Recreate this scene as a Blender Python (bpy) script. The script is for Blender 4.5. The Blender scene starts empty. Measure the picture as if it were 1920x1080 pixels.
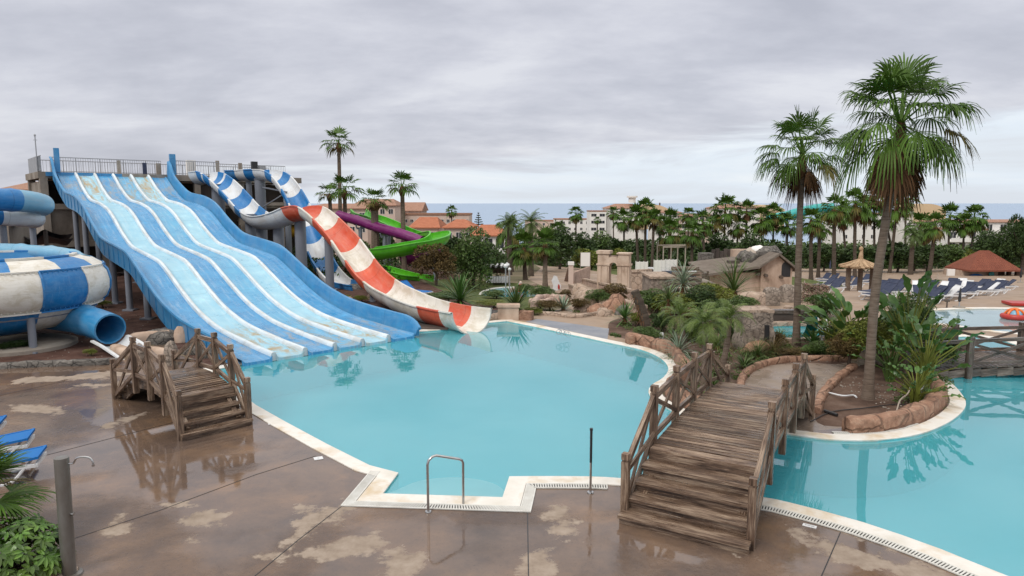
import bpy, math, random
import numpy as np
from mathutils import Vector, Matrix, noise
from mathutils.geometry import delaunay_2d_cdt
R=math.radians
SC=bpy.context.scene; COL=SC.collection
# ------------------------------------------------ camera, sky, sun, exposure
CAMH=5.0; FPX=1280.0; TILT=math.atan(160/FPX)
cam=bpy.data.objects.new('camera',bpy.data.cameras.new('camera')); COL.objects.link(cam)
cam.location=(0,0,CAMH); cam.rotation_euler=(math.pi/2-TILT,0,0)
cam.data.sensor_width=36; cam.data.lens=24.0; cam.data.clip_start=0.1; cam.data.clip_end=120000
SC.camera=cam
SC.view_settings.view_transform='Standard'; SC.view_settings.look='None'
SC.view_settings.exposure=0.15; SC.view_settings.gamma=1
W=bpy.data.worlds.new('World'); SC.world=W; W.use_nodes=True
SUN_EL,SUN_AZ=R(48),R(215)
def N(nt,t,**k):
    n=nt.nodes.new(t)
    for a,b in k.items():
        if a=='inp':
            for i,v in b.items(): n.inputs[i].default_value=v
        else: setattr(n,a,b)
    return n
def L(nt,a,b): nt.links.new(a,b)
def math_(nt,op,a,b=None,clamp=False):
    n=N(nt,'ShaderNodeMath',operation=op,use_clamp=clamp)
    for i,v in enumerate((a,b)):
        if v is None: continue
        if isinstance(v,(int,float)): n.inputs[i].default_value=v
        else: L(nt,v,n.inputs[i])
    return n.outputs[0]
def ramp(nt,f,stops,interp='LINEAR'):
    n=N(nt,'ShaderNodeValToRGB'); cr=n.color_ramp; cr.interpolation=interp
    while len(cr.elements)>1: cr.elements.remove(cr.elements[-1])
    for i,(p,c) in enumerate(stops):
        e=cr.elements[0] if i==0 else cr.elements.new(p)
        e.position=p; c=(c,c,c) if isinstance(c,(int,float)) else c; e.color=(*c,1)
    L(nt,f,n.inputs[0]); return n.outputs[0]
def mixc(nt,f,a,b,blend='MIX'):
    n=N(nt,'ShaderNodeMix',data_type='RGBA',blend_type=blend)
    for s,v in ((0,f),(6,a),(7,b)):
        if isinstance(v,(int,float)): n.inputs[s].default_value=v
        elif isinstance(v,tuple): n.inputs[s].default_value=(*v,1)
        else: L(nt,v,n.inputs[s])
    return n.outputs[2]
def noise_(nt,vec,scale,detail=4,rough=.55,dist=0):
    n=N(nt,'ShaderNodeTexNoise',inp={'Scale':scale,'Detail':detail,'Roughness':rough,'Distortion':dist})
    if vec is not None: L(nt,vec,n.inputs['Vector'])
    return n.outputs['Fac']
def sky():
    nt=W.node_tree; nt.nodes.clear()
    out=N(nt,'ShaderNodeOutputWorld')
    st=N(nt,'ShaderNodeTexSky',sky_type='NISHITA'); st.sun_disc=False
    st.sun_elevation=SUN_EL; st.sun_rotation=SUN_AZ; st.air_density=1; st.dust_density=2
    b1=N(nt,'ShaderNodeBackground',inp={'Strength':.08}); L(nt,st.outputs[0],b1.inputs[0])
    tc=N(nt,'ShaderNodeTexCoord'); sp=N(nt,'ShaderNodeSeparateXYZ'); L(nt,tc.outputs['Generated'],sp.inputs[0])
    z=sp.outputs[2]
    # cloud deck: direction projected on a flat layer high above
    zz=math_(nt,'ADD',math_(nt,'MAXIMUM',z,0.0),.24)
    px=math_(nt,'DIVIDE',sp.outputs[0],zz); py=math_(nt,'DIVIDE',sp.outputs[1],zz)
    cb=N(nt,'ShaderNodeCombineXYZ'); L(nt,px,cb.inputs[0]); L(nt,py,cb.inputs[1])
    mp=N(nt,'ShaderNodeMapping'); mp.inputs['Scale'].default_value=(.8,1.25,1); mp.inputs['Rotation'].default_value=(0,0,R(-14)); mp.inputs['Location'].default_value=(3.1,1.7,0); L(nt,cb.outputs[0],mp.inputs[0])
    n1=noise_(nt,mp.outputs[0],1.5,5,.5,.4); n2=noise_(nt,mp.outputs[0],6.0,5,.6)
    f=math_(nt,'ADD',math_(nt,'MULTIPLY',n1,.72),math_(nt,'MULTIPLY',n2,.28))
    cl=ramp(nt,f,[(.32,(.475,.488,.555)),(.44,(.55,.562,.63)),(.53,(.625,.635,.70)),(.64,(.725,.735,.785))])
    # thin bright band above the sea where the layer breaks up
    cb2=N(nt,'ShaderNodeCombineXYZ'); L(nt,sp.outputs[0],cb2.inputs[0]); L(nt,sp.outputs[1],cb2.inputs[1]); L(nt,math_(nt,'MULTIPLY',z,9),cb2.inputs[2])
    n3=noise_(nt,cb2.outputs[0],2.0,7,.6,.5)
    edge=math_(nt,'ADD',math_(nt,'ADD',math_(nt,'MULTIPLY',math_(nt,'SUBTRACT',n3,.5),.16),.066),math_(nt,'MULTIPLY',sp.outputs[0],.095))
    t=math_(nt,'MULTIPLY',math_(nt,'SUBTRACT',edge,z),34,True)
    t=math_(nt,'ADD',t,.5,True) if False else t
    lowc=ramp(nt,n3,[(.38,(.70,.745,.81)),(.5,(.75,.82,.90)),(.62,(.82,.87,.92))])
    c=mixc(nt,t,cl,lowc)
    # overcast sky brightens towards the zenith
    br=math_(nt,'ADD',1.0,math_(nt,'MULTIPLY',math_(nt,'MULTIPLY',math_(nt,'SUBTRACT',z,.30,),1.5,True),1.15))
    zen=math_(nt,'MULTIPLY',math_(nt,'SUBTRACT',z,.30),2.5,True); c=mixc(nt,zen,c,(.69,.66,.62))
    b2=N(nt,'ShaderNodeBackground'); L(nt,c,b2.inputs[0]); L(nt,br,b2.inputs[1])
    mx=N(nt,'ShaderNodeMixShader',inp={0:.9}); L(nt,b1.outputs[0],mx.inputs[1]); L(nt,b2.outputs[0],mx.inputs[2]); L(nt,mx.outputs[0],out.inputs[0])
sky()
sl=bpy.data.lights.new('sun','SUN'); sl.energy=1.5; sl.angle=R(16); sl.color=(1,.96,.9)
so=bpy.data.objects.new('sun',sl); COL.objects.link(so)
sd=Vector((math.sin(SUN_AZ)*math.cos(SUN_EL),math.cos(SUN_AZ)*math.cos(SUN_EL),math.sin(SUN_EL)))
so.rotation_euler=sd.to_track_quat('Z','Y').to_euler(); so.location=(0,0,60)
# ------------------------------------------------ measuring helpers
def ray(px,py):
    x=(px-960)/FPX; y=-(py-540)/FPX; c,s=math.cos(TILT),math.sin(TILT)
    return np.array([x,c+y*s,-s+y*c])
def G(px,py,z=0.0):
    r=ray(px,py); k=(z-CAMH)/r[2]; return np.array([r[0]*k,r[1]*k,z])
def PY(px,py,Y):
    r=ray(px,py); k=Y/r[1]; return np.array([r[0]*k,Y,CAMH+r[2]*k])
def pxm(Y): return FPX/Y*1.0
def sst(x): x=min(1,max(0,x)); return x*x*(3-2*x)
PB=(-.15,52.0,-2.05,2.9,5.2)   # little round pool: x y z rx ry
def T0(x,y):
    k0=np.interp(x,[-9,-2,5,12,20],[55,31,30,36,36]); s=np.interp(x,[-5,4,14],[.09,.09,.12])
    d=max(0,y-k0); z=-6.2*(1-math.exp(-(s*d/6.2)**1.15*1.15)) if d>0 else 0
    z-=.03*min(max(y-95,0),105); z-=.068*max(0,y-200); return z
def T(x,y):
    z=T0(x,y); q=math.hypot((x-PB[0])/PB[3],(y-PB[1])/PB[4]); w=1-sst((q-1.15)/.7)
    return z*(1-w)+(PB[2]+.04)*w
def GT(px,py):
    r=ray(px,py); Y=5.0; last=None
    while Y<1500:
        k=Y/r[1]; z=CAMH+r[2]*k; x=r[0]*k
        if z<T(x,Y): break
        Y+= .1 if Y<120 else 1
    return np.array([x,Y,T(x,Y)])
# ------------------------------------------------ mesh builder
class MB:
    def __init__(s): s.v=[];s.f=[];s.m=[];s.uv=[];s.n=0;s.mi=0;s.off=0
    def add(s,V,F,UV=None,mi=None):
        V=np.asarray(V,float); s.v.append(V)
        for i,fa in enumerate(F):
            s.f.append(tuple(int(a)+s.n for a in fa)); s.m.append(s.mi if mi is None else (mi[i] if hasattr(mi,'__len__') else mi))
            if UV is None: s.uv.extend([(0,0)]*len(fa))
            else: s.uv.extend(UV[i])
        s.n+=len(V); return s
    def beam(s,p,q,w,h,up=(0,0,1),shift=(0,0)):
        "box from p to q, w wide, h high, with uv running along it"
        p=Vector(p);q=Vector(q);d=q-p;Ln=d.length
        if Ln<1e-6: return s
        d/=Ln;u=Vector(up);sd=d.cross(u)
        if sd.length<1e-4: sd=d.cross(Vector((1,0,0)))
        sd.normalize();u=sd.cross(d)
        o=sd*shift[0]+u*shift[1];V=[]
        for e in (p,q):
            for a,b in ((-1,-1),(1,-1),(1,1),(-1,1)): V.append(e+o+sd*(a*w/2)+u*(b*h/2))
        F=[(0,1,5,4),(1,2,6,5),(2,3,7,6),(3,0,4,7),(3,2,1,0),(4,5,6,7)]
        r=random.random()*40;r2=random.random()*40;UV=[]
        for i in range(4):
            x=w if i%2==0 else h
            UV.append([(r,r2+i),(r,r2+i+x),(r+Ln,r2+i+x),(r+Ln,r2+i)])
        UV+= [[(r,r2),(r+h*.2,r2),(r+h*.2,r2+w),(r,r2+w)]]*2
        return s.add([tuple(a) for a in V],F,UV)
    def box(s,c,sx,sy,sz,rz=0,bev=0):
        "box: c is the centre of the base"
        d=Vector((math.cos(rz),math.sin(rz),0)); c=Vector(c)+Vector((0,0,sz/2))
        return s.beam(c-d*sx/2,c+d*sx/2,sy,sz)
    def grid(s,P,closeu=False,closev=False,uv=None,mis=None,flip=False):
        "P[i][j] points"
        P=np.asarray(P,float);a,b=P.shape[:2];F=[];UV=[];MI=[]
        for i in range(a if closeu else a-1):
            for j in range(b if closev else b-1):
                q=[(i,j),(i+1,j),(i+1,j+1),(i,j+1)]
                if flip:q=q[::-1]
                F.append([(x%a)*b+(y%b) for x,y in q])
                if uv is not None: UV.append([uv(x,y) for x,y in q])
                MI.append(s.mi if mis is None else mis(i,j))
        return s.add(P.reshape(-1,3),F,UV if uv is not None else None,MI)
    def tube(s,path,r,n=8,caps=True,uvs=True,mis=None,closed=False):
        path=[Vector(p) for p in path];k=len(path);rr=r if hasattr(r,'__len__') else [r]*k
        fr=frames(path);P=[];al=[0]
        for i in range(1,k): al.append(al[-1]+(path[i]-path[i-1]).length)
        for i in range(k):
            t,a,b=fr[i]
            P.append([tuple(path[i]+(a*math.cos(2*math.pi*j/n)+b*math.sin(2*math.pi*j/n))*rr[i]) for j in range(n)])
        o=random.random()*20
        s.grid(P,closev=True,uv=(lambda x,y:(al[x]+o,y/n)),mis=mis)
        if caps:
            s.add(P[0],[tuple(range(n))]);s.add(P[-1],[tuple(range(n))[::-1]])
        return s
    def lathe(s,prof,c=(0,0,0),n=24,mis=None,arc=(0,2*math.pi)):
        full=abs(arc[1]-arc[0]-2*math.pi)<1e-6;m=n if full else n+1
        P=[[(c[0]+r*math.cos(arc[0]+(arc[1]-arc[0])*j/n),c[1]+r*math.sin(arc[0]+(arc[1]-arc[0])*j/n),c[2]+z) for j in range(m)] for r,z in prof]
        return s.grid(P,closev=full,mis=mis,flip=True,uv=lambda x,y:(x,y/n))
    def prism(s,poly,z0,z1):
        "poly: ccw xy list"
        n=len(poly);V=[(p[0],p[1],z0) for p in poly]+[(p[0],p[1],z1) for p in poly]
        F=[tuple(range(n))[::-1],tuple(range(n,2*n))]+[(i,(i+1)%n,(i+1)%n+n,i+n) for i in range(n)]
        return s.add(V,F)
    def blob(s,c,rx,ry,rz,seed=0,amp=.25,fr=1.2,n=10,m=8,cut=-.35):
        P=[];o=Vector((seed*7.3,seed*3.1,seed*1.7))
        for i in range(m+1):
            ph=math.pi*i/m;row=[]
            for j in range(n*2):
                th=math.pi*j/n;d=Vector((math.sin(ph)*math.cos(th),math.sin(ph)*math.sin(th),math.cos(ph)))
                k=1+amp*noise.noise(d*fr+o)+amp*.35*noise.noise(d*fr*3+o);z=max(d.z*k,cut)
                row.append((c[0]+d.x*k*rx,c[1]+d.y*k*ry,c[2]+z*rz))
            P.append(row)
        return s.grid(P,closev=True,uv=lambda x,y:(x*.2,y*.2))
    def build(s,name,mats,parent=None,smooth=False,origin=None):
        V=np.concatenate(s.v) if s.v else np.zeros((0,3))
        if parent is not None: off=WL[parent.name]
        elif origin is not None: off=Vector(origin)
        elif len(V): off=Vector(((V[:,0].min()+V[:,0].max())/2,(V[:,1].min()+V[:,1].max())/2,V[:,2].min()))
        V=V-np.array(off)
        me=bpy.data.meshes.new(name); me.from_pydata(V.tolist(),[],s.f)
        if not isinstance(mats,(list,tuple)): mats=[mats]
        for m in mats: me.materials.append(m)
        me.polygons.foreach_set('material_index',s.m)
        uvl=me.uv_layers.new(name='UVMap'); uvl.data.foreach_set('uv',[c for t in s.uv for c in t])
        if smooth:
            me.polygons.foreach_set('use_smooth',[True]*len(s.f))
            try: me.set_sharp_from_angle(angle=R(40 if smooth is True else smooth))
            except Exception: pass
        me.update()
        o=bpy.data.objects.new(name,me); COL.objects.link(o)
        if parent is not None: o.parent=parent; WL[o.name]=off
        else: o.location=off; WL[o.name]=off
        return o
WL={}
def frames(path):
    k=len(path);T_=[]
    for i in range(k):
        t=path[min(i+1,k-1)]-path[max(i-1,0)];T_.append(t.normalized())
    up=Vector((0,0,1)) if abs(T_[0].z)<.95 else Vector((1,0,0))
    a=(up-T_[0]*up.dot(T_[0])).normalized();out=[]
    for t in T_:
        a=(a-t*a.dot(t)).normalized();out.append((t,a,t.cross(a)))
    return out
def smooth_path(pts,step=.3):
    "Catmull-Rom through points, resampled"
    P=[np.array(p,float) for p in pts];P=[2*P[0]-P[1]]+P+[2*P[-1]-P[-2]];out=[]
    for i in range(1,len(P)-2):
        a,b,c,d=P[i-1:i+3];n=max(2,int(np.linalg.norm(c-b)/step))
        for k in range(n):
            t=k/n;out.append(.5*((2*b)+(c-a)*t+(2*a-5*b+4*c-d)*t*t+(3*b-a-3*c+d)*t**3))
    out.append(P[-2]);return out
def tag(o,label=None,cat=None,group=None,kind=None):
    if label:o['label']=label
    if cat:o['category']=cat
    if group:o['group']=group
    if kind:o['kind']=kind
    return o
def thing(name,label,cat,loc,group=None,kind=None):
    o=bpy.data.objects.new(name,None);COL.objects.link(o);o.empty_display_size=.2;o.location=tuple(loc)
    WL[o.name]=Vector(loc);return tag(o,label,cat,group,kind)
def clone(o,parent=None,loc=None,rz=None,sc=None,label=None,group=None):
    c=o.copy();COL.objects.link(c);c.parent=parent
    if loc is not None:c.location=tuple(loc)
    if rz is not None:c.rotation_euler=(0,0,rz)
    if sc is not None:c.scale=(sc,sc,sc) if isinstance(sc,(int,float)) else sc
    if label:c['label']=label
    if group:c['group']=group
    WL[c.name]=Vector(c.location)
    for ch in list(o.children): clone(ch,c)
    return c
# ------------------------------------------------ materials
def newmat(name):
    m=bpy.data.materials.new(name);m.use_nodes=True;nt=m.node_tree;nt.nodes.clear()
    out=N(nt,'ShaderNodeOutputMaterial');p=N(nt,'ShaderNodeBsdfPrincipled');L(nt,p.outputs[0],out.inputs[0]);return m,nt,p,out
def coord(nt,kind='Object',scale=(1,1,1)):
    tc=N(nt,'ShaderNodeTexCoord');mp=N(nt,'ShaderNodeMapping');mp.inputs['Scale'].default_value=scale
    L(nt,tc.outputs[kind],mp.inputs[0]);return mp.outputs[0]
def wpos(nt,scale=(1,1,1)):
    g=N(nt,'ShaderNodeNewGeometry');mp=N(nt,'ShaderNodeMapping');mp.inputs['Scale'].default_value=scale
    L(nt,g.outputs['Position'],mp.inputs[0]);return mp.outputs[0]
def bump_(nt,p,h,dist,strength=1.0):
    b=N(nt,'ShaderNodeBump',inp={'Strength':strength,'Distance':dist});L(nt,h,b.inputs['Height']);L(nt,b.outputs[0],p.inputs['Normal'])
def mat(name,c1,c2=None,scale=2.0,rough=.7,bump=0,bscale=None,kind='Object',stretch=(1,1,1),metal=0,island=0,spec=None,c3=None,rr=None,detail=5,trans=0):
    m,nt,p,out=newmat(name);v=coord(nt,kind,stretch)
    f=noise_(nt,v,scale,detail,.6)
    c2=c2 or tuple(x*.8 for x in c1)
    st=[(.33,c1),(.67,c2)] if c3 is None else [(.3,c1),(.5,c2),(.7,c3)]
    c=ramp(nt,f,st)
    if island:
        g=N(nt,'ShaderNodeNewGeometry');rv=math_(nt,'ADD',math_(nt,'MULTIPLY',g.outputs['Random Per Island'],2*island),1-island)
        cc=N(nt,'ShaderNodeCombineXYZ')
        for i in range(3):L(nt,rv,cc.inputs[i])
        c=mixc(nt,1.0,c,cc.outputs[0],'MULTIPLY')
    L(nt,c,p.inputs['Base Color']);p.inputs['Roughness'].default_value=rough;p.inputs['Metallic'].default_value=metal
    p.inputs['Specular IOR Level'].default_value=spec if spec is not None else (.25 if rough>.55 else .5)
    if rr:
        L(nt,ramp(nt,noise_(nt,v,scale*1.7,3),[(.35,rr[0]),(.65,rr[1])]),p.inputs['Roughness'])
    if bump:
        bump_(nt,p,noise_(nt,v,bscale or scale*4,5,.65),bump)
    if trans:
        tr=N(nt,'ShaderNodeBsdfTranslucent');L(nt,c,tr.inputs[0]);mx=N(nt,'ShaderNodeMixShader',inp={0:trans})
        L(nt,p.outputs[0],mx.inputs[1]);L(nt,tr.outputs[0],mx.inputs[2]);L(nt,mx.outputs[0],out.inputs[0])
    return m
def m_wood(name,dark,mid,light,wet=.45):
    m,nt,p,out=newmat(name);v=coord(nt,'UV',(1.2,22,1));v2=coord(nt,'UV',(.5,2.5,1))
    f=noise_(nt,v,2.0,6,.7,.4);g=noise_(nt,v2,2.2,4,.6)
    ff=math_(nt,'ADD',math_(nt,'MULTIPLY',f,.55),math_(nt,'MULTIPLY',g,.45))
    c=ramp(nt,ff,[(.40,dark),(.49,mid),(.57,light),(.68,tuple(min(1,x*1.5) for x in light))])
    ge=N(nt,'ShaderNodeNewGeometry');rv=math_(nt,'ADD',math_(nt,'MULTIPLY',ge.outputs['Random Per Island'],.75),.6)
    cc=N(nt,'ShaderNodeCombineXYZ')
    for i in range(3):L(nt,rv,cc.inputs[i])
    c=mixc(nt,1.0,c,cc.outputs[0],'MULTIPLY');L(nt,c,p.inputs['Base Color'])
    L(nt,ramp(nt,noise_(nt,wpos(nt),1.7,3),[(.42,wet*.45),(.6,wet+.25)]),p.inputs['Roughness'])
    bump_(nt,p,f,.012);return m
def m_water(name,tint,depthmix,ior=1.95,rip=.003):
    m,nt,p,out=newmat(name);nt.nodes.remove(p)
    gl=N(nt,'ShaderNodeBsdfGlossy',inp={'Roughness':.018,'Color':(.97,.98,1,1)})
    tr=N(nt,'ShaderNodeBsdfTransparent',inp={'Color':(*tint,1)})
    di=N(nt,'ShaderNodeBsdfDiffuse',inp={'Color':(*depthmix[:3],1)})
    m1=N(nt,'ShaderNodeMixShader',inp={0:depthmix[3]});L(nt,tr.outputs[0],m1.inputs[1]);L(nt,di.outputs[0],m1.inputs[2])
    fr=N(nt,'ShaderNodeFresnel',inp={'IOR':ior});m2=N(nt,'ShaderNodeMixShader')
    L(nt,fr.outputs[0],m2.inputs[0]);L(nt,m1.outputs[0],m2.inputs[1]);L(nt,gl.outputs[0],m2.inputs[2]);L(nt,m2.outputs[0],out.inputs[0])
    v=wpos(nt,(1,1,1));b=N(nt,'ShaderNodeBump',inp={'Strength':1,'Distance':rip});h=math_(nt,'ADD',noise_(nt,v,.9,2,.5),math_(nt,'MULTIPLY',noise_(nt,v,4,2,.5),.12))
    L(nt,h,b.inputs['Height']);L(nt,b.outputs[0],gl.inputs['Normal']);return m
def m_fiber(name,c1,c2,stain=0,stc=(.42,.30,.12),rough=.28,runs=None):
    "painted fibreglass; uv: u metres along, v metres across"
    m,nt,p,out=newmat(name);v=coord(nt,'UV',(1,1,1));vs=coord(nt,'UV',(.22,3.4,1))
    f=noise_(nt,v,1.3,6,.7);c=ramp(nt,f,[(.32,c1),(.6,c2),(.72,tuple(min(1,x*1.25) for x in c2))])
    f2=noise_(nt,vs,3,7,.75);c=mixc(nt,ramp(nt,f2,[(.5,0),(.62,.16 if 'lane' in name else .05),(.7,.35 if 'lane' in name else .12)]),c,(.72,.80,.84))
    if stain:
        f3=noise_(nt,coord(nt,'UV',(.5,1.8,1)),1.5,8,.72,.6);s=ramp(nt,f3,[(.46,0),(.60,1)])
        if runs:
            sp=N(nt,'ShaderNodeSeparateXYZ');L(nt,v,sp.inputs[0]);msk=None
            for a,b in runs:
                w=(b-a)/2;q=math_(nt,'SUBTRACT',1.0,math_(nt,'DIVIDE',math_(nt,'ABSOLUTE',math_(nt,'SUBTRACT',sp.outputs[0],(a+b)/2)),w),True)
                q=math_(nt,'MULTIPLY',q,1.6,True);msk=q if msk is None else math_(nt,'MAXIMUM',msk,q)
            s=math_(nt,'MULTIPLY',s,math_(nt,'ADD',math_(nt,'MULTIPLY',msk,.95),.05))
        s=math_(nt,'MULTIPLY',s,stain);c=mixc(nt,s,c,stc)
    sx=N(nt,'ShaderNodeSeparateXYZ');L(nt,v,sx.inputs[0]);sm=ramp(nt,math_(nt,'FRACT',math_(nt,'DIVIDE',sx.outputs[0],2.35)),[(0,1),(.006,1),(.014,0)]);c=mixc(nt,math_(nt,'MULTIPLY',sm,.45),c,tuple(x*.35 for x in c1))
    L(nt,c,p.inputs['Base Color']);L(nt,ramp(nt,f,[(.35,rough),(.65,rough+.22)]),p.inputs['Roughness'])
    bump_(nt,p,noise_(nt,v,3,3),.004);return m
def m_rock(name,c1,c2,c3,scale=1.6,crack=2.2,bump=.05,ck=.55):
    m,nt,p,out=newmat(name);v=coord(nt);f=noise_(nt,v,scale*2,8,.7)
    vo=N(nt,'ShaderNodeTexVoronoi',feature='DISTANCE_TO_EDGE',inp={'Scale':crack});nv=N(nt,'ShaderNodeTexNoise',inp={'Scale':crack,'Detail':3})
    L(nt,v,nv.inputs['Vector']);va=N(nt,'ShaderNodeVectorMath',operation='ADD');L(nt,v,va.inputs[0])
    vm=N(nt,'ShaderNodeVectorMath',operation='SCALE',inp={3:.35});L(nt,nv.outputs['Color'],vm.inputs[0]);L(nt,vm.outputs[0],va.inputs[1]);L(nt,va.outputs[0],vo.inputs['Vector'])
    e=ramp(nt,vo.outputs['Distance'],[(0,0),(.05,1)]);c=ramp(nt,f,[(.3,c1),(.5,c2),(.68,c3)]);gr=noise_(nt,v,.9,6,.75);c=mixc(nt,ramp(nt,gr,[(.5,0),(.66,.6)]),c,tuple(x*.5 for x in c1))
    c=mixc(nt,math_(nt,'MULTIPLY',math_(nt,'SUBTRACT',1.0,e),ck),c,tuple(x*.45 for x in c1));L(nt,c,p.inputs['Base Color']);p.inputs['Roughness'].default_value=.8
    h=math_(nt,'ADD',math_(nt,'MULTIPLY',e,.6),f);bump_(nt,p,h,bump);return m
def m_tiles(name,c1,c2,rows=.33):
    "terracotta roof: uv u across, v up the slope"
    m,nt,p,out=newmat(name);v=coord(nt,'UV');sp=N(nt,'ShaderNodeSeparateXYZ');L(nt,v,sp.inputs[0])
    a=math_(nt,'SINE',math_(nt,'MULTIPLY',sp.outputs[0],2*math.pi/.25));b=math_(nt,'FRACT',math_(nt,'DIVIDE',sp.outputs[1],rows))
    f=noise_(nt,v,.9,6,.7);c=ramp(nt,f,[(.3,c1),(.7,c2)])
    g=ramp(nt,noise_(nt,v,8,3,.6),[(.35,.75),(.65,1.1)]);c=mixc(nt,1.0,c,g,'MULTIPLY');L(nt,c,p.inputs['Base Color']);p.inputs['Roughness'].default_value=.85
    bump_(nt,p,math_(nt,'ADD',a,b),.04);return m
MT={}
MT['wood']=m_wood('weathered_wood',(.035,.021,.014),(.125,.078,.052),(.27,.20,.145),.38)
MT['wood_dark']=m_wood('wet_dark_wood',(.035,.026,.02),(.085,.062,.048),(.15,.12,.10),.3)
MT['lane_blue']=m_fiber('lane_blue',(.018,.20,.44),(.055,.285,.54),.7,(.30,.27,.22),.2,[(0,5),(26,32)])
MT['lane_pale']=m_fiber('lane_pale',(.20,.46,.62),(.32,.56,.68),1.0,(.36,.26,.12),.25,[(-1,6),(26,33)])
MT['lane_mid']=m_fiber('lane_mid',(.055,.28,.51),(.11,.37,.58),1.0,(.28,.25,.18),.22,[(-1,6),(25,33)])
MT['white_fiber']=m_fiber('white_fiber',(.70,.72,.74),(.60,.63,.66),.35,(.42,.36,.28))
MT['cream_fiber']=m_fiber('cream_fiber',(.74,.72,.67),(.64,.62,.57),.5,(.42,.36,.24))
MT['ridge']=m_fiber('ridge_white',(.55,.66,.74),(.66,.73,.77),.4,(.35,.30,.22))
MT['red_fiber']=m_fiber('red_fiber',(.52,.055,.018),(.60,.10,.045),.25,(.55,.30,.22))
MT['blue_fiber']=m_fiber('deep_blue_fiber',(.003,.125,.36),(.006,.17,.44),.15,(.25,.4,.55))
MT['wall_blue']=m_fiber('side_wall_blue',(.016,.17,.39),(.035,.24,.48),.3,(.18,.33,.5))
MT['paleblue_fiber']=m_fiber('pale_blue_fiber',(.13,.34,.50),(.18,.40,.56),.3,(.3,.35,.4))
MT['green_fiber']=m_fiber('green_fiber',(.06,.36,.01),(.10,.46,.015),.2,(.05,.2,.02))
MT['purple_fiber']=m_fiber('purple_fiber',(.13,.006,.09),(.18,.012,.13),.2,(.15,.02,.12))
MT['yellow_fiber']=m_fiber('yellow_fiber',(.50,.27,.01),(.58,.33,.02),.2,(.3,.15,.02))
MT['teal_fiber']=m_fiber('teal_fiber',(.01,.30,.30),(.02,.38,.37),.1)
MT['under']=mat('slide_underside',(.09,.10,.12),(.05,.055,.07),2,.7)
MT['post']=mat('grey_steel_paint',(.22,.24,.28),(.17,.185,.22),1.5,.5,stretch=(1,1,.25))
MT['steel']=mat('stainless_steel',(.60,.60,.60),(.42,.41,.40),6,.22,metal=1)
MT['galv']=mat('galvanised_steel',(.23,.23,.22),(.10,.075,.055),2.2,.42,metal=.45,stretch=(1,1,.35),rr=(.3,.6))
MT['black']=mat('black_plastic',(.015,.015,.017),(.025,.025,.028),4,.4)
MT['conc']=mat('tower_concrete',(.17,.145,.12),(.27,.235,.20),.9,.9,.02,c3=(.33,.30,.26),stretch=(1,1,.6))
MT['conc_dark']=mat('dark_concrete',(.055,.045,.04),(.11,.09,.078),.8,.9,.02,stretch=(1,1,.4))  # darker concrete tone, for the tower's back and lower walls among others
MT['rail']=mat('grey_rail',(.33,.34,.36),(.25,.26,.28),3,.5)
MT['coping']=mat('pool_coping',(.62,.59,.53),(.72,.70,.66),1.4,.6,.006,20,c3=(.55,.44,.30),kind='Object')
MT['basin']=mat('basin_paint',(.10,.62,.70),(.16,.70,.77),.25,.6)
MT['step']=mat('step_paint',(.82,.88,.88),(.78,.86,.86),1,.6)
MT['grate']=mat('white_grate',(.66,.66,.63),(.55,.54,.50),5,.5)
MT['rockred']=m_rock('sandstone_rock',(.20,.105,.065),(.34,.19,.125),(.46,.30,.21),2.2,1.5,.09,.32)
MT['rockgrey']=m_rock('lava_rock',(.07,.062,.056),(.13,.118,.105),(.24,.22,.20),2.2,3,.06)
MT['rocktan']=m_rock('tan_stone',(.28,.20,.15),(.40,.30,.23),(.50,.40,.32),2.0,2.4,.06,.22)
MT['masonry']=m_rock('rubble_masonry',(.17,.135,.11),(.27,.22,.18),(.38,.32,.27),2.2,4.5,.05)
MT['pinkwall']=m_rock('pink_block_wall',(.36,.24,.19),(.44,.32,.26),(.52,.41,.34),1.4,3.2,.03,.45)
MT['soil']=mat('red_soil',(.045,.022,.017),(.085,.043,.032),1.6,.95,.05,7,c3=(.12,.07,.055))
MT['soilbrown']=mat('brown_soil',(.06,.036,.026),(.11,.068,.05),1.4,.95,.05,6,c3=(.16,.11,.085))
MT['gravel']=mat('dark_gravel',(.02,.02,.02),(.06,.055,.055),9,.9,.04,20,c3=(.13,.12,.12))
MT['lawn']=mat('lawn_ground',(.055,.075,.02),(.09,.115,.035),1.2,.95,.04,14,c3=(.14,.12,.05))
MT['ground']=mat('dry_ground',(.07,.075,.035),(.13,.11,.065),.12,.95,.05,2,c3=(.2,.16,.11))
MT['plaza']=mat('tan_paving',(.245,.175,.125),(.315,.235,.175),.35,.75,.006,8,c3=(.20,.145,.105),rr=(.45,.8))
MT['bluepaint']=mat('blue_grey_paint',(.15,.165,.20),(.20,.215,.25),.9,.5,c3=(.28,.28,.29))
MT['wallwhite']=mat('white_render',(.80,.78,.75),(.72,.70,.67),.4,.85)
MT['wallcream']=mat('cream_render',(.62,.48,.31),(.56,.43,.27),.3,.85)
MT['wallpink']=mat('pink_render',(.62,.49,.42),(.54,.42,.36),.3,.85)
MT['glass']=mat('dark_glass',(.03,.035,.045),(.05,.05,.06),.6,.15)
MT['shade']=mat('brown_door',(.10,.055,.035),(.07,.04,.03),2,.6)
MT['roof']=m_tiles('terracotta_tiles',(.42,.13,.06),(.56,.21,.11))
MT['roofdull']=m_tiles('faded_tiles',(.36,.19,.13),(.46,.27,.19))
MT['plaster']=mat('stained_plaster',(.24,.16,.115),(.45,.335,.26),1.1,.9,.04,4,c3=(.56,.44,.35),stretch=(1,1,.45))
MT['shingle']=mat('grey_shingle',(.13,.105,.085),(.19,.16,.135),3,.9,.03)
MT['green1']=mat('palm_green',(.040,.092,.010),(.075,.14,.018),1.5,.55,island=.35,spec=.22,trans=.15)
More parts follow.
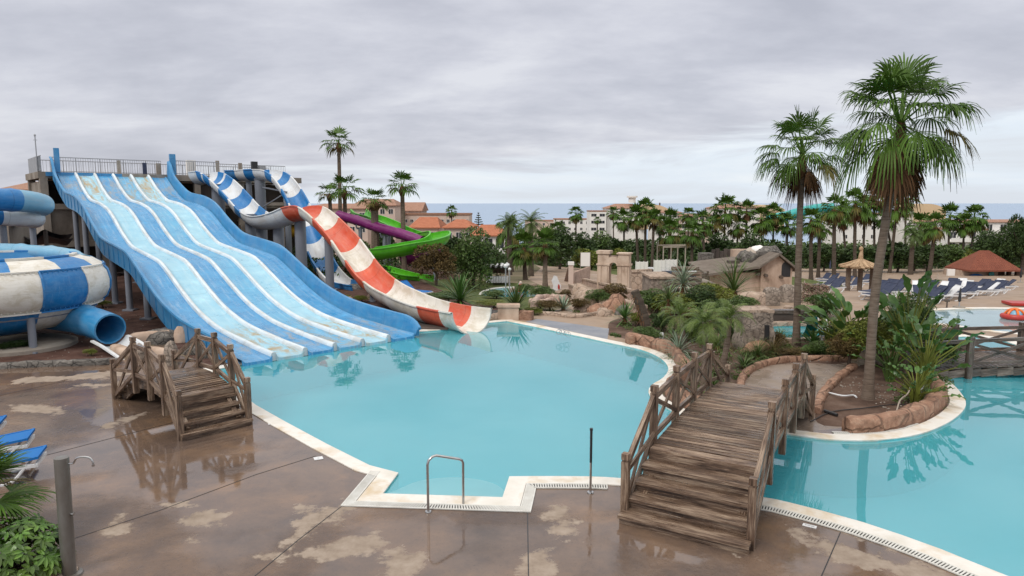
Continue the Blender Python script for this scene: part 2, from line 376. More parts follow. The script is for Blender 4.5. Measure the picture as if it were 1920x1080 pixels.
MT['green2']=mat('olive_palm',(.085,.085,.016),(.15,.105,.03),1.5,.6,island=.35,trans=.12)
MT['dead']=mat('dead_palm_leaf',(.085,.042,.02),(.16,.085,.042),2,.9,island=.4)
MT['leafdark']=mat('dark_leaf',(.028,.056,.014),(.052,.088,.022),.5,.55,island=.45,spec=.3,trans=.08)
MT['leafmid']=mat('mid_leaf',(.05,.095,.016),(.09,.14,.03),.5,.55,island=.45,trans=.1)
MT['leafyellow']=mat('yellow_leaf',(.12,.15,.02),(.18,.19,.045),.5,.6,island=.4,trans=.1)
MT['leafbrown']=mat('rust_leaf',(.09,.055,.02),(.10,.08,.025),.6,.7,island=.45)
MT['paddle']=mat('paddle_leaf',(.045,.115,.022),(.085,.17,.035),.9,.38,island=.35,trans=.15)
MT['agave']=mat('blue_agave',(.16,.22,.15),(.22,.28,.2),1,.5,island=.25)
MT['frond']=mat('feather_frond',(.075,.125,.018),(.12,.165,.03),1,.5,island=.35,trans=.15)
MT['bark']=mat('palm_bark',(.085,.06,.045),(.16,.12,.092),3.5,.9,.015,12,c3=(.20,.16,.125),stretch=(1,1,9))
MT['barkdark']=mat('dark_bark',(.06,.045,.035),(.11,.085,.065),2,.9,.03,stretch=(1,1,5))
MT['navy']=mat('navy_fabric',(.03,.04,.075),(.055,.065,.105),4,.8)
MT['bluefab']=mat('blue_fabric',(.01,.13,.42),(.015,.15,.42),4,.6)
MT['whiteplastic']=mat('white_plastic',(.72,.73,.74),(.6,.61,.63),3,.4)
MT['thatch']=mat('thatch',(.33,.22,.13),(.46,.33,.21),6,.95,.04,30,island=.2)
MT['redpaint']=mat('red_paint',(.42,.025,.02),(.36,.03,.02),2,.4)
MT['orangepaint']=mat('orange_paint',(.75,.17,.02),(.66,.13,.02),2,.4)
MT['cloth']=mat('tan_cloth',(.42,.36,.30),(.33,.28,.24),2,.9)
def m_deck():
    m,nt,p,out=newmat('wet_concrete');v=wpos(nt)
    at=N(nt,'ShaderNodeAttribute',attribute_name='dry');n1=noise_(nt,v,.55,8,.62,.25);n2=noise_(nt,v,3.2,6,.7);n0=noise_(nt,v,.23,4,.5,.8)
    s=math_(nt,'ADD',at.outputs['Fac'],math_(nt,'MULTIPLY',math_(nt,'SUBTRACT',n2,.5),.9));s=math_(nt,'ADD',s,math_(nt,'MULTIPLY',math_(nt,'SUBTRACT',n1,.5),1.3))
    dry=ramp(nt,s,[(.47,0),(.58,1)])
    wetc=ramp(nt,n1,[(.3,(.078,.056,.045)),(.45,(.128,.088,.066)),(.58,(.175,.115,.078)),(.7,(.25,.15,.085))])
    wetc=mixc(nt,ramp(nt,noise_(nt,v,1.5,7,.75),[(.45,0),(.7,.45)]),wetc,(.062,.052,.054))
    dryc=ramp(nt,n2,[(.3,(.21,.165,.13)),(.5,(.28,.225,.18)),(.7,(.35,.29,.24))])
    sp=noise_(nt,v,22,2,.5);wetc=mixc(nt,ramp(nt,sp,[(.62,0),(.7,.35)]),wetc,(.05,.04,.035))
    c=mixc(nt,dry,wetc,dryc);L(nt,c,p.inputs['Base Color'])
    pud=ramp(nt,math_(nt,'ADD',n0,math_(nt,'MULTIPLY',n1,.25)),[(.56,0),(.66,1)])
    pa=N(nt,'ShaderNodeAttribute',attribute_name='puddle');pud=math_(nt,'MAXIMUM',pud,ramp(nt,math_(nt,'ADD',pa.outputs['Fac'],math_(nt,'MULTIPLY',math_(nt,'SUBTRACT',n1,.5),1.2)),[(.45,0),(.55,1)]))
    rw=mixc(nt,pud,ramp(nt,n2,[(.3,.22),(.7,.42)]),(.035,.035,.035))
    r=mixc(nt,dry,rw,(.8,.8,.8));L(nt,r,p.inputs['Roughness'])
    L(nt,mixc(nt,dry,mixc(nt,pud,(.32,.32,.32),(.85,.85,.85)),(.2,.2,.2)),p.inputs['Specular IOR Level'])
    b=N(nt,'ShaderNodeBump',inp={'Distance':.012});L(nt,mixc(nt,math_(nt,'MULTIPLY',pud,.95),math_(nt,'ADD',noise_(nt,v,9,5,.6),math_(nt,'MULTIPLY',dry,.3)),(.5,.5,.5)),b.inputs['Height'])
    L(nt,b.outputs[0],p.inputs['Normal']);return m
MT['deck']=m_deck()
MT['water']=m_water('pool_water',(.80,.97,.99),(.17,.78,.92,.34))
MT['shallow']=m_water('shallow_water',(.80,.95,.97),(.50,.72,.78,.35))
MT['teal']=m_water('round_pool_water',(.7,.95,.97),(.08,.60,.66,.35))
MT['archstone']=mat('pale_arch_stone',(.30,.21,.155),(.52,.41,.325),1.3,.9,.03,5,c3=(.62,.51,.42),stretch=(1,1,.6))
MT['pinkflower']=mat('pink_flowers',(.42,.20,.21),(.10,.12,.04),9,.7,island=.3,c3=(.5,.33,.33),detail=1)
MT['path']=mat('damp_path',(.20,.155,.12),(.26,.205,.165),.9,.5,.005,10,c3=(.13,.10,.08),rr=(.12,.6),detail=6)
MT['kiosktile']=m_tiles('kiosk_tiles',(.19,.05,.028),(.29,.09,.05),.4)
# ================================================ setting: ground, deck, pools
def g2(l,z=0.0): return [tuple(G(x,y,z)[:2]) for x,y in l]
def inside(P,poly):
    x,y=P[:,0],P[:,1];c=np.zeros(len(P),bool);n=len(poly)
    for i in range(n):
        x1,y1=poly[i];x2,y2=poly[i-1]
        m=((y1>y)!=(y2>y));xx=(x2-x1)*(y-y1)/((y2-y1) if y2!=y1 else 1e-9)+x1
        c^=m&(x<xx)
    return c
def chaikin(p,n=1,closed=True):
    for _ in range(n):
        q=[];k=len(p)
        for i in range(k if closed else k-1):
            a=np.array(p[i]);b=np.array(p[(i+1)%k]);q+= [tuple(.75*a+.25*b),tuple(.25*a+.75*b)]
        if not closed:q=[p[0]]+q+[p[-1]]
        p=q
    return p
def spl(l,step=.3): return [tuple(p) for p in smooth_path([(*q,0) if len(q)==2 else q for q in l],step)]
def offset(poly,d,closed=True):
    n=len(poly);out=[]
    for i in range(n):
        a=np.array(poly[i-1 if (closed or i>0) else i]);b=np.array(poly[i]);c=np.array(poly[(i+1)%n if (closed or i<n-1) else i])
        e1=b-a;e2=c-b
        if np.linalg.norm(e1)<1e-9:e1=e2
        if np.linalg.norm(e2)<1e-9:e2=e1
        n1=np.array([e1[1],-e1[0]])/np.linalg.norm(e1);n2=np.array([e2[1],-e2[0]])/np.linalg.norm(e2)
        m=n1+n2;m/=max(np.linalg.norm(m),.3);k=1/max(.55,m.dot(n1));out.append(tuple(b+m*d*k))
    return out
def area(p): return sum(p[i-1][0]*p[i][1]-p[i][0]*p[i-1][1] for i in range(len(p)))/2
# main pool waterline
far=g2([(398,694),(770,623),(835,618),(910,606),(950,602),(1000,612),(1135,641)])
isl=[p[:2] for p in spl(g2([(1135,641),(1200,655),(1237,671),(1253,690),(1244,708),(1222,722),(1216,736),(1228,752),(1274,776),(1340,796),(1420,806),(1490,816),(1545,823),(1610,826),(1680,822),(1740,809),(1788,786),(1811,760),(1800,735),(1775,712),(1742,696),(1728,676),(1745,648),(1790,632),(1860,634),(1910,648),(1990,668),(2150,700)]),.3)]
near=g2([(2500,780),(2500,1180)])+[p[:2] for p in spl(g2([(2140,1165),(1887,1080),(1765,1031),(1618,980),(1480,943),(1430,933),(1300,911),(1175,898),(1100,894),(1000,893.5)]),.4)]
step_c=g2([(955,894),(942,933),(718,926),(747,887)])
left=g2([(693,873),(613,833),(533,790),(480,760),(430,722)])
POOLA=far+isl[1:]+near+step_c+left
GR=[]  # rings
def cdt(outer,holes_pts,grid,keep):
    pass
POOLB=[(PB[0]+2.35*math.cos(t)*(1+.12*math.cos(t)),PB[1]+4.3*math.sin(t)) for t in np.linspace(0,2*math.pi,40,endpoint=False)]
POOLC=[p[:2] for p in spl(g2([(1700,600),(1722,586),(1790,580),(1880,579),(1990,583),(2150,600),(2150,660),(2020,650),(1920,626),(1868,621),(1813,613),(1760,606),(1725,606),(1700,600)]),.4)][:-1]
POOLD=[p[:2] for p in spl(g2([(1428,626),(1432,615),(1480,611),(1545,615),(1580,622),(1560,634),(1500,640),(1445,639),(1428,626)]),.25)][:-1]
soilL=g2([(-400,700),(0,690),(90,686),(215,680),(300,640),(330,660),(400,688),(770,617),(835,613),(905,601),(950,597),(985,580),(930,565),(880,560)])+[(-6,44),(-4,62),(-60,70),(-60,21)]
gravel=g2([(690,640),(770,617),(835,613),(905,601),(950,597),(960,580),(890,575),(800,575),(700,590)])
soilM=[p[:2] for p in spl(g2([(1140,628),(1200,642),(1240,655),(1268,680),(1262,705),(1246,725),(1262,745),(1300,762),(1380,740),(1388,715),(1420,690),(1500,680),(1590,680),(1600,640),(1560,625),(1430,640),(1380,620),(1330,590),(1230,590),(1150,600),(1140,628)]),.4)][:-1]
soilI=[p[:2] for p in spl(g2([(1532,768),(1545,742),(1572,712),(1600,690),(1690,668),(1735,690),(1770,712),(1777,740),(1752,768),(1715,786),(1655,798),(1600,800),(1545,798),(1528,785),(1532,768)]),.3)][:-1]
pathI=g2([(1290,765),(1380,722),(1400,697),(1450,681),(1500,676),(1600,676),(1720,660),(1740,700),(1600,800),(1490,812),(1350,790)])
ramp_=g2([(985,603),(1008,598),(1142,616),(1139,636)])
lawn1=[(-3.2,33),(1.5,33),(3.0,44),(3.2,58),(-3.6,60),(-6.5,48)]
lawn2=[(15,60),(30,60),(36,100),(10,110)]
plaza=g2([(940,600),(1010,592)])+[(3.2,36),(3.9,48),(2.4,60),(1.6,70),(4,95),(3,140),(16,140),(20,96),(34,108),(75,108),(95,40),(60,12),(30,12),(14,20),(6,16)]
deckP=[(-60,-16),(60,-16),(60,17),(14,19),(6,17)]+g2([(400,690),(330,662),(300,642),(215,681),(90,687),(0,691),(-400,700)])+[(-60,22)]
REG=[('poolA',POOLA),('poolB',POOLB),('poolC',POOLC),('poolD',POOLD),('ramp',ramp_),('soilI',soilI),('soilM',soilM),('pathI',pathI),('gravel',gravel),('deck',deckP),('soilL',soilL),('lawn1',lawn1),('lawn2',lawn2),('plaza',plaza)]
def build_ground():
    V=[];E=[]
    for nm,poly in REG:
        b=len(V);n=len(poly)
        for i in range(n): V.append(Vector(poly[i]));E.append((b+i,b+(i+1)%n))
    def gr(x0,x1,y0,y1,s):
        for i,x in enumerate(np.arange(x0,x1,s)):
            for y in np.arange(y0,y1,s): V.append(Vector((x+s*.17*math.sin(y*3.1),y+s*.17*math.sin(x*2.7+y))))
    gr(-18,16,6,27,.4);gr(-60,60,-16,130,2.5);gr(-12,34,28,70,1.2);gr(-500,500,-16,420,22);gr(-1800,1800,-30,1300,110)
    V2,E2,F2,_,_,_=delaunay_2d_cdt(V,E,[],0,1e-4)
    P=np.array([(v.x,v.y) for v in V2]);F=np.array(F2);C=P[F].mean(1)
    lab=np.full(len(F),-1)
    for i,(nm,poly) in reversed(list(enumerate(REG))): lab[inside(C,poly)]=i
    Z=np.array([T(x,y) for x,y in P])
    uneven=np.array([noise.noise(Vector((x*.35,y*.35,0)))*.12+noise.noise(Vector((x*1.3,y*1.3,3)))*.05 for x,y in P])
    return P,F,C,lab,Z,uneven
GP,GF,GC,GL,GZ,GU=build_ground()
def region_obj(name,idx,m,bumpy=False,dz=0.0,smooth=True):
    sel=np.isin(GL,idx);F=GF[sel];u=np.unique(F);mp={int(a):i for i,a in enumerate(u)}
    z=GZ[u].copy()
    me=bpy.data.meshes.new(name);
    me.from_pydata([(float(GP[a,0]),float(GP[a,1]),float(GZ[a]+dz)) for a in u],[],[[mp[int(a)] for a in f] for f in F])
    me.materials.append(m);me.polygons.foreach_set('use_smooth',[smooth]*len(F));me.update()
    o=bpy.data.objects.new(name,me);COL.objects.link(o);WL[o.name]=Vector();tag(o,kind='structure');return o,u
I={n:i for i,(n,_) in enumerate(REG)}
region_obj('ground',[-1],MT['ground']);region_obj('lawn',[I['lawn1'],I['lawn2']],MT['lawn'])
region_obj('soil_bed',[I['soilL']],MT['soil']);region_obj('soil_bed',[I['soilI'],I['soilM']],MT['soilbrown']);region_obj('gravel_bed',[I['gravel']],MT['gravel'])
region_obj('plaza_paving',[I['plaza']],MT['plaza']);region_obj('painted_paving',[I['ramp']],MT['bluepaint'])
dk,du=region_obj('pool_deck',[I['deck']],MT['deck'],smooth=False);region_obj('path',[I['pathI']],MT['path'])
def seg_d(x,y,a,b):
    ax,ay=a;bx,by=b;t=((x-ax)*(bx-ax)+(y-ay)*(by-ay))/((bx-ax)**2+(by-ay)**2);t=min(1,max(0,t));return math.hypot(x-ax-t*(bx-ax),y-ay-t*(by-ay))
DRY=[((372,968),(385,972),.30),((385,1010),(398,1008),.12),((255,985),(150,1010),.10),((330,950),(215,965),.10),((640,950),(500,1040),.22),((570,960),(600,970),.25),((570,1040),(690,1020),.42),((760,1050),(745,1075),.30),((1020,985),(1060,1000),.30),((1000,1040),(1010,1080),.22),((1560,1030),(1620,1045),.28),((1500,1000),(1520,1005),.18),((1600,1000),(1680,1030),.10),((1400,1043),(1410,1045),.1),((60,712),(230,700),.55),((150,722),(240,718),.35),((20,760),(120,775),.25),((260,775),(200,800),.22),((1005,960),(1060,960),.15),((1690,1060),(1760,1090),.2),((40,1000),(100,1040),.2)]
PUD=[((190,795),(160,770),.45),((300,830),(160,850),.6),((260,880),(420,870),.75),((450,870),(520,850),.45),((330,905),(450,905),.5),((230,760),(215,790),.3),((830,980),(870,1030),.35),((1180,1010),(1290,1040),.5),((1430,700),(1450,712),.5),((560,880),(600,900),.25)]
def attr(name,L_,soft):
    S=[(g2([a])[0],g2([b])[0],r) for a,b,r in L_];v=[]
    for i in du:
        x,y=GP[i];m=0
        for a,b,r in S:
            d=seg_d(x,y,a,b);m=max(m,1-max(0,d-r*.35)/(soft+r*.35))
        v.append(max(0,m)*.70)
    at=dk.data.attributes.new(name,'FLOAT','POINT');at.data.foreach_set('value',v)
attr('dry',DRY,.45);attr('puddle',PUD,.35)
# joints cut in the deck
b=MB()
for l in ([(30,1047),(86,1027),(300,957),(480,890),(592,855)],[(645,946),(560,1012),(460,1095)],[(989,960),(990,1020),(991,1090)],[(20,872),(70,858),(200,824),(330,791)],[(1576,998),(1560,1035),(1536,1090)],[(0,742),(120,715)]):
    p=g2(l)
    for q,r in zip(p,p[1:]): b.beam((*q,.002),(*r,.002),.014,.005)
tag(b.build('deck_joint',MT['black']),kind='structure')
# pool shells
def basin(name,poly,z,dep,m):
    mb=MB();n=len(poly)
    V=[(x,y,z+.02) for x,y in poly]+[(x,y,z-dep) for x,y in poly]
    mb.add(V,[(i,i+n,(i+1)%n+n,(i+1)%n) for i in range(n)])
    v,e,f,_,_,_=delaunay_2d_cdt([Vector(p) for p in poly],[(i,(i+1)%n) for i in range(n)],[list(range(n))],1,1e-5)
    mb.add([(a.x,a.y,z-dep) for a in v],[tuple(q) for q in f]);tag(mb.build(name,m),kind='structure')
def water(name,poly,z,m):
    n=len(poly);v,e,f,_,_,_=delaunay_2d_cdt([Vector(p) for p in poly],[(i,(i+1)%n) for i in range(n)],[list(range(n))],1,1e-5)
    mb=MB();mb.add([(a.x,a.y,z) for a in v],[tuple(q) for q in f]);o=mb.build(name,m);tag(o,kind='structure');return o
def coping(name,poly,z,w,m,h=.04,inner=.0):
    if area(poly)<0: poly=poly[::-1]
    a=poly if not inner else offset(poly,-inner);o=offset(poly,w);n=len(poly);P=[]
    for i in range(n):
        P.append([(*a[i],z-.12),(*a[i],z+h*.6),(*(np.array(a[i])*.93+np.array(o[i])*.07),z+h),(*o[i],z+h),(*o[i],z-.05)])
    mb=MB();mb.grid(P,closeu=True,flip=True);tag(mb.build(name,m),kind='structure')
basin('pool_basin',POOLA,-.03,1.25,MT['basin']);water('pool_water',offset(POOLA,.0),-.035,MT['water']);coping('pool_coping',POOLA,0,.34,MT['coping'],.018)
basin('pool_basin',POOLB,PB[2],.7,MT['basin']);water('pool_water',POOLB,PB[2],MT['teal']);coping('pool_coping',POOLB,PB[2]+.04,.32,MT['wallwhite'],.05)
basin('pool_basin',POOLC,-.02,.25,MT['step']);water('pool_water',POOLC,-.03,MT['shallow']);coping('pool_coping',POOLC,0,.35,MT['coping'],.02)
basin('pool_basin',POOLD,-.02,.8,MT['basin']);water('pool_water',POOLD,-.04,MT['water']);coping('pool_coping',POOLD,0,.3,MT['rocktan'],.16)
# curved entry steps under water in the front corner of the pool
mb=MB();A=np.array(step_c[2]);B=np.array(step_c[1]);mid=(A+B)/2;dv=(B-A)/np.linalg.norm(B-A);nv=np.array([-dv[1],dv[0]])
if nv[1]<0:nv=-nv
hw=np.linalg.norm(B-A)/2-.03
for k in range(5):
    rad=.38+.33*k;pts=[tuple(mid-dv*hw)]+[tuple(mid+dv*hw)]
    arc=[tuple(mid+dv*hw*math.cos(t)+nv*(rad*.55+rad*.45*math.sin(t))) for t in np.linspace(0,math.pi,17)]
    mb.prism([tuple(mid-dv*hw),tuple(mid+dv*hw)]+arc,-1.27,-.075-.075*k)
tag(mb.build('pool_steps',MT['step']),kind='structure')
# overflow grates, slat by slat
def grate(pts,label,off,w=.19):
    pts=[np.array(p) for p in pts]
    if inside(np.array([np.array(offset([tuple(p) for p in pts],.3,False)[len(pts)//2])]),POOLA)[0]: pts=pts[::-1]
    root=thing('overflow_grate',label,'grate',(*pts[0],0),'white overflow grates along the pool edge')
    ch=MB();sl=MB();acc=0
    def strip(mb,a,b,z0,z1):
        A=offset([tuple(p) for p in pts],a,False);B=offset([tuple(p) for p in pts],b,False)
        mb.grid([[(*p,z0),(*p,z1),(*q,z1),(*q,z0)] for p,q in zip(A,B)],closev=True)
    strip(ch,off,off+w,.001,.006)
    strip(sl,off,off+.022,.002,.024);strip(sl,off+w-.022,off+w,.002,.024)
    A=[np.array(p) for p in offset([tuple(p) for p in pts],off+.02,False)];B=[np.array(p) for p in offset([tuple(p) for p in pts],off+w-.02,False)];carry=.02
    for a0,a1,b0,b1 in zip(A,A[1:],B,B[1:]):
        Ln=np.linalg.norm((b1+a1-a0-b0)/2);t=carry
        while t<Ln:
            k=t/Ln;sl.beam((*(a0+(a1-a0)*k),.016),(*(b0+(b1-b0)*k),.016),.024,.012);t+=.045
        carry=t-Ln
    ch.build('channel',MT['black'],root);sl.build('slat',MT['grate'],root)
aa=area(POOLA)
def edge_pts(l):
    p=g2(l);return p
N1=[p for p in near[2:]]
k0=max(i for i,p in enumerate(N1) if p[0]>3.45);k1=min(i for i,p in enumerate(N1) if p[0]<1.75)
sgn=1 if aa>0 else 1
grate(N1[:k0+1],'long white slatted grate curving along the right pool from the big bridge','x' and .36) if False else None
def outw(pts):
    # choose the side facing away from the water
    p=np.array(pts[0]);q=np.array(pts[1]);d=(q-p)/np.linalg.norm(q-p);nn=np.array([d[1],-d[0]]);c=(p+q)/2+nn*.3
    return pts if not inside(np.array([c]),POOLA)[0] else pts[::-1]
grate(outw(N1[:k0+1]),'long white slatted grate curving along the right pool edge away from the big bridge',.35)
grate(outw(N1[k1:]+step_c),'white slatted grate following the corners of the entry steps as far as the big bridge',.35)
ig=[p for p in isl if 9.2<p[0]<12.5 and p[1]<15.2]
ig=[p for p in isl if (p[1]<15.6 and 6.9<p[0]<9.5)]
if len(ig)>2: grate(outw(ig),'white slatted grate curving below the orange rock wall of the palm island',.35,.15)
for i,q in enumerate([(510,795),(597,860),(1518,987)]):
    p=G(*q);r=thing('deck_marker',['small white square plate on the deck beside the left bridge steps','white square plate with a dark mark beside the slanting pool edge','white oblong plate with dark lettering beside the right pool edge'][i],'plate',p)
    a=R([20,25,-32][i]);w_=[.16,.17,.2][i];h_=[.1,.15,.085][i]
    m=MB();m.box((*p[:2],.003),w_,h_,.008) if False else m.beam((p[0]-math.cos(a)*w_/2,p[1]-math.sin(a)*w_/2,.008),(p[0]+math.cos(a)*w_/2,p[1]+math.sin(a)*w_/2,.008),h_,.01)
    m.build('plate',MT['whiteplastic'],r);k=MB()
    for j in range([1,2,7][i]):
        t=(j-([1,2,7][i]-1)/2)*w_*.1;c=(p[0]+math.cos(a)*t,p[1]+math.sin(a)*t,.0142);k.beam((c[0]-math.sin(a)*-.0,c[1]-.012,c[2]),(c[0],c[1]+.012,c[2]),.008,.002)
    k.build('marking',MT['black'],r)
# sea
mb=MB();ys=[700,1500,4000,12000,60000];mb.grid([[(x,y,-60) for y in ys] for x in (-60000,-8000,0,8000,60000)],flip=True)
def m_sea():
    m,nt,p,out=newmat('sea');v=wpos(nt,(.004,.02,1));f=noise_(nt,v,1.0,6,.6);c=ramp(nt,f,[(.3,(.25,.34,.47)),(.7,(.30,.39,.52))]);L(nt,c,p.inputs['Base Color'])
    p.inputs['Roughness'].default_value=.55;p.inputs['Specular IOR Level'].default_value=.5;v2=wpos(nt,(.02,.06,1));bump_(nt,p,noise_(nt,v2,1,4),6.0);return m
o=mb.build('sea',m_sea());tag(o,kind='structure')
# rock walls: lumpy sweep
def rock_wall(pts,h,w,label,cat='rock wall',m='rockred',name='rock_wall',z=None,seed=1,amp=.22,step=.12,group=None,closed=False,cap=None):
    if closed: pts=list(pts)+[pts[0]]
    base=smooth_path([(p[0],p[1],0) for p in pts],step);P=[];o=Vector((seed*5.1,seed*2.3,0));k=len(base)
    for i,p in enumerate(base):
        a=base[max(i-1,0)];c=base[min(i+1,k-1)];d=c-a;d/=max(1e-6,np.linalg.norm(d));nn=np.array([d[1],-d[0],0]);z0=T(p[0],p[1]) if z is None else z;row=[]
        for (u,v) in ((-.5,-.15),(-.52,.25),(-.5,.6),(-.42,.9),(-.2,1.02),(.2,1.02),(.42,.9),(.5,.6),(.52,.25),(.5,-.15)):
            q=p+nn*u*w+np.array([0,0,v*h]);n_=noise.noise(Vector(q)*1.6+o)*amp+noise.noise(Vector(q)*5+o)*amp*.3
            # stone-like dips at intervals
            st=abs(math.sin(i*step*2.6+2*noise.noise(Vector((i*step*.4,seed,0)))));dip=(1-sst(st/.25))*.10
            q=q+nn*np.sign(u)*(n_*w*.5-dip*w)+np.array([0,0,(n_*h*.5-dip*h)*(v>.5)]);q[2]+=z0;row.append(tuple(q))
        P.append(row)
    mb=MB();mb.grid(P,uv=lambda x,y:(x*.1,y*.1));mb.add(P[0],[tuple(range(10))]);mb.add(P[-1],[tuple(range(10))[::-1]])
    ob=mb.build(name,MT[m],smooth=50);return tag(ob,label,cat,group)
iw=offset(isl,0)
wi=[p for p in offset(isl,.58 if True else 0)]
# decide the landward side of the island shoreline
q=np.array(wi[len(wi)//2]);
if inside(np.array([q]),POOLA)[0]: wi=offset(isl,-.58)
WALL1=[p for p,s in zip(wi,isl) if s[0]<4.75 and s[1]>14.8]
WALL2=[p for p,s in zip(wi,isl) if s[0]>7.2 and s[1]<21.5]
rock_wall(WALL1[::2]+[WALL1[-1]],.36,.3,'low red rock wall edging the planting bed at the far right of the main pool',seed=2)
rock_wall(WALL2[::2]+[WALL2[-1]],.34,.36,'orange rock wall curving round the front of the palm island',seed=5,amp=.3)
rock_wall(g2([(1388,735),(1392,712),(1412,694),(1450,682),(1505,676),(1590,677)]),.17,.2,'low orange rock kerb on the far side of the island path',seed=7)
rock_wall(g2([(1530,775),(1543,742),(1570,712),(1600,690)]),.15,.22,'low orange rock kerb between the island path and the palm bed',seed=9)
rock_wall(g2([(-60,694),(0,690),(90,686),(160,684),(222,681)]),.17,.3,'grey lava rock kerb along the left soil bed',m='rockgrey',seed=11,cat='rock kerb')
rock_wall(g2([(890,604),(935,598)]),.28,.3,'low brown stone wall beside the mouth of the red and white slide',m='rocktan',seed=13)
# ================================================ the wide blue racing slide
SA=np.array([-7.618,21.409,0]);SU=np.array([.72709,.68654,0]);SV=np.array([-.66075,.75061,0])
PROF=[(0,.18),(.9,.18),(1.8,.19),(2.7,.22),(3.6,.24),(4.5,.28),(5.4,.34),(6.3,.47),(7.2,.63),(8.1,.84),(9,1.12),(9.9,1.42),(10.8,1.74),(11.7,2.06),(12.6,2.34),(13.5,2.43),(14.4,2.51),(15.3,2.58),(16.2,2.65),(17.1,2.72),(18,2.85),(18.9,3.16),(19.8,3.49),(20.7,3.88),(21.6,4.29),(22.5,4.59),(23.4,4.78),(24.3,4.92),(25.2,5.0),(26.1,5.07),(27,5.14),(27.9,5.37),(28.8,5.69),(29.7,6.04),(30.6,6.5),(31.6,7.0)]
ss=np.arange(0,31.61,.25);zz_=np.interp(ss,*zip(*PROF));ker=np.array([1,2,3,2,1.])/9;zz_=np.convolve(np.pad(zz_,2,'edge'),ker,'valid')
LW=4.32/4
def SP(s,w,z): return SA+SV*s+SU*w+np.array([0,0,z])
ws=thing('wide_slide','wide blue wavy racing slide with six open lanes running down into the main pool','water slide',SP(0,2*LW,0))
w0=-LW*1.05
lane_w=[(w0+.02,0)]+[(i*LW,(i+1)*LW) for i in range(4)]+[(4*LW,5*LW*1.0+.1)]
lm=['lane_blue','lane_pale','lane_mid','lane_mid','lane_pale','lane_blue'];lm=['lane_blue','lane_pale','lane_blue','lane_mid','lane_pale','lane_blue']
for i,(a,b_) in enumerate(lane_w):
    a+=.07;b_-=.07;P=[];c=(a+b_)/2;hw_=(b_-a)/2
    for s,z in zip(ss,zz_):
        row=[]
        for t in (-1,-.93,-.8,-.45,0,.45,.8,.93,1):
            row.append(SP(s,c+t*hw_,z-.13+.11*max(0,(abs(t)-.72)/.28)**2))
        P.append(row)
    mb=MB();off_=i*7.3
    mb.grid(P,uv=lambda x,y,o=off_:(x*.25+o*0,y*.15+o));
    # lip that hangs over the pool edge
    e=P[0];mb.grid([[tuple(np.array(q)-SV*.04+np.array([0,0,-.16])) for q in e],[tuple(np.array(q)-SV*.03) for q in e],e],uv=lambda x,y,o=off_:(-x*.1,y*.15+o))
    mb.build('lane',MT[lm[i]],ws,smooth=True)
for i in range(5):
    P=[]
    for k,(s,z) in enumerate(zip(ss,zz_)):
        row=[]
        for t,h in ((-.11,-.14),(-.095,-.03),(-.07,.045),(-.03,.07),(.03,.07),(.07,.045),(.095,-.03),(.11,-.14)): row.append(SP(s,i*LW+t,z+h))
        P.append(row)
    mb=MB();mb.grid(P,uv=lambda x,y,o=i:(x*.25,y*.08+o*3));mb.add([tuple(q) for q in P[0]]+[SP(-.02,i*LW+.11,-.02),SP(-.02,i*LW-.11,-.02)],[tuple(range(10))])
    mb.build('divider',MT['ridge'],ws,smooth=True)
for sd_ in (-1,1):
    e=w0 if sd_<0 else 5*LW+.12;P=[];Q=[]
    mb=MB()
    for s,z in zip(ss,zz_):
        h=.52 if s>1.2 else .52*math.sqrt(max(0.02,1-((1.2-s)/1.25)**2));
        if s>30.3:h+=.5*sst((s-30.3)/.9)
        lo=-.42 if s>1.5 else -.15-.1*s
        cs=[(-.05,-.14),(.02,-.02),(.06,h*.45),(.09,h-.08),(.13,h),(.24,h+.01),(.26,h-.06),(.19,h-.09),(.16,h*.4),(.15,-.05),(.15,lo)]
        P.append([SP(s,e+sd_*t,z+v) for t,v in cs])
    mb.grid(P,uv=lambda x,y:(x*.25,y*.1),flip=sd_<0);mb.add([tuple(q) for q in P[0]],[tuple(range(11))]);mb.add([tuple(q) for q in P[-1]],[tuple(range(11))])
    for s in np.arange(1.5,31,1.0):
        z=np.interp(s,ss,zz_);mb.beam(SP(s,e+sd_*.15,z-.36),SP(s,e+sd_*.17,z+.5),.05,.05,up=SV)
    mb.build('side_wall',MT['wall_blue'],ws,smooth=True)
mb=MB();P=[]
for s,z in zip(ss[3:],zz_[3:]): P.append([SP(s,w0-.1,z-.36),SP(s,w0+.3,z-.22),SP(s,2*LW,z-.2),SP(s,5*LW-.1,z-.22),SP(s,5*LW+.2,z-.36)])
mb.grid(P,uv=lambda x,y:(x,y))
for s in np.arange(3,31,1.5):
    z=np.interp(s,ss,zz_);mb.beam(SP(s,w0-.1,z-.34),SP(s,5*LW+.2,z-.34),.12,.16)
mb.build('underframe',MT['under'],ws)
for s in (5.2,8,11.2,14.4,17.4,20.5,23.8,26.5):
    for w in ([w0+.15,2*LW,5*LW-.1] if s>6 else [w0+.15]):
        z=np.interp(s,ss,zz_)-.42
        if z<.25: continue
        mb=MB();p=SP(s,w,0);mb.tube([(p[0],p[1],-.1),(p[0],p[1],z)],.14,12);mb.box((p[0],p[1],0),.5,.5,.07);mb.build('support_column',MT['post'],ws,smooth=True)
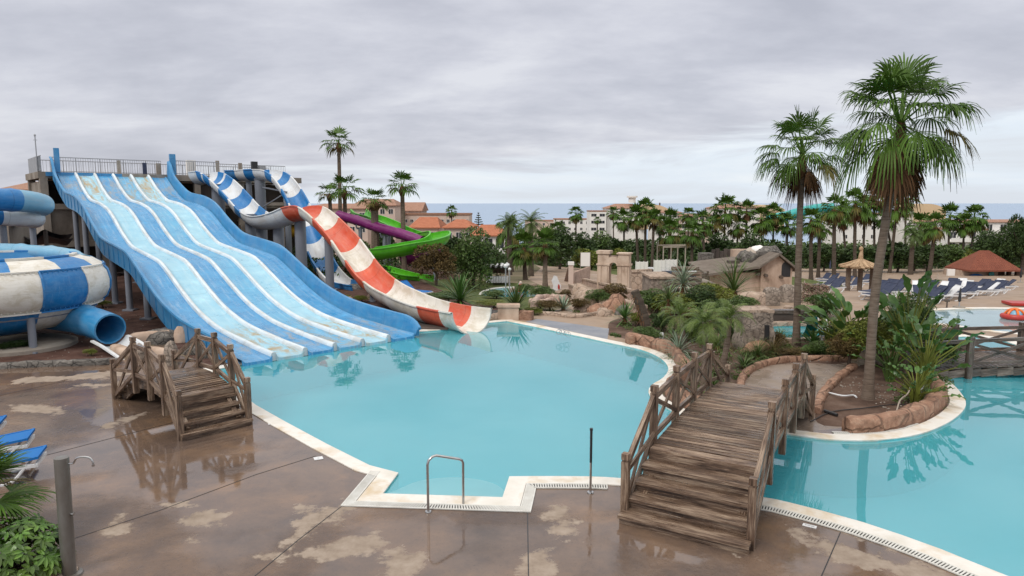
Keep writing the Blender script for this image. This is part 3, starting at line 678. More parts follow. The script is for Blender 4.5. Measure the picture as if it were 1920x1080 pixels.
# ================================================ concrete launch tower
TO=SP(31.4,w0-.9,0)  # front left corner
def TP(u,v,z): return TO+SU*u+SV*v+np.array([0,0,z])
tw=thing('slide_tower','tall weathered concrete launch tower behind the blue racing slide','tower',TP(7,2,0))
mb=MB();TWL=17.5
mb.beam(TP(TWL/2,-.1,6.75),TP(TWL/2,6,6.75),TWL,.42);mb.build('platform_slab',MT['conc'],tw)
for u in (.25,3.4,7.2,9.6,12.8,TWL-.3):
    for v in (.2,5.6):
        mb=MB();mb.beam(TP(u,v,-.3),TP(u,v,6.53),.42,.42,up=SV);mb.build('tower_column',MT['conc'],tw)
mb=MB()
for z in (4.75,2.3):
    mb.beam(TP(.1,.25,z),TP(TWL,.25,z),.3,.36);mb.beam(TP(.25,.2,z),TP(.25,5.6,z),.3,.36);mb.beam(TP(TWL-.25,.2,z),TP(TWL-.25,5.6,z),.3,.36)
mb.build('cross_beam',MT['conc'],tw)
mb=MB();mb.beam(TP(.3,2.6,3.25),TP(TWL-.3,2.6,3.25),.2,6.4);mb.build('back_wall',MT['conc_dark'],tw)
mb=MB();mb.beam(TP(.5,.42,3.5),TP(8,.42,3.5),.16,2.1);mb.beam(TP(.25,.5,5.6),TP(.25,5.4,5.6),.14,1.5);mb.beam(TP(.25,.5,3.5),TP(.25,5.4,3.5),.14,2.1)
for k in range(5): mb.beam(TP(.6+1.5*k,.32,3.5),TP(.6+1.5*k,.32,3.52),.06,2.0) if False else None
mb.build('block_wall',MT['conc'],tw)
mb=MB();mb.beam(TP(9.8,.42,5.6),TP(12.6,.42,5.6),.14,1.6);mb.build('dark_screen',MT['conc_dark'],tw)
mb=MB()
for k in range(9): mb.beam(TP(12.6+.12*k,.5+.5*k,4.8-.5*k-.2),TP(13.5+.12*k,.5+.5*k,4.8-.5*k-.2),.3,.1)
mb.beam(TP(11.5,.3,4.9),TP(16.8,.3,4.9),.9,.25);mb.beam(TP(13,-.6,3.4),TP(TWL,-.6,3.4),1.4,.2);mb.beam(TP(13.1,-1.1,-.1),TP(13.1,-1.1,3.3),.3,.3,up=SV);mb.beam(TP(15.4,-1.1,-.1),TP(15.4,-1.1,3.3),.3,.3,up=SV)
mb.build('stair_landing',MT['conc'],tw)
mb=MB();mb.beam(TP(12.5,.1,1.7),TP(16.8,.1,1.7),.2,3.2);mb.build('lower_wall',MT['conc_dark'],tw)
def railing(parent,pts,h=1.0,sp=.14,r=.018,n='railing'):
    mb=MB()
    for p,q in zip(pts,pts[1:]):
        p=np.array(p);q=np.array(q);Ln=np.linalg.norm(q-p);up=np.array([0,0,1.])
        mb.beam(p+up*h,q+up*h,.05,.05);mb.beam(p+up*.1,q+up*.1,.04,.04)
        k=int(Ln/sp)
        for i in range(k+1):
            c=p+(q-p)*i/k;w=.05 if i%10==0 else r;mb.beam(c,c+up*h,w,w,up=SV)
    mb.build(n,MT['rail'],parent)
zt=6.96
railing(tw,[TP(.2,5.7,zt),TP(.2,.2,zt)]);railing(tw,[TP(.9,1.5,zt),TP(7.6,1.5,zt)]);railing(tw,[TP(8.0,.2,zt),TP(11.2,.2,zt)]);railing(tw,[TP(11.8,2.2,zt),TP(TWL-.2,2.2,zt)]);railing(tw,[TP(.2,5.7,zt),TP(TWL-.2,5.7,zt)],sp=.2)
mb=MB();mb.beam(TP(.12,1.2,zt+.5),TP(.12,5.2,zt+.5),.04,1.0);mb.build('side_panel',MT['rail'],tw)
mb=MB();mb.beam(TP(.4,.1,zt-.15),TP(8.2,.1,zt-.15),.12,.25);mb.build('edge_board',MT['wall_blue'],tw)
for u,h,w,m in ((1.05,1.5,.3,'wall_blue'),(8.0,1.45,.38,'wall_blue'),(4.7,.9,.2,'conc'),(6.3,.8,.25,'navy'),(7.2,.8,.3,'conc'),(9.4,1.1,.6,'wallwhite'),(11.3,1.15,.24,'conc'),(13,1.05,.25,'conc'),(14.1,1.2,.45,'black'),(14.7,.9,.5,'rail')):
    mb=MB();mb.beam(TP(u,.6 if m!='wall_blue' else .05,zt),TP(u,.6 if m!='wall_blue' else .05,zt+h),w,w*.6,up=SV);mb.build('control_box' if m in('black','rail','wallwhite','navy') else 'rail_post',MT[m],tw)
p=PY(70,290,43);mb=MB();q=TP(.25,2.2,zt);mb.tube([q,q+np.array([0,0,2.3])],.035,6);mb.beam(q+np.array([-.12,0,2.1]),q+np.array([.12,0,2.1]),.03,.03);mb.lathe([(0,0),(.06,.05),(.06,.14),(0,.2)],tuple(q+np.array([0,0,2.3])),8)
tag(mb.build('lightning_mast',MT['rail'],smooth=True),'thin grey mast with a small finial on the left end of the concrete tower','mast')
# ================================================ half pipe and tube slides
def slide(name,label,pts,r,mats,pattern,open_=True,col=(),colr=.16,seclen=2.4,root=None,step=.22,arc=118,flare=None,ribs=True):
    path=[Vector(p) for p in smooth_path(pts,step)];k=len(path)
    al=[0]
    for i in range(1,k): al.append(al[-1]+(path[i]-path[i-1]).length)
    z0=min(T(path[-1].x,path[-1].y),path[-1].z)
    root=root or thing(name,label,'water slide',(path[-1].x,path[-1].y,z0))
    P=[];n=16
    for i,p in enumerate(path):
        t=(path[min(i+1,k-1)]-path[max(i-1,0)]).normalized();sd=t.cross(Vector((0,0,1)));sd.normalize();up=sd.cross(t)
        # bank into the bend
        rr=r
        sec=0 if not ribs else (1 if min(al[i]%seclen,seclen-al[i]%seclen)<.13 else 0)
        if flare and al[i]>al[-1]-flare[0]: rr=r*(1+flare[1]*((al[i]-(al[-1]-flare[0]))/flare[0])**2)
        row=[]
        if open_:
            A=R(arc)
            for j in range(n+1):
                a=-A+2*A*j/n;row.append(p+sd*math.sin(a)*rr-up*math.cos(a)*rr)
            e=R(arc)
            row.append(p+sd*(math.sin(e)*rr+.10)-up*math.cos(e)*rr);row.append(p+sd*(math.sin(e)*rr+.11)-up*(math.cos(e)*rr+.05))
            ro=rr+.05+sec*.03
            for j in range(n,-1,-1):
                a=-A*.97+2*A*.97*j/n;row.append(p+sd*math.sin(a)*ro-up*math.cos(a)*ro)
            row.append(p+sd*(-math.sin(e)*rr-.11)-up*(math.cos(e)*rr+.05));row.append(p+sd*(-math.sin(e)*rr-.10)-up*math.cos(e)*rr)
        else:
            ro=rr+sec*.035
            for j in range(20): a=2*math.pi*j/20;row.append(p+sd*math.sin(a)*ro-up*math.cos(a)*ro)
        P.append([tuple(q) for q in row])
    mb=MB();m_=len(P[0])
    def mi(i,j):
        s=al[i];idx=0
        for a,b in pattern:
            if s>=a: idx=b
        return idx
    mb.grid(P,closev=True,uv=lambda x,y:(al[min(x,k-1)],y*.1),mis=mi)
    if open_:
        for e in (0,-1): mb.add(P[e],[(j,j+1,m_-4-j+1,m_-4-j+2) if False else (j,j+1,(2*n+3)-j-1+1-1,(2*n+3)-j) for j in range(n)],mi=mi(0 if e==0 else k-1,0))
    else:
        # inner skin so that the open ends read as a pipe
        for e in (0,-1):
            i0=0 if e==0 else k-1;rng=range(0,min(k,16)) if e==0 else range(k-1,max(-1,k-17),-1);Q=[]
            for i in rng:
                c=path[i];Q.append([tuple(c+(Vector(q)-c)*.9) for q in P[i]])
            mb.grid([P[i0]]+Q,closev=True,uv=lambda x,y:(x*.2,y*.1),mis=lambda i,j:mi(i0,0))
    mb.build('slide_channel' if open_ else 'slide_tube',[MT[x] for x in mats],root,smooth=True)
    for (fx,rc) in col:
        i=int(fx*(k-1));p=path[i];g=T(p.x,p.y)
        c=MB();c.tube([(p.x,p.y,g-.2),(p.x,p.y,p.z-r-.12)],rc,14);c.box((p.x,p.y,g),rc*3,rc*3,.08)
        c.build('support_column',MT['post'],root,smooth=True)
        c=MB();t=(path[min(i+1,k-1)]-path[max(i-1,0)]).normalized();sd=t.cross(Vector((0,0,1))).normalized()
        q=Vector((p.x,p.y,p.z-r-.16));c.beam(q-sd*r*.8,q+sd*r*.8,.12,.14);c.beam(q-sd*r*.8,q-sd*r*1.05+Vector((0,0,r*.7)),.07,.09,up=t);c.beam(q+sd*r*.8,q+sd*r*1.05+Vector((0,0,r*.7)),.07,.09,up=t);c.build('saddle_bracket',MT['post'],root)
    return root,path,al
def run(L_): return [tuple(PY(x,y,Y)) for x,y,Y in L_]
r1,pa,al=slide('body_slide','half pipe slide, blue and white on top, red and white down to the pool',
 run([(374,324,48.5),(392,323,47.8),(409,332,47),(425,346,46.2),(445,367,45.2),(466,390,44.2),(487,404,43),(508,405,42),(530,399,41.2),(553,389,40.6),(578,387,40),(600,400,39.2),(622,421,38.3),(645,446,37.2),(668,478,36),(693,510,34.8),(722,534,33.0),(757,552,30.6),(795,567,28.9),(832,576,27.7),(862,581,26.9),(885,584,26.2)]),
 .78,['white_fiber','blue_fiber','cream_fiber','red_fiber'],
 [(0,0)],col=(),seclen=2.2,flare=(1.2,.12),arc=93)
# recolour the sections where the photo changes colour
def recolor(root,path,al,stops):
    me=[c for c in root.children if c.name.startswith('slide_')][0].data;k=len(path);n=len(me.polygons)//(k-1) if False else None
    X=np.array([PXof(p) for p in path])
def PXof(p):
    c,s=math.cos(TILT),math.sin(TILT);x,y,z=p[0],p[1],p[2]-CAMH;d=y*c-z*s;u=y*s+z*c;return 960+FPX*x/d,540-FPX*u/d
xs=[PXof(p)[0] for p in pa]
def s_at(x): 
    i=min(range(len(xs)),key=lambda i:abs(xs[i]-x));return al[i]
def repaint(root,al,stops,m_):
    ch=[c for c in root.children if c.name.startswith('slide_')][0];me=ch.data
    st=[(s,b) for s,b in stops]
    mi=[]
    for pi,p in enumerate(me.polygons):
        i=pi//m_
        if i>=len(al)-1: mi.append(mi[-1]);continue
        idx=0
        for s,b in st:
            if al[i]>=s: idx=b
        mi.append(idx)
    me.polygons.foreach_set('material_index',mi)
repaint(r1,al,[(0,0),(s_at(387),1),(s_at(398),0),(s_at(401),1),(s_at(416),0),(s_at(432),1),(s_at(452),0),(s_at(463),1),(s_at(474),0),(s_at(546),3),(s_at(583),2),(s_at(612),3),(s_at(648),2),(s_at(676),3),(s_at(712),2),(s_at(815),3),(s_at(852),2)],38)
def column(root,x,ytop,Y,r):
    p=PY(x,ytop,Y);g=T(p[0],p[1]);c=MB();c.tube([(p[0],p[1],g-.2),tuple(p)],r,16);c.lathe([(r+.04,0),(r+.04,.06),(0,.06)],(p[0],p[1],p[2]-.03),16);c.box((p[0],p[1],g),r*3,r*3,.08);c.build('support_column',MT['post'],root,smooth=True)
column(r1,408,346,48,.42);column(r1,469,402,44.5,.34);column(r1,489,410,43.4,.3);column(r1,521,412,42,.32);column(r1,562,404,41,.33);column(r1,616,448,38.8,.24);column(r1,697,548,34.4,.1)
r2,pb_,al2=slide('body_slide','blue and white checked half pipe slide arching behind the red and white slide','' or run([(438,322,51),(452,322,50.4),(470,321,49.8),(490,320,49),(510,322,48.2),(527,332,47.4),(543,352,46.6),(558,378,45.8),(571,408,45),(583,440,44.2),(597,472,43.3),(614,503,42.2),(636,526,41),(660,533,40),(680,536,39)]),
 .66,['white_fiber','blue_fiber'],[(0,1)],seclen=2.2,arc=98)
xs=[PXof(p)[0] for p in pb_];al=al2
repaint(r2,al2,[(0,1),(s_at(455),0),(s_at(473),1),(s_at(490),0),(s_at(513),1),(s_at(526),0),(s_at(546),1),(s_at(560),0),(s_at(574),1),(s_at(584),0),(s_at(598),1),(s_at(614),0),(s_at(640),1)],38)
column(r2,487,336,49,.36);column(r2,466,338,50,.2);column(r2,538,372,47,.2)
mb=MB();a_=PY(487,350,49);b_=PY(538,360,47);mb.beam(a_,b_,.08,.08);mb.build('brace',MT['post'],r2);mb=MB();mb.beam(PY(487,392,49),b_,.07,.07);mb.build('brace',MT['post'],r2)
# bowl slide
BC=np.array([-18.6,24.3,0]);bw=thing('bowl_slide','large round bowl slide with blue and white checked panels at the left edge','water slide',BC)
prof=[(2.5,3.08),(2.75,3.06),(3.1,2.96),(3.42,2.74),(3.60,2.5),(3.68,2.15),(3.66,1.85),(3.54,1.56),(3.36,1.42),(3.3,1.36),(3.0,.95),(2.35,.62),(1.5,.45)]
NP=14;off0=.12
for row,(i0,i1,sh) in enumerate(((0,3,0),(3,9,.5),(9,12,.5))):
    for k in range(NP):
        a0=2*math.pi*(k+sh)/NP+off0;a1=a0+2*math.pi/NP;mb=MB();pr=prof[i0:i1+1]
        mb.lathe(pr,tuple(BC),6,arc=(a0,a1))
        if row==1:
            for a in (a0,):
                for q in range(len(pr)-1): 
                    c=lambda r,z:(BC[0]+r*math.cos(a),BC[1]+r*math.sin(a),z)
                    mb.beam(c(pr[q][0]+.02,pr[q][1]),c(pr[q+1][0]+.02,pr[q+1][1]),.05,.05,up=(math.cos(a),math.sin(a),0))
            mb.lathe([(pr[0][0]+.0,pr[0][1]+.03),(pr[0][0]+.05,pr[0][1]+.02),(pr[0][0]+.05,pr[0][1]-.03)],tuple(BC),6,arc=(a0,a1))
            mb.lathe([(pr[-1][0]+.0,pr[-1][1]+.04),(pr[-1][0]+.1,pr[-1][1]+.02),(pr[-1][0]+.1,pr[-1][1]-.03),(pr[-1][0],pr[-1][1]-.04)],tuple(BC),6,arc=(a0,a1))
        if row==1:
            for zf,rf in ((pr[0][1]-.05,pr[0][0]+.06),(pr[-1][1]+.07,pr[-1][0]+.11)):
                for q in range(9):
                    a=a0+(a1-a0)*(q+.5)/9;c_,s_=math.cos(a),math.sin(a);mb.beam((BC[0]+c_*rf,BC[1]+s_*rf,zf),(BC[0]+c_*(rf+.03),BC[1]+s_*(rf+.03),zf),.035,.035)
        if row==0: mb.lathe([(2.45,3.08),(2.45,3.15),(2.62,3.15),(2.62,3.08)],tuple(BC),6,arc=(a0,a1))
        mb.build(['top_panel','wall_panel','base_panel'][row],MT['blue_fiber' if (k+row)%2 else 'cream_fiber'],bw,smooth=True)
mb=MB();mb.lathe([(2.46,3.1),(2.3,2.2),(1.5,1.3),(.3,1.1)],tuple(BC),48);mb.build('inner_bowl',MT['wall_blue'],bw,smooth=True)
mb=MB();mb.tube([(BC[0]+3.1*math.cos(t),BC[1]+3.1*math.sin(t),1.18) for t in np.linspace(0,2*math.pi,49)],.07,8);mb.build('ring_beam',MT['post'],bw,smooth=True)
for an in np.linspace(-.62,5.6,8)[:-1]:
    x,y=BC[0]+3.1*math.cos(an),BC[1]+3.1*math.sin(an);mb=MB();mb.tube([(x,y,-.1),(x,y,1.2)],.12,12);mb.box((x,y,0),.45,.45,.06);mb.beam((x,y,.95),(BC[0]+2*math.cos(an),BC[1]+2*math.sin(an),.9),.08,.1);mb.build('support_column',MT['post'],bw,smooth=True)
slide('x','',[tuple(PY(x,y,Y)) for x,y,Y in [(70,588,24.8),(110,592,24.6),(150,598,24.1),(182,607,23.6),(207,617,23.1)]],.53,['wall_blue'],[(0,0)],open_=False,root=bw)
_,_,_=slide('x','',[tuple(PY(x,y,Y)) for x,y,Y in [(206,618,23.1),(226,628,22.7),(250,643,22.2),(272,657,21.8)]],.6,['white_fiber'],[(0,0)],open_=True,root=bw,arc=62,ribs=False)
mb=MB();c=G(40,650);mb.lathe([(0,0),(1.7,0),(1.7,.12),(1.5,.2),(0,.2)],(c[0],c[1],0),28);tag(mb.build('round_plinth',MT['conc'],smooth=True),'flat round grey concrete plinth on the soil under the bowl slide','plinth')
# winding tubes at the left edge
rt,_,_=slide('tube_slide','blue and pale tube slide curling round at the upper left edge',run([(-120,374,27),(-40,374,28),(20,375,29),(60,379,30),(78,384,31.5),(70,389,33.2),(30,390,34.4),(-40,394,35)]),.47,['blue_fiber','paleblue_fiber'],[(0,0),(2.6,1)],open_=False,seclen=2.6)
xs=None
slide('x','',run([(-120,404,28),(-40,404,29),(18,405,30),(48,407,30.6),(64,409,31.8),(56,410,33.2),(20,408,34.5),(-40,405,35)]),.42,['blue_fiber','white_fiber'],[(0,0),(2.1,1)],open_=False,seclen=2.6,root=rt)
for x,Y in ((5,30),(60,33)):
    column(rt,x,418,Y,.13)
slide('tube_slide','pale blue tube slide running down behind the checked bowl',run([(-60,470,27.6),(10,469,27.3),(60,472,27),(112,476,26.7),(140,483,26.3),(158,492,25.6)]),.27,['paleblue_fiber'],[(0,0)],open_=False,seclen=1.3)
slide('tube_slide','purple tube slide sloping down behind the palms',run([(636,404,53),(646,407,52.4),(675,415,51),(703,425,50),(735,434,48.7),(768,444,47.6),(792,453,47)]),.36,['purple_fiber'],[(0,0)],open_=False,col=((.3,.14),(.6,.14)))
slide('tube_slide','short yellow tube slide seen between the grey slide columns',run([(480,428,56),(520,431,55),(556,434,54.5),(590,438,54)]),.5,['yellow_fiber'],[(0,0)],open_=False,col=((.5,.12),))
slide('spiral_slide','bright green open slide winding down beside the palms',run([(672,394,58),(682,402,56.5),(702,407,55),(728,417,53),(757,431,51),(786,440,49),(810,437,47.5),(824,436,46),(822,444,44.5),(800,452,43.5),(765,458,42.8),(725,465,42.2),(690,470,42),(664,479,43.6),(664,490,47.6),(690,498,47.5),(716,503,46.6),(745,511,45.6),(775,518,44.8),(800,520,44)]),.62,['green_fiber'],[(0,0)],col=((.18,.16),(.62,.2),(.4,.16)),arc=100)
slide('spiral_slide','lower purple slide bend showing beside the dark bushes',run([(815,468,52),(795,470,51),(775,476,50.4),(762,482,51)]),.55,['purple_fiber'],[(0,0)],arc=95)
slide('tube_slide','turquoise tube slide far off above the right palm grove',run([(1440,412,150),(1475,405,150),(1500,398,150),(1530,392,150),(1560,390,151)]),1.1,['teal_fiber'],[(0,0)],open_=False,col=((.3,.3),(.8,.3)),seclen=6)
# ================================================ wooden footbridges
def bridge(label,O,D,width,length,s_up,s_dn,zd,arch,posts,m='wood',steps=5,far_steps=True,tread=.3,rail=.92,group='wooden footbridges over the pools'):
    "O near centre on the ground, D unit direction; posts along-positions"
    D=np.array([D[0],D[1],0.]);D/=np.linalg.norm(D);Sx=np.array([D[1],-D[0],0.]);O=np.array([O[0],O[1],0.])
    rt=thing('footbridge',label,'footbridge',O,group)
    def Q(s,w,z): return O+D*s+Sx*w+np.array([0,0,z])
    def dz(s):
        if s<s_up: return zd*max(0,(s+.15)/ (s_up+.15))
        if s>s_dn: return zd*max(0,(length-s)/(length-s_dn))
        return zd+arch*math.sin(math.pi*(s-s_up)/(s_dn-s_up))
    mb=MB();s=s_up;hw=width/2
    while s<s_dn-.05:
        mb.beam(Q(s+.055,-hw-.04,dz(s+.055)-.02+random.uniform(-.003,.003)),Q(s+.055,hw+.04,dz(s+.055)-.02+random.uniform(-.003,.003)),.106,.04);s+=.115
    mb.build('deck_planks',MT[m],rt)
    for k in range(steps):
        rise=zd/(steps+0.0);z1=rise*(k+1)-.012;s0=k*tread
        if k==steps-1:break
        mb=MB();ww=hw+ (.10 if k==0 else .04)
        mb.beam(Q(s0+tread*.5-.02,-ww,z1-.025),Q(s0+tread*.5-.02,ww,z1-.025),tread+.06,.05)
        mb.beam(Q(s0+.035,-ww+.01,z1-.052-(rise-.06)/2),Q(s0+.035,ww-.01,z1-.052-(rise-.06)/2),.05,rise-.045);mb.build('step',MT[m],rt)
    mb=MB();mb.beam(Q(s_up-.26,-hw-.03,zd-.125),Q(s_up-.26,hw+.03,zd-.125),.045,.16);mb.beam(Q(s_up-.03,-hw-.02,zd-.115),Q(s_up-.03,hw+.02,zd-.115),.06,.15);mb.beam(Q(s_up-.16,-hw-.02,zd-.03),Q(s_up-.16,hw+.02,zd-.03),.24,.05);mb.build('step',MT[m],rt)
    if far_steps:
        n2=4
        for k in range(n2):
            z1=zd*(k+1)/(n2+1);s0=length-(k+.5)*(length-s_dn)/(n2);mb=MB();mb.beam(Q(s0,-hw,z1-.03),Q(s0,hw,z1-.03),(length-s_dn)/n2+.02,.05);mb.beam(Q(s0+(length-s_dn)/n2/2,-hw,z1-.1),Q(s0+(length-s_dn)/n2/2,hw,z1-.1),.04,.13);mb.build('step',MT[m],rt)
    for sd in (-1,1):
        mb=MB();pts=[Q(t,sd*(hw-.12),dz(t)-.17) for t in np.linspace(s_up*.25,length-.25*(length-s_dn),16)]
        for a,b in zip(pts,pts[1:]): mb.beam(a,b,.09,.24)
        mb.build('stringer',MT[m],rt)
        tops=[];pw=.115
        for i,s in enumerate(posts):
            end=(i==0 or i==len(posts)-1);w=sd*(hw+.02+pw/2);zb=0 if end else dz(s)-.36;zt_=(1.08 if i==0 else (dz(s)+rail+.08 if not end else 1.05))
            mb=MB();p=Q(s,w,zb);mb.beam(p,Q(s,w,zt_-.13),pw,pw,up=D);mb.beam(Q(s,w,zt_-.13),Q(s,w,zt_-.10),pw*.8,pw*.8,up=D);mb.beam(Q(s,w,zt_-.10),Q(s,w,zt_),pw,pw,up=D);mb.build('post',MT[m],rt);tops.append((s,w,zt_,max(0.02,dz(s)) if not end else .02))
        for (s,w,zt_,z0),(s2,w2,zt2,z02) in zip(tops,tops[1:]):
            a=.06;up_=Sx;e1=s+.05;e2=s2-.05
            lo1=z0+.10;lo2=z02+.10
            mb=MB();mb.beam(Q(e1,w,zt_-.2),Q(e2,w,zt2-.2),.07,.10);mb.build('handrail',MT[m],rt)
            mb=MB();mb.beam(Q(e1,w,lo1),Q(e2,w,lo2),.06,.09);mb.build('bottom_rail',MT[m],rt)
            mb=MB();mb.beam(Q(e1,w+sd*.012,lo1+.06),Q(e2,w+sd*.012,zt2-.27),.035,.08);mb.beam(Q(e1,w-sd*.03,zt_-.27),Q(e2,w-sd*.03,lo2+.06),.035,.08)
            mb.build('cross_brace',MT[m],rt)
    return rt
random.seed(4)
a,b=G(1172,978),G(1392,1047);o=(a+b)/2;e=np.array(b-a);d=(-e[1],e[0])
fp=(np.array(G(1448,760))-o)
bridge('large wet brown wooden footbridge with steps rising from the near deck to the palm island',o,fp[:2],1.78,7.8,1.5,6.2,.86,.10,[.22,1.55,2.85,4.1,5.3,7.2],tread=.3)
a,b=G(345,827),G(470,797);o=(a+b)/2;e=b-a
bridge('smaller wooden footbridge beside the foot of the blue racing slide',o,(-e[1],e[0]),1.34,4.8,1.0,3.3,.78,.12,[.12,.92,1.8,2.8,4.5],tread=.235)
def bridge3():
    rt=thing('footbridge','dark arched wooden footbridge with long crossed braces at the right edge','footbridge',(15,20,0),'wooden footbridges over the pools');m=MT['wood_dark']
    x0,x1=11.2,21.0;Yf,Yb=19.3,21.0
    def z(x): return .14+.22*math.sin(math.pi*(x-x0)/(x1-x0))
    mb=MB();x=x0
    while x<x1: mb.beam((x,Yf-.06,z(x)),(x,Yb+.06,z(x)),.14,.045);x+=.15
    mb.build('deck_planks',m,rt)
    for Y in (Yf,Yb):
        mb=MB();xx=np.linspace(x0,x1,22)
        for p,q in zip(xx,xx[1:]): mb.beam((p,Y,z(p)-.18),(q,Y,z(q)-.14),.12,.22)
        mb.build('stringer',m,rt)
        px_=[11.35,13.15,15.1,17.1,19.1] if Y==Yf else [11.6,13.9,16.0,18.1,20.1]
        for x in px_:
            mb=MB();mb.beam((x,Y-(.08 if Y==Yf else -.08),z(x)-.42),(x,Y-(.08 if Y==Yf else -.08),z(x)+.92),.15,.15,up=(0,1,0));mb.build('post',m,rt)
        for p,q in zip(px_,px_[1:]):
            mb=MB();mb.beam((p,Y,z(p)+.78),(q,Y,z(q)+.78),.07,.1);mb.build('handrail',m,rt)
            mb=MB();mb.beam((p,Y,z(p)+.12),(q,Y,z(q)+.12),.05,.07);mb.build('bottom_rail',m,rt)
            mb=MB();mb.beam((p,Y+.03,z(p)+.1),(q,Y+.03,z(q)+.72),.04,.08);mb.beam((p,Y-.03,z(p)+.72),(q,Y-.03,z(q)+.1),.04,.08);mb.build('cross_brace',m,rt)
bridge3()
# ================================================ rails and posts on the near deck
rt=thing('handrail','bent stainless steel handrail leading into the pool steps','handrail',G(803,960));mb=MB()
a=G(803,960);zt_=.9;c=PY(866,862,0);k=(zt_-.12-CAMH)/ray(866,862)[2];c=ray(866,862)*k+np.array([0,0,CAMH])
d_=(c-a);d_[2]=0;L_=np.linalg.norm(d_);d_/=L_
pts=[a,a+[0,0,.8],a+[0,0,.87]+d_*.02,a+[0,0,.92]+d_*.08,a+[0,0,.93]+d_*.15,a+[0,0,.80]+d_*(L_-.05),a+[0,0,.77]+d_*L_,a+[0,0,.72]+d_*(L_+.02),a+[0,0,-.4]+d_*(L_+.02)]
mb.tube(smooth_path(pts,.03) if False else pts,.022,12);mb.build('rail_tube',MT['steel'],rt,smooth=True);mb=MB();mb.lathe([(0,.02),(.05,.018),(.055,.004)],tuple(a),16);mb.build('base_flange',MT['steel'],rt,smooth=True)
a=G(1107,924);rt=thing('pool_post','slim dark upright pole with a steel foot on the near pool edge','post',a);mb=MB();mb.tube([a,a+[0,0,.55]],.021,12);mb.build('lower_tube',MT['steel'],rt,smooth=True);mb=MB();mb.tube([a+[0,0,.55],a+[0,0,1.12]],.0225,12);mb.tube([a+[0,0,1.12],a+[0,0,1.16]],.028,12);mb.build('upper_tube',MT['black'],rt,smooth=True);mb=MB();mb.lathe([(0,.025),(.055,.02),(.06,.004)],tuple(a),16);mb.build('base_flange',MT['steel'],rt,smooth=True)
a=G(130,1078);zt_=1.52;t_=ray(115,858);k=(a[1]+.02)/t_[1];tp=np.array([t_[0]*k,t_[1]*k,CAMH+t_[2]*k])
rt=thing('shower_post','thick galvanised shower post with a thin bent spout at the lower left','shower',a);mb=MB();mb.tube([a,tp],.088,20);mb.build('column',MT['galv'],rt,smooth=True)
mb=MB();q=tp+np.array([.08,0,-.08]);mb.tube(smooth_path([q,q+[.07,0,.0],q+[.12,0,.07],q+[.2,0,.09],q+[.29,0,.08],q+[.33,0,.03],q+[.335,0,-.02]],.02),.012,8);mb.tube([q+[.335,0,-.01],q+[.335,0,-.04]],.018,8);mb.build('spout',MT['steel'],rt,smooth=True)
q=a+(tp-a)*.53;mb=MB();mb.tube([q+[.08,-.01,0],q+[.13,-.02,0]],.022,10);mb.build('button',MT['steel'],rt,smooth=True);mb=MB();mb.lathe([(0,.03),(.16,.025),(.17,0)],tuple(a),18);mb.build('base_flange',MT['galv'],rt,smooth=True)
# ================================================ vegetation
rng=np.random.default_rng(7);WF=1.0
def nrm(a): return a/np.maximum(1e-9,np.linalg.norm(a,axis=-1,keepdims=True))
def fan_leaf(mb,az,el,rad,seg=22,sec=3,droop=.3,pet=.45,fanr=.55,spread=100,mi=0,base=(0,0,0),wf=None):
    wf=wf or WF
    d=np.array([math.cos(el)*math.cos(az),math.cos(el)*math.sin(az),math.sin(el)])
    hub=np.array(base)+d*pet*rad+np.array([0,0,-.10*rad*pet*max(0,math.cos(el))])
    f=nrm(d+np.array([0,0,-.28*max(0,math.cos(el))]));s=np.cross(f,[0,0,1.]);s=nrm(s) if np.linalg.norm(s)>.05 else np.array([math.sin(az),-math.cos(az),0]);n=np.cross(s,f)
    b=np.array(base);w=.012*rad
    mb.add([b-s*w*1.6,b+s*w*1.6,hub+s*w,hub-s*w],[(0,1,2,3)],mi=mi)
    A=R(spread);th=np.linspace(-A,A,seg);dt=th[1]-th[0];Lm=fanr*rad
    ts=[.04,.5,.78,1.0] if sec==3 else ([.04,.55,1.0] if sec==2 else [.04,1.0]);wd=[.3,1.0,.62,.05] if sec==3 else ([.3,1.0,.05] if sec==2 else [.6,.25])
    V=[];F=[]
    for i,t in enumerate(th):
        Ln=Lm*(1-.28*(abs(t)/A)**2)*rng.uniform(.88,1.08);dr=f*math.cos(t)+s*math.sin(t)+n*(.20*abs(math.sin(t)));lat=-f*math.sin(t)+s*math.cos(t);o=len(V);dd=droop*rng.uniform(.7,1.3)
        for tt,ww in zip(ts,wd):
            c=hub+dr*Ln*tt*(1-.25*dd*tt**2);c=c+np.array([0,0,-dd*Ln*tt**2.6]);hw=ww*Ln*dt*.36*min(tt,.55)*1.25*wf+.002*rad
            V+= [c-lat*hw+n*hw*.35*(1 if i%2 else -1),c+lat*hw]
        for k in range(len(ts)-1): F.append((o+2*k,o+2*k+1,o+2*k+3,o+2*k+2))
    mb.add(V,F,mi=mi)
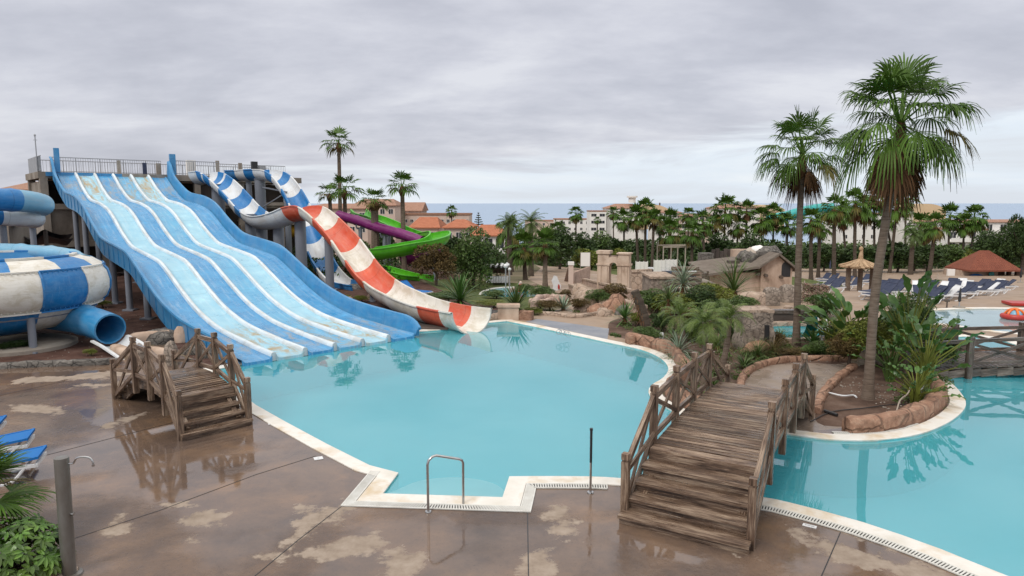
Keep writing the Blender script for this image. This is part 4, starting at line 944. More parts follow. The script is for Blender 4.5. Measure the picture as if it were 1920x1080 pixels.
def fan_crown(nl=32,seg=20,sec=3,droop=.35,low=-35,skirt=10,rad=1,sk_len=.75,fl=(.47,.55),top=86):
    mb=MB();g=2.39996
    for i in range(nl):
        q=i/(nl-1);el=R(top-(top-low)*q**.9)+rng.normal(0,.14);az=i*g+rng.normal(0,.15);old=q>.62 and rng.random()<(q-.45)*.9
        fan_leaf(mb,az,el,rad*rng.uniform(.88,1.07)*(1-.12*q),seg,sec,droop*(.35+.9*q),fl[0],fl[1],100,1 if old else 0)
    sk=MB()
    for i in range(skirt):
        az=i*g*1.3+rng.normal(0,.3);el=R(rng.uniform(-80,-52));fan_leaf(sk,az,el,rad*sk_len*rng.uniform(.7,1.1),max(6,seg//2),sec,.5,.42,.5,55,0,base=(0,0,-.05*rad))
    me=[]
    for b_,m in ((mb,[MT['green1'],MT['green2']]),(sk,[MT['dead']])):
        V=np.concatenate(b_.v) if b_.v else np.zeros((0,3));x=bpy.data.meshes.new('crown_mesh');x.from_pydata(V.tolist(),[],b_.f)
        for q in m:x.materials.append(q)
        x.polygons.foreach_set('material_index',b_.m);x.update();me.append(x)
    return me
def feather_crown(nl=26,nleaf=22,low=-30,curve=.9,mat_='frond',leaf=.22,rad=1.0):
    mb=MB();g=2.39996
    for i in range(nl):
        q=i/(nl-1);el=R(82-(82-low)*q**.9)+rng.normal(0,.07);az=i*g+rng.normal(0,.12);d=np.array([math.cos(az),math.sin(az),0]);L_=rad*rng.uniform(.85,1.1);k=9;P=[];e=el;p=np.zeros(3)
        for j in range(k+1):
            P.append(p.copy());p=p+(d*math.cos(e)+np.array([0,0,math.sin(e)]))*L_/k;e-=curve*(.5+.9*j/k)*.22*(1.15-.4*abs(math.sin(el)))
        s=np.array([-d[1],d[0],0]);V=[];F=[]
        for j in range(k): 
            w=.012*rad*(1-j/k)+.003;o=len(V);V+=[P[j]-s*w,P[j]+s*w,P[j+1]+s*w,P[j+1]-s*w];F.append((o,o+1,o+2,o+3))
        for j in range(nleaf):
            t=.12+.88*j/nleaf;x=t*k;a=min(int(x),k-1);c=P[a]+(P[a+1]-P[a])*(x-a);tg=nrm(P[a+1]-P[a]);up=np.cross(s,tg)*-1 if np.cross(s,tg)[2]<0 else np.cross(s,tg)
            for sg in (-1,1):
                ll=leaf*rad*math.sin(math.pi*(.12+.85*t))**.6*rng.uniform(.85,1.1);dr=nrm(s*sg*1.0+tg*.75+up*.25+np.array([0,0,-.25]));o=len(V);w=.011*rad
                e1=c+dr*ll*.55;e2=c+dr*ll+np.array([0,0,-.35*ll]);V+=[c-tg*w*.4,c+tg*w*.6,e1+tg*w,e1-tg*w,e2];F+=[(o,o+1,o+2,o+3),(o+3,o+2,o+4)]
        mb.add(V,F)
    V=np.concatenate(mb.v);x=bpy.data.meshes.new('frond_mesh');x.from_pydata(V.tolist(),[],mb.f);x.materials.append(MT[mat_]);x.update();return x
WF=.8;FN=[fan_crown(36,30,3,.75,-30,34,sk_len=.86,fl=(.52,.46),top=76),fan_crown(32,26,3,.7,-30,26,sk_len=.82,fl=(.52,.46),top=76)];WF=1.0
FM=[fan_crown(17,13,2,.5,-22,8,sk_len=.5,fl=(.5,.52),top=66) for _ in range(3)]
WF=1.3;FF=[fan_crown(n_,13,2,dr_,lo_,sk_,sk_len=.75,top=78,fl=(.5,.5)) for n_,dr_,lo_,sk_ in ((26,.6,-48,18),(22,.8,-30,26),(30,.45,-55,10),(24,.7,-40,20),(20,.5,-20,14),(28,.9,-50,24))];WF=1.0
FT=feather_crown(34,26,-40,1.0,'leafmid',.2);FS=feather_crown(22,30,-25,1.25,'frond',.26);FS2=feather_crown(16,26,-10,1.15,'frond',.26)
def meshobj(name,me,parent,loc=(0,0,0),sc=1,rz=0):
    o=bpy.data.objects.new(name,me);COL.objects.link(o);o.parent=parent;o.location=loc;o.scale=(sc,)*3 if isinstance(sc,(int,float)) else sc;o.rotation_euler=(0,0,rz);return o
def trunk_mb(pts,r0,r1,n=10,flare=.35,ring=.02,step=.12):
    path=smooth_path(pts,step);k=len(path);rr=[]
    for i in range(k):
        t=i/(k-1);r=r0+(r1-r0)*t;r*=1+flare*math.exp(-t*k*step/.35)+ring*math.sin(i*2.1)+ring*rng.normal();rr.append(r)
    mb=MB();mb.tube(path,rr,n);return mb
def fan_palm(base,top,rad,r0,label,crowns,group='fan palms',skirt_boot=True,mid=None,name='fan_palm',bark='bark',sk=True,flare=.35):
    base=np.array(base,float);top=np.array(top,float);rt=thing(name,label,'palm tree',base,group)
    m=mid if mid is not None else [(base+top)/2+np.array([ (top-base)[0]*.08,0,0])]
    far=base[1]>45
    tb=trunk_mb([base-[0,0,.1]]+m+[top-[0,0,.02*rad]],r0,r0*.8,7 if far else 14,flare,.015,.6 if far else .12);tb.build('trunk',MT[bark],rt,smooth=True)
    c=crowns[rng.integers(len(crowns))] if isinstance(crowns,list) and len(crowns)>1 else crowns[0]
    rz=rng.uniform(0,6.28);l=top-base
    meshobj('crown',c[0],rt,l,rad*1.0,rz)
    if sk: meshobj('dead_fronds',c[1],rt,l,rad,rz)
    if skirt_boot:
        b=MB();b.tube([top-[0,0,.42*rad],top-[0,0,.2*rad],top+[0,0,.02*rad]],[r0*.85,r0*1.45,r0*.7],8);b.build('crownshaft',MT['dead'],rt,smooth=True)
    return rt
def base_at(x,Y): 
    p=PY(x,400,Y);return np.array([p[0],Y,T(p[0],Y)])
# the two big palms of the foreground
b_=G(1627,748);t_=PY(1688,240,b_[1]+.2)
fan_palm(b_,t_+np.array([0,0,.1]),2.2,.118,'tallest fan palm leaning right out of the soil bed of the palm island',[FN[0]],mid=[PY(1640,560,b_[1]),PY(1663,400,b_[1]+.1)],flare=.6)
b_=G(1493,648);t_=PY(1504,290,b_[1])
fan_palm(b_,t_,1.95,.12,'second tallest fan palm, upright, left of the tallest one behind the island path',[FN[1]],mid=[PY(1497,500,b_[1]),PY(1500,400,b_[1])],flare=.5)
# palms behind the slides
LP=[(637,60,635,268,40,'highest slender fan palm alone against the sky right of the slides'),(646,54,646,356,44,'fan palm just below the highest slender one, behind the red slide crest'),(622,58,618,364,32,'small drooping fan palm at the left of the trio behind the red slide crest'),(702,50,702,378,40,'short stout fan palm with a thick trunk in front of the purple slide'),(756,50,754,350,42,'slim fan palm rising right through the green slide')]
for x,Y,cx,cy,r,lb in LP: fan_palm(base_at(x,Y),PY(cx,cy,Y),r/pxm(Y)*1.0,.32 if 'stout' in lb else .19,lb,FM,'fan palms behind the slides',sk=False)
# middle and right grove: base x, y ; crown x, y, radius (pixels) ; label
GP_=[(1022,541,1022,462,30,'fan palm with a bare straight trunk beside the round pool'),(985,525,982,470,34,'bushy low fan palm left of the bare straight trunk by the round pool'),(960,510,957,440,34,'dense fan palm standing left of the date palms in the middle clump'),
(1045,500,1046,440,26,'fan palm at the right of the middle clump near the white door wall'),(1080,482,1080,404,17,'tall thin fan palm in front of the sea left of the white apartment block'),(846,440,847,398,13,'small far fan palm on the skyline above the orange roofs'),
(1151,455,1150,401,14,'small fan palm against the left white apartment wall'),(1120,450,1120,414,8,'tiny fan palm at the corner of the white apartment block'),(1171,485,1170,415,24,'leftmost palm of the big grove behind the stone arch'),
(1197,506,1193,412,25,'fan palm just right of the stone arch top'),(1209,506,1211,400,27,'fan palm overlapping the cream gable of the white apartment block'),(1222,508,1226,414,23,'leaning slim fan palm under the cream gable'),(1236,500,1238,425,22,'fan palm behind the white pavilion frame on its left'),
(1254,505,1256,441,32,'low wide fan palm in front of the white pavilion'),(1256,480,1257,416,22,'fan palm in front of the pink lower roofs'),(1291,480,1291,407,18,'fan palm rising before the pink terrace wall'),(1297,510,1298,440,26,'fan palm left of the grey rustic house with a green lawn behind'),
(1322,502,1318,420,26,'fan palm close to the left end of the rustic house roof'),(1340,490,1342,425,26,'fan palm between the rustic house and the tall grove palm'),(1358,495,1360,400,34,'large fan palm standing over the middle of the rustic house'),(1382,480,1384,428,24,'fan palm with dead fronds over the rustic house ridge'),
(1400,470,1400,398,22,'fan palm against the far white building with the tiled roof'),(1431,475,1428,418,30,'fan palm above the broken rocks of the rustic house roof'),(1450,470,1451,408,26,'fan palm under the left end of the turquoise slide'),(1478,480,1476,424,26,'fan palm just left of the second tallest trunk'),
(1521,525,1521,418,28,'first fan palm right of the second tallest trunk'),(1534,520,1538,428,26,'fan palm beside the thatched shelter on its left'),(1564,530,1565,396,30,'tall fan palm above the thatched shelter, left of two'),(1603,520,1604,388,33,'tall fan palm above the thatched shelter, right of two'),
(1590,500,1580,410,26,'fan palm half behind the pair over the thatched shelter'),(1618,500,1622,398,30,'fan palm left of the tallest trunk with yellow dead leaves'),(1640,500,1640,375,30,'fan palm topping the grove just behind the tallest trunk'),(1668,512,1682,388,33,'fan palm leaning right of the tallest trunk'),
(1700,490,1699,378,26,'fan palm beside the cream curved gable on its left'),(1683,500,1660,410,28,'fan palm low behind the tallest trunk'),(1712,508,1726,428,30,'leaning fan palm below the cream curved gable'),(1740,528,1754,428,29,'strongly leaning fan palm left of the red tiled kiosk'),
(1733,505,1735,440,22,'slim fan palm between the two leaning ones'),(1780,490,1781,410,25,'fan palm in front of the terraced white building, left one'),(1808,485,1808,424,24,'pale dry fan palm in front of the terraced white building'),(1822,482,1827,412,27,'fan palm in front of the terraced white building, right one')]
fl=[]
for bx,by,cx,cy,r,lb in GP_:
    g=GT(bx,by);Y=g[1]
    if by<500: Y=max(Y,95)+rng.uniform(-5,15);Y=min(Y,135);g=np.array([(bx-960)/FPX*Y,Y,0]);g[2]=T(g[0],Y)
    if 'tiny' in lb or 'small f' in lb: Y=170;g=np.array([(bx-960)/FPX*Y,Y,0]);g[2]=T(g[0],Y)
    t=PY(cx,cy-r*.15,Y);fan_palm(g,t,r*1.25/pxm(Y),.22*(1 if r>20 else .8),lb,FF if Y>45 else FM,'fan palms of the grove beyond the pools',bark='barkdark' if Y>60 else 'bark')
    fl.append(g)
for x,y,cx,cy,r,Y,lb in ((955,500,955,412,28,78,'left date palm with feathery leaves rising over the middle clump'),(996,505,996,410,32,76,'right date palm with feathery leaves rising over the middle clump'),(1715,500,1712,432,24,88,'feather palm under the cream curved gable')):
    g=base_at(x,Y);rt=thing('date_palm',lb,'palm tree',g,'date palms');t=PY(cx,cy+8,Y);trunk_mb([g,(g+t)/2,t],.3,.26,8,.2,.02,.5).build('trunk',MT['barkdark'],rt,smooth=True);meshobj('crown',FT,rt,t-g,r*1.15/pxm(Y),rng.uniform(0,6))
# ---------------- leafy trees and bushes
def leaf_mesh(n,leaf,lobes,seed,flat=.85,asp=.42):
    r=np.random.default_rng(seed);C=nrm(r.normal(size=(lobes,3)))*r.uniform(.25,.68,(lobes,1));C[:,2]=C[:,2]*flat;Rr=r.uniform(.26,.46,lobes)
    k=r.integers(0,lobes,n);d=nrm(r.normal(size=(n,3)));d[:,2]=np.where(r.random(n)<.7,np.abs(d[:,2]),d[:,2]);rad=Rr[k]*r.uniform(.72,1.08,n)**.7
    c=C[k]+d*rad[:,None];c+=r.normal(size=(n,3))*.02
    a=nrm(d*.6+r.normal(size=(n,3))*.6);b=nrm(np.cross(a,r.normal(size=(n,3))));L_=leaf*r.uniform(.6,1.3,n)[:,None]
    V=np.stack([c-a*L_,c+b*L_*asp,c+a*L_,c-b*L_*asp],1).reshape(-1,3);F=(np.arange(n)[:,None]*4+np.arange(4)).tolist();return V,F
LM={}
def crown_mesh(kind,mat_,n,leaf,lobes,seed,asp=.42):
    key=(kind,mat_,seed)
    if key not in LM:
        V,F=leaf_mesh(n,leaf,lobes,seed,asp=asp);me=bpy.data.meshes.new('foliage_mesh');me.from_pydata(V.tolist(),[],F);me.materials.append(MT[mat_]);me.update();LM[key]=me
    return LM[key]
def tree(g,h,rx,label,mat_='leafdark',kind='far',seed=0,name='leafy_tree',cat='tree',group=None,rz_=None,ry=None,lobes=14):
    g=np.array(g,float);rt=thing(name,label,cat,g,group);n,leaf={'far':(3600,.075),'mid':(6500,.05),'near':(9000,.04)}[kind]
    rzz=rz_ or h*.42;cz=h-rzz*.92
    if rzz*2<h*1.3:
        mb=trunk_mb([(0,0,-.2)+g,g+np.array([.05*rx,0,cz*.5]),g+np.array([0,0,cz])],max(.06,.035*h),.03*h,7,.3,.02,.4)
        for q in range(4):
            a=q*1.7+seed;mb.tube([g+np.array([0,0,cz*.6]),g+np.array([math.cos(a)*rx*.35,math.sin(a)*rx*.35,cz+.1*rzz]),g+np.array([math.cos(a)*rx*.6,math.sin(a)*rx*.6,cz+.4*rzz])],[.02*h,.014*h,.006*h],5)
        mb.build('trunk',MT['barkdark'],rt,smooth=True)
    else:
        mb=MB()
        for q in range(5):
            a=q*1.3+seed;mb.tube([g,g+np.array([math.cos(a)*rx*.3,math.sin(a)*rx*.3,h*.4]),g+np.array([math.cos(a)*rx*.6,math.sin(a)*rx*.6,h*.75])],[.03,.02,.01],5)
        mb.build('stem',MT['barkdark'],rt,smooth=True)
    meshobj('foliage',crown_mesh(kind,mat_,n,leaf,lobes,seed),rt,(0,0,cz),(rx*1.25,(ry or rx)*1.25,rzz*1.2),seed*1.1);return rt
# x left/right centre px, base y, top y, half width px, depth, kind, material
TR=[(815,545,462,38,42,'mid','leafbrown','rusty green round bush in front of the lower green slide',3),(885,520,440,52,55,'mid','leafmid','broad dense green tree behind the white tent frame',4),(850,500,435,36,66,'far','leafdark','dark tree against the orange roofed white house on its left',5),(915,515,452,34,60,'mid','leafdark','dark tree directly behind the white tent frame',1),
(770,500,452,22,60,'far','leafbrown','small brownish tree under the green slide bend',2),(600,560,455,34,50,'mid','leafdark','shadowy shrub between the grey slide columns and the blue checked chute',6),(560,530,440,30,58,'far','leafdark','dark tree filling the gap under the slide crest',7),(660,520,440,30,64,'far','leafmid','green tree behind the red and white slide',8),(720,480,425,26,66,'far','leafdark','dark tree under the purple slide',9),
(1020,520,440,34,88,'far','leafdark','dark tree filling the middle palm clump on its left',1),(1050,500,432,34,96,'far','leafdark','dark tree at the right of the middle palm clump',2),(1090,500,440,28,112,'far','leafdark','tall dark tree over the white door wall',3),(1125,500,434,32,120,'far','leafmid','broad tree over the roof of the arch on its left',4),(1110,505,458,32,100,'far','leafyellow','yellow green flowering tree left of the stone arch',5),
(1165,490,466,18,100,'far','leafyellow','small yellow green tree just behind the stone arch',6),(1160,480,430,30,128,'far','leafdark','dark hedge like tree under the white apartment block',7),(1215,505,440,36,125,'far','leafdark','dark tree behind the grove, left part',1),(1280,505,440,38,128,'far','leafdark','dark tree behind the white pavilion frame',2),(1345,500,435,38,118,'far','leafdark','dark tree behind the rustic house, left part',3),(1410,500,438,36,112,'far','leafdark','dark tree behind the rustic house, right part',4),
(1470,520,440,40,100,'far','leafdark','dark tree between the rustic house and the second tallest palm',5),(1550,520,450,42,96,'far','leafdark','dark tree behind the thatched shelter',6),(1620,520,445,40,95,'far','leafdark','dark tree behind the tallest trunk',7),(1690,525,445,42,94,'far','leafdark','dark tree right of the tallest trunk',1),(1745,525,455,34,96,'far','leafdark','dark tree left of the kiosk roof',2),(1790,510,462,30,100,'far','leafmid','green tree just behind the kiosk roof',3),
(1835,500,468,26,98,'far','leafyellow','yellow green tree over the kiosk roof ridge',4),(1880,520,430,44,92,'mid','leafdark','big dark tree rising behind the right side of the kiosk',5),(1925,520,405,34,88,'mid','leafdark','dark tree cut by the right frame edge',6),(920,470,404,1,1,'','','',0)]
for x,by,ty,hw_,Y,kd,m_,lb,sd in TR:
    if not kd: continue
    g=base_at(x,Y);top=PY(x,ty+(7 if 1100<x<1860 and ty<460 else 0),Y)[2];hT=max(1.2,top-g[2]);tree(g,hT,hw_/pxm(Y),lb,m_,kd,sd,group='leafy trees around the park',rz_=hT*.52)
# pine
g=base_at(897,170);rt=thing('norfolk_pine','small layered pine on the skyline right of the small far fan palm','tree',g);t=PY(897,398,170);mb=MB();mb.tube([g,t],[.3,.05],6);mb.build('trunk',MT['barkdark'],rt)
mb=MB();hh=t[2]-g[2]
for k in range(9):
    z=t[2]-.3-k*.55;rr_=.25+k*.2
    for j in range(9):
        a=j*.698+k*.4;c=np.array([g[0],g[1],z]);e=c+np.array([math.cos(a)*rr_,math.sin(a)*rr_,.05*rr_+.1]);s=np.array([-math.sin(a),math.cos(a),0])*.14;mb.add([c-s*.3,c+s*.3,e+s,e-s],[(0,1,2,3)]);mb.add([c-s*.3-[0,0,.1],e-[0,0,.1],e+[0,0,.12],c+[0,0,.12]],[(0,1,2,3)])
mb.build('foliage',MT['leafdark'],rt)
# far undergrowth: one uncountable mass on the slope below the palms
def undergrowth(pts,label,m_,n,leaf,name='undergrowth'):
    V=[];F=[];r=np.random.default_rng(3)
    P=np.array(pts);k=r.integers(0,len(P),n);c=P[k][:,:3]+nrm(r.normal(size=(n,3)))*P[k][:,3:4]*r.uniform(.6,1.05,(n,1))*np.array([1.6,1,1]);c[:,2]=np.maximum(c[:,2],P[k][:,2]-.5)
    a=nrm(r.normal(size=(n,3)));b=nrm(np.cross(a,r.normal(size=(n,3))));L_=leaf*r.uniform(.6,1.3,(n,1));V=np.stack([c-a*L_,c+b*L_*.5,c+a*L_,c-b*L_*.5],1).reshape(-1,3)
    mb=MB();mb.add(V,(np.arange(n)[:,None]*4+np.arange(4)).tolist());o=mb.build(name,MT[m_]);tag(o,label,'shrubs',kind='stuff')
U=[]
for i in range(260):
    x=rng.uniform(-14,95);Y=rng.uniform(108,150);U.append((x,Y,T(x,Y)+.5,rng.uniform(1.4,3.2)))
undergrowth(U,'dark mass of shrubs beyond the palms on the slope to the sea','leafdark',36000,.42)
U=[]
for i in range(200):
    x=rng.uniform(-95,110);Y=rng.uniform(150,235);U.append((x,Y,T(x,Y)+.5,rng.uniform(1.5,3.5)))
undergrowth(U,'green scrub between the far white buildings','leafmid',26000,.5,'scrub')
U=[(rng.uniform(-22,-9),rng.uniform(42,56),.2,rng.uniform(.5,1.6)) for _ in range(60)]
undergrowth(U,'dark scrub on the ground under the slide columns','leafdark',14000,.14,'scrub')
# ---------------- garden plants
def blades(mb,c,n,ln,w,el0,el1,curve=.4,mi=0,jit=.12,seg=4,fold=.25):
    V=[];F=[];c=np.array(c,float)
    for i in range(n):
        az=i*2.39996+rng.normal(0,.2);q=(i+.5)/n;e=R(el0+(el1-el0)*q)+rng.normal(0,jit);L_=ln*rng.uniform(.8,1.1);s=np.array([-math.sin(az),math.cos(az),0]);p=c.copy();o=len(V)
        for k in range(seg+1):
            t=k/seg;ww=w*(.55+.9*t)*(1-t)**.55 if k<seg else 0
            up=np.array([-math.cos(az)*math.sin(e),-math.sin(az)*math.sin(e),math.cos(e)]);V+=[p-s*ww+up*ww*fold,p,p+s*ww+up*ww*fold]
            p=p+np.array([math.cos(az)*math.cos(e),math.sin(az)*math.cos(e),math.sin(e)])*L_/seg;e-=curve/seg*(1+t)
        for k in range(seg):
            a=o+3*k;F+=[(a,a+1,a+4,a+3),(a+1,a+2,a+5,a+4)]
    mb.add(V,F,mi=mi)
def rosette(g,label,n,ln,w,el0,el1,m_='leafmid',name='yucca',cat='yucca',curve=.3,stem=0,group=None,fold=.25):
    g=np.array(g,float)
    rt=thing(name,label,cat,g,group);mb=MB();blades(mb,(g[0],g[1],g[2]+stem),n,ln,w,el0,el1,curve,fold=fold);mb.build('leaves',MT[m_],rt,smooth=True)
    mb=MB();mb.tube([g-[0,0,.05],g+[0,0,stem*.5+.02],g+[0,0,stem+.12]],[.12*ln+.02,.10*ln+.02,.05*ln],10);mb.build('stem',MT['dead'],rt,smooth=True);return rt
g=GT(862,578);rosette(g,'large bright green spiky yucca beside the red and white slide',110,1.45,.055,88,-15,'paddle',stem=.35)
g=GT(968,590);rosette(g,'large dark green spiky yucca in the stone planter at the pool corner',110,1.25,.04,85,-18,'leafmid',stem=.3)
g=GT(1056,582);rosette(g,'blue green agave in the bed beside the curved path',40,.9,.05,80,-5,'agave','agave','agave')
g=GT(1171,610);rosette(g,'bright green spiky dragon plant at the left of the pool bed',60,.85,.035,85,-10,'paddle','dragon_plant','spiky plant',stem=.25)
g=GT(1196,612);tree(g,.55,.42,'yellowish low shrub beside the bright spiky plant in the pool bed','leafyellow','mid',2,'shrub','shrub')
g=G(1272,672);rosette(g,'silver green spiky plant leaning over the pool coping',60,1.0,.022,80,-20,'agave','spiky_plant','spiky plant',curve=.7,stem=.2)
g=G(1290,705);rosette(g,'green grassy lily clump behind the big bridge railing',120,.75,.02,80,-20,'leafmid','lily_clump','plant',curve=1.1)
g=G(1335,735);rosette(g,'dark green lily clump right at the left railing of the big bridge',120,.7,.02,80,-10,'leafmid','lily_clump','plant',curve=1.1)
g=G(1420,672);rosette(g,'tall dark grass clump at the island path kerb, left one',220,.9,.008,85,10,'leafmid','grass_clump','grass clump',curve=1.2)
g=G(1450,668);rosette(g,'tall dark grass clump at the island path kerb, right one',220,.85,.008,85,10,'leafbrown','grass_clump','grass clump',curve=1.2)
g=G(1395,690);rosette(g,'low spiky plant at the foot of the rough stone pillar',50,.6,.03,70,-5,'leafmid','spiky_plant','spiky plant',curve=.5)
g=GT(1375,560);rosette(g,'broad dark green tuft in front of the rustic house wall',130,2.3,.03,88,5,'leafmid','tuft_palm','tuft',curve=.8,stem=.3)
g=GT(1280,568);rosette(g,'grey green hanging tuft in front of the small stone ruin',130,1.6,.025,85,-15,'agave','tuft_palm','tuft',curve=1.0,stem=.9)
g=GT(1252,600);rosette(g,'narrow green yucca tuft behind the leaning dead trunk',80,1.1,.02,88,-10,'leafmid','yucca','yucca',curve=.8,stem=.8)
g=G(1525,652);rosette(g,'fleshy green tuft left of the white pool ladder chair',40,.75,.06,80,0,'paddle','fleshy_plant','plant',curve=.6,stem=.1)
# leaning dead trunk
g=GT(1216,628);rt=thing('dead_palm_trunk','leaning shaggy dead palm trunk in the pool bed','palm tree',g);t=PY(1190,545,g[1]);trunk_mb([g,(g+t)/2+np.array([.06,0,0]),t],.17,.15,10,.1,.08,.07).build('trunk',MT['barkdark'],rt,smooth=True);mb=MB()
for q in range(6): blades(mb,g+(t-g)*(.4+.12*q),22,.45,.018,-40,-85,.3)
mb.build('dead_fronds',MT['dead'],rt)
# pygmy date palms by the bridge
for (bx,by,cx,cy,r,me_,lb,m_) in ((1318,735,1322,592,62,FS,'arching feather palm just behind the left railing of the big bridge','bark'),(1352,700,1368,585,55,FS2,'second arching feather palm, right of the first behind the big bridge','bark'),(1282,665,1275,580,52,FS2,'yellow green feather palm left of the pair behind the big bridge','bark')):
    g=G(bx,by);t=PY(cx,cy+12,g[1]);rt=thing('feather_palm',lb,'palm tree',g,'arching feather palms');trunk_mb([g,g*.5+t*.5+np.array([.04,0,0]),t],.09,.075,10,.35,.05,.07).build('trunk',MT[m_],rt,smooth=True);meshobj('crown',me_,rt,t-g,r*1.0/pxm(g[1]),rng.uniform(0,6))
# paddle leaved plants (bird of paradise)
def paddle_plant(g,h,spread,n,label,leaf=.75,m_='paddle',name='paddle_plant',stems=True,lw=.17):
    g=np.array(g,float);rt=thing(name,label,'tropical plant',g,'paddle leaved plants of the palm island');lf=MB();st=MB();n=int(n*1.5);leaf*=.82;lw*=.78
    for i in range(n):
        az=i*2.39996+rng.normal(0,.3);q=rng.uniform(.3,1);tip=g+np.array([math.cos(az)*spread*q,math.sin(az)*spread*q,h*rng.uniform(.45,1)*(1.1-.35*q)])
        mid=g+np.array([math.cos(az)*spread*q*.3,math.sin(az)*spread*q*.3,(tip[2]-g[2])*.6]);st.tube(smooth_path([g+np.array([math.cos(az)*.08,math.sin(az)*.08,0]),mid,tip],.2),[.022]*len(smooth_path([g,mid,tip],.2)),5,caps=False) if False else st.tube([g+np.array([math.cos(az)*.08,math.sin(az)*.08,0]),mid,tip],[.028,.02,.013],5,caps=False)
        d=nrm(tip-mid+np.array([math.cos(az)*.25,math.sin(az)*.25,.1]));s=nrm(np.cross(d,[0,0,1.])+rng.normal(0,.35,3));s=nrm(s-d*s.dot(d));up=np.cross(s,d);L_=leaf*rng.uniform(.75,1.15);W_=lw/.75*L_;e=0;P=[];k=7;p=tip.copy();V=[];F=[];cv=rng.uniform(.2,.9)
        for j in range(k+1):
            t=j/k;w=W_*math.sin(math.pi*min(1,t*.93+.07))**.65*(1-.25*t) if j<k else .004
            wav=.03*math.sin(j*2.3+i);V+=[p-s*w+up*(w*.35+wav),p,p+s*w+up*(w*.35-wav)];p=p+(d*math.cos(e)-np.array([0,0,1])*math.sin(max(0,e)))*L_/k;e+=cv/k
        for j in range(k):
            a=3*j;F+=[(a,a+1,a+4,a+3),(a+1,a+2,a+5,a+4)]
        lf.add(V,F)
    st.build('stalks',MT['leafyellow' if n%2 else 'leafmid'],rt,smooth=True);lf.build('leaves',MT[m_],rt,smooth=True);return rt
paddle_plant(G(1745,735,0)+[0,0.3,0],2.0,.9,22,'tall paddle leaved plant at the right of the tallest palm trunk',.62)
paddle_plant(G(1700,705),2.9,.75,18,'highest paddle leaved plant with one upright pale leaf behind the tallest trunk',.85,lw=.2)
paddle_plant(G(1668,715),1.5,.8,20,'low paddle leaved clump directly right of the tallest trunk base',.6)
paddle_plant(G(1600,672),2.0,1.3,26,'wide paddle leaved plant left of the tallest palm trunk',.95,lw=.2)
paddle_plant(G(1556,655),1.6,.9,18,'dark paddle leaved plant left of the wide one, near the small pool',.8,'leafmid',lw=.2)
paddle_plant(G(1720,760)+[0,.1,0],.95,.75,22,'knee high paddle plant at the front edge of the palm bed',.42)
rosette(G(1742,758),'dense spiky clump at the front right of the palm bed',120,.6,.02,80,-10,'leafmid','spiky_plant','spiky plant',curve=.8)
tree(G(1630,690),1.4,.8,'leafy yellowish shrub behind the tallest trunk base','leafyellow','mid',3,'shrub','shrub')
tree(G(1590,690),1.0,.55,'small orange tinged shrub left of the tallest trunk base','leafbrown','mid',6,'shrub','shrub')
tree(G(1700,668),1.9,1.0,'dark leafy shrub filling the back of the palm bed','leafmid','mid',4,'shrub','shrub')
tree(G(1750,700),1.3,.65,'glossy dark shrub at the left end of the dark arched bridge','leafdark','mid',7,'shrub','shrub')
rosette(G(1678,640),'spiky crowned plant on a thick brown stem behind the palm bed',90,.95,.03,88,-30,'leafmid','yucca','yucca',curve=.7,stem=1.1)
rosette(G(1722,652),'spiky crowned plant right of the thick brown stem',90,.8,.03,88,-30,'leafmid','yucca','yucca',curve=.7,stem=.8)
for x,y,lb in ((1755,620,'short golden green sago clump on the pool strip, left one'),(1782,622,'short golden green sago clump on the pool strip, right one')): rosette(G(x,y),lb,60,.62,.03,60,-5,'green2','sago_palm','plant',curve=.7)
# low plants in beds
for i,(x,y,h,r,m_,lb) in enumerate([(1030,583,.5,.6,'leafbrown','low reddish shrub left of the agave'),(1087,585,.6,.55,'leafbrown','low reddish shrub right of the agave'),(1120,578,.9,.6,'leafmid','fresh green shrub at the ramp wall foot'),(1150,575,1.1,1.0,'leafbrown','rust red creeper over the rocks below the ramp wall'),(1012,580,.35,.5,'leafyellow','low yellow green cushion left of the agave bed'),(925,577,.35,.8,'leafyellow','low grassy cushion behind the two big yuccas'),
 (640,562,.3,.5,'leafyellow','bright green cushion plant under the red and white slide, upper one'),(678,567,.35,.35,'leafyellow','bright green cushion plant under the red and white slide, lower one'),(192,577,.35,.45,'leafyellow','small green cushion plant beside the blue tube opening'),(170,668,.22,.2,'leafyellow','tiny yellow green tuft near the lava kerb'),(30,660,.35,.7,'leafdark','dark ground shrub on the soil under the bowl slide'),(812,560,.3,.4,'leafmid','low green plant behind the white slide run out'),(840,570,.6,.8,'leafmid','mid green shrub between the rusty bush and the big bright yucca'),(1480,668,.3,.6,'leafbrown','low brown ground plant at the second tallest trunk'),(1570,665,.4,.5,'leafdark','dark low shrub under the white ladder chair'),(985,556,.9,.8,'leafmid','green shrub in the raised bed right of the round pool')]):
    g=GT(x,y);tree(g,h,r,lb,m_,'mid',1+i%7,'shrub','shrub')
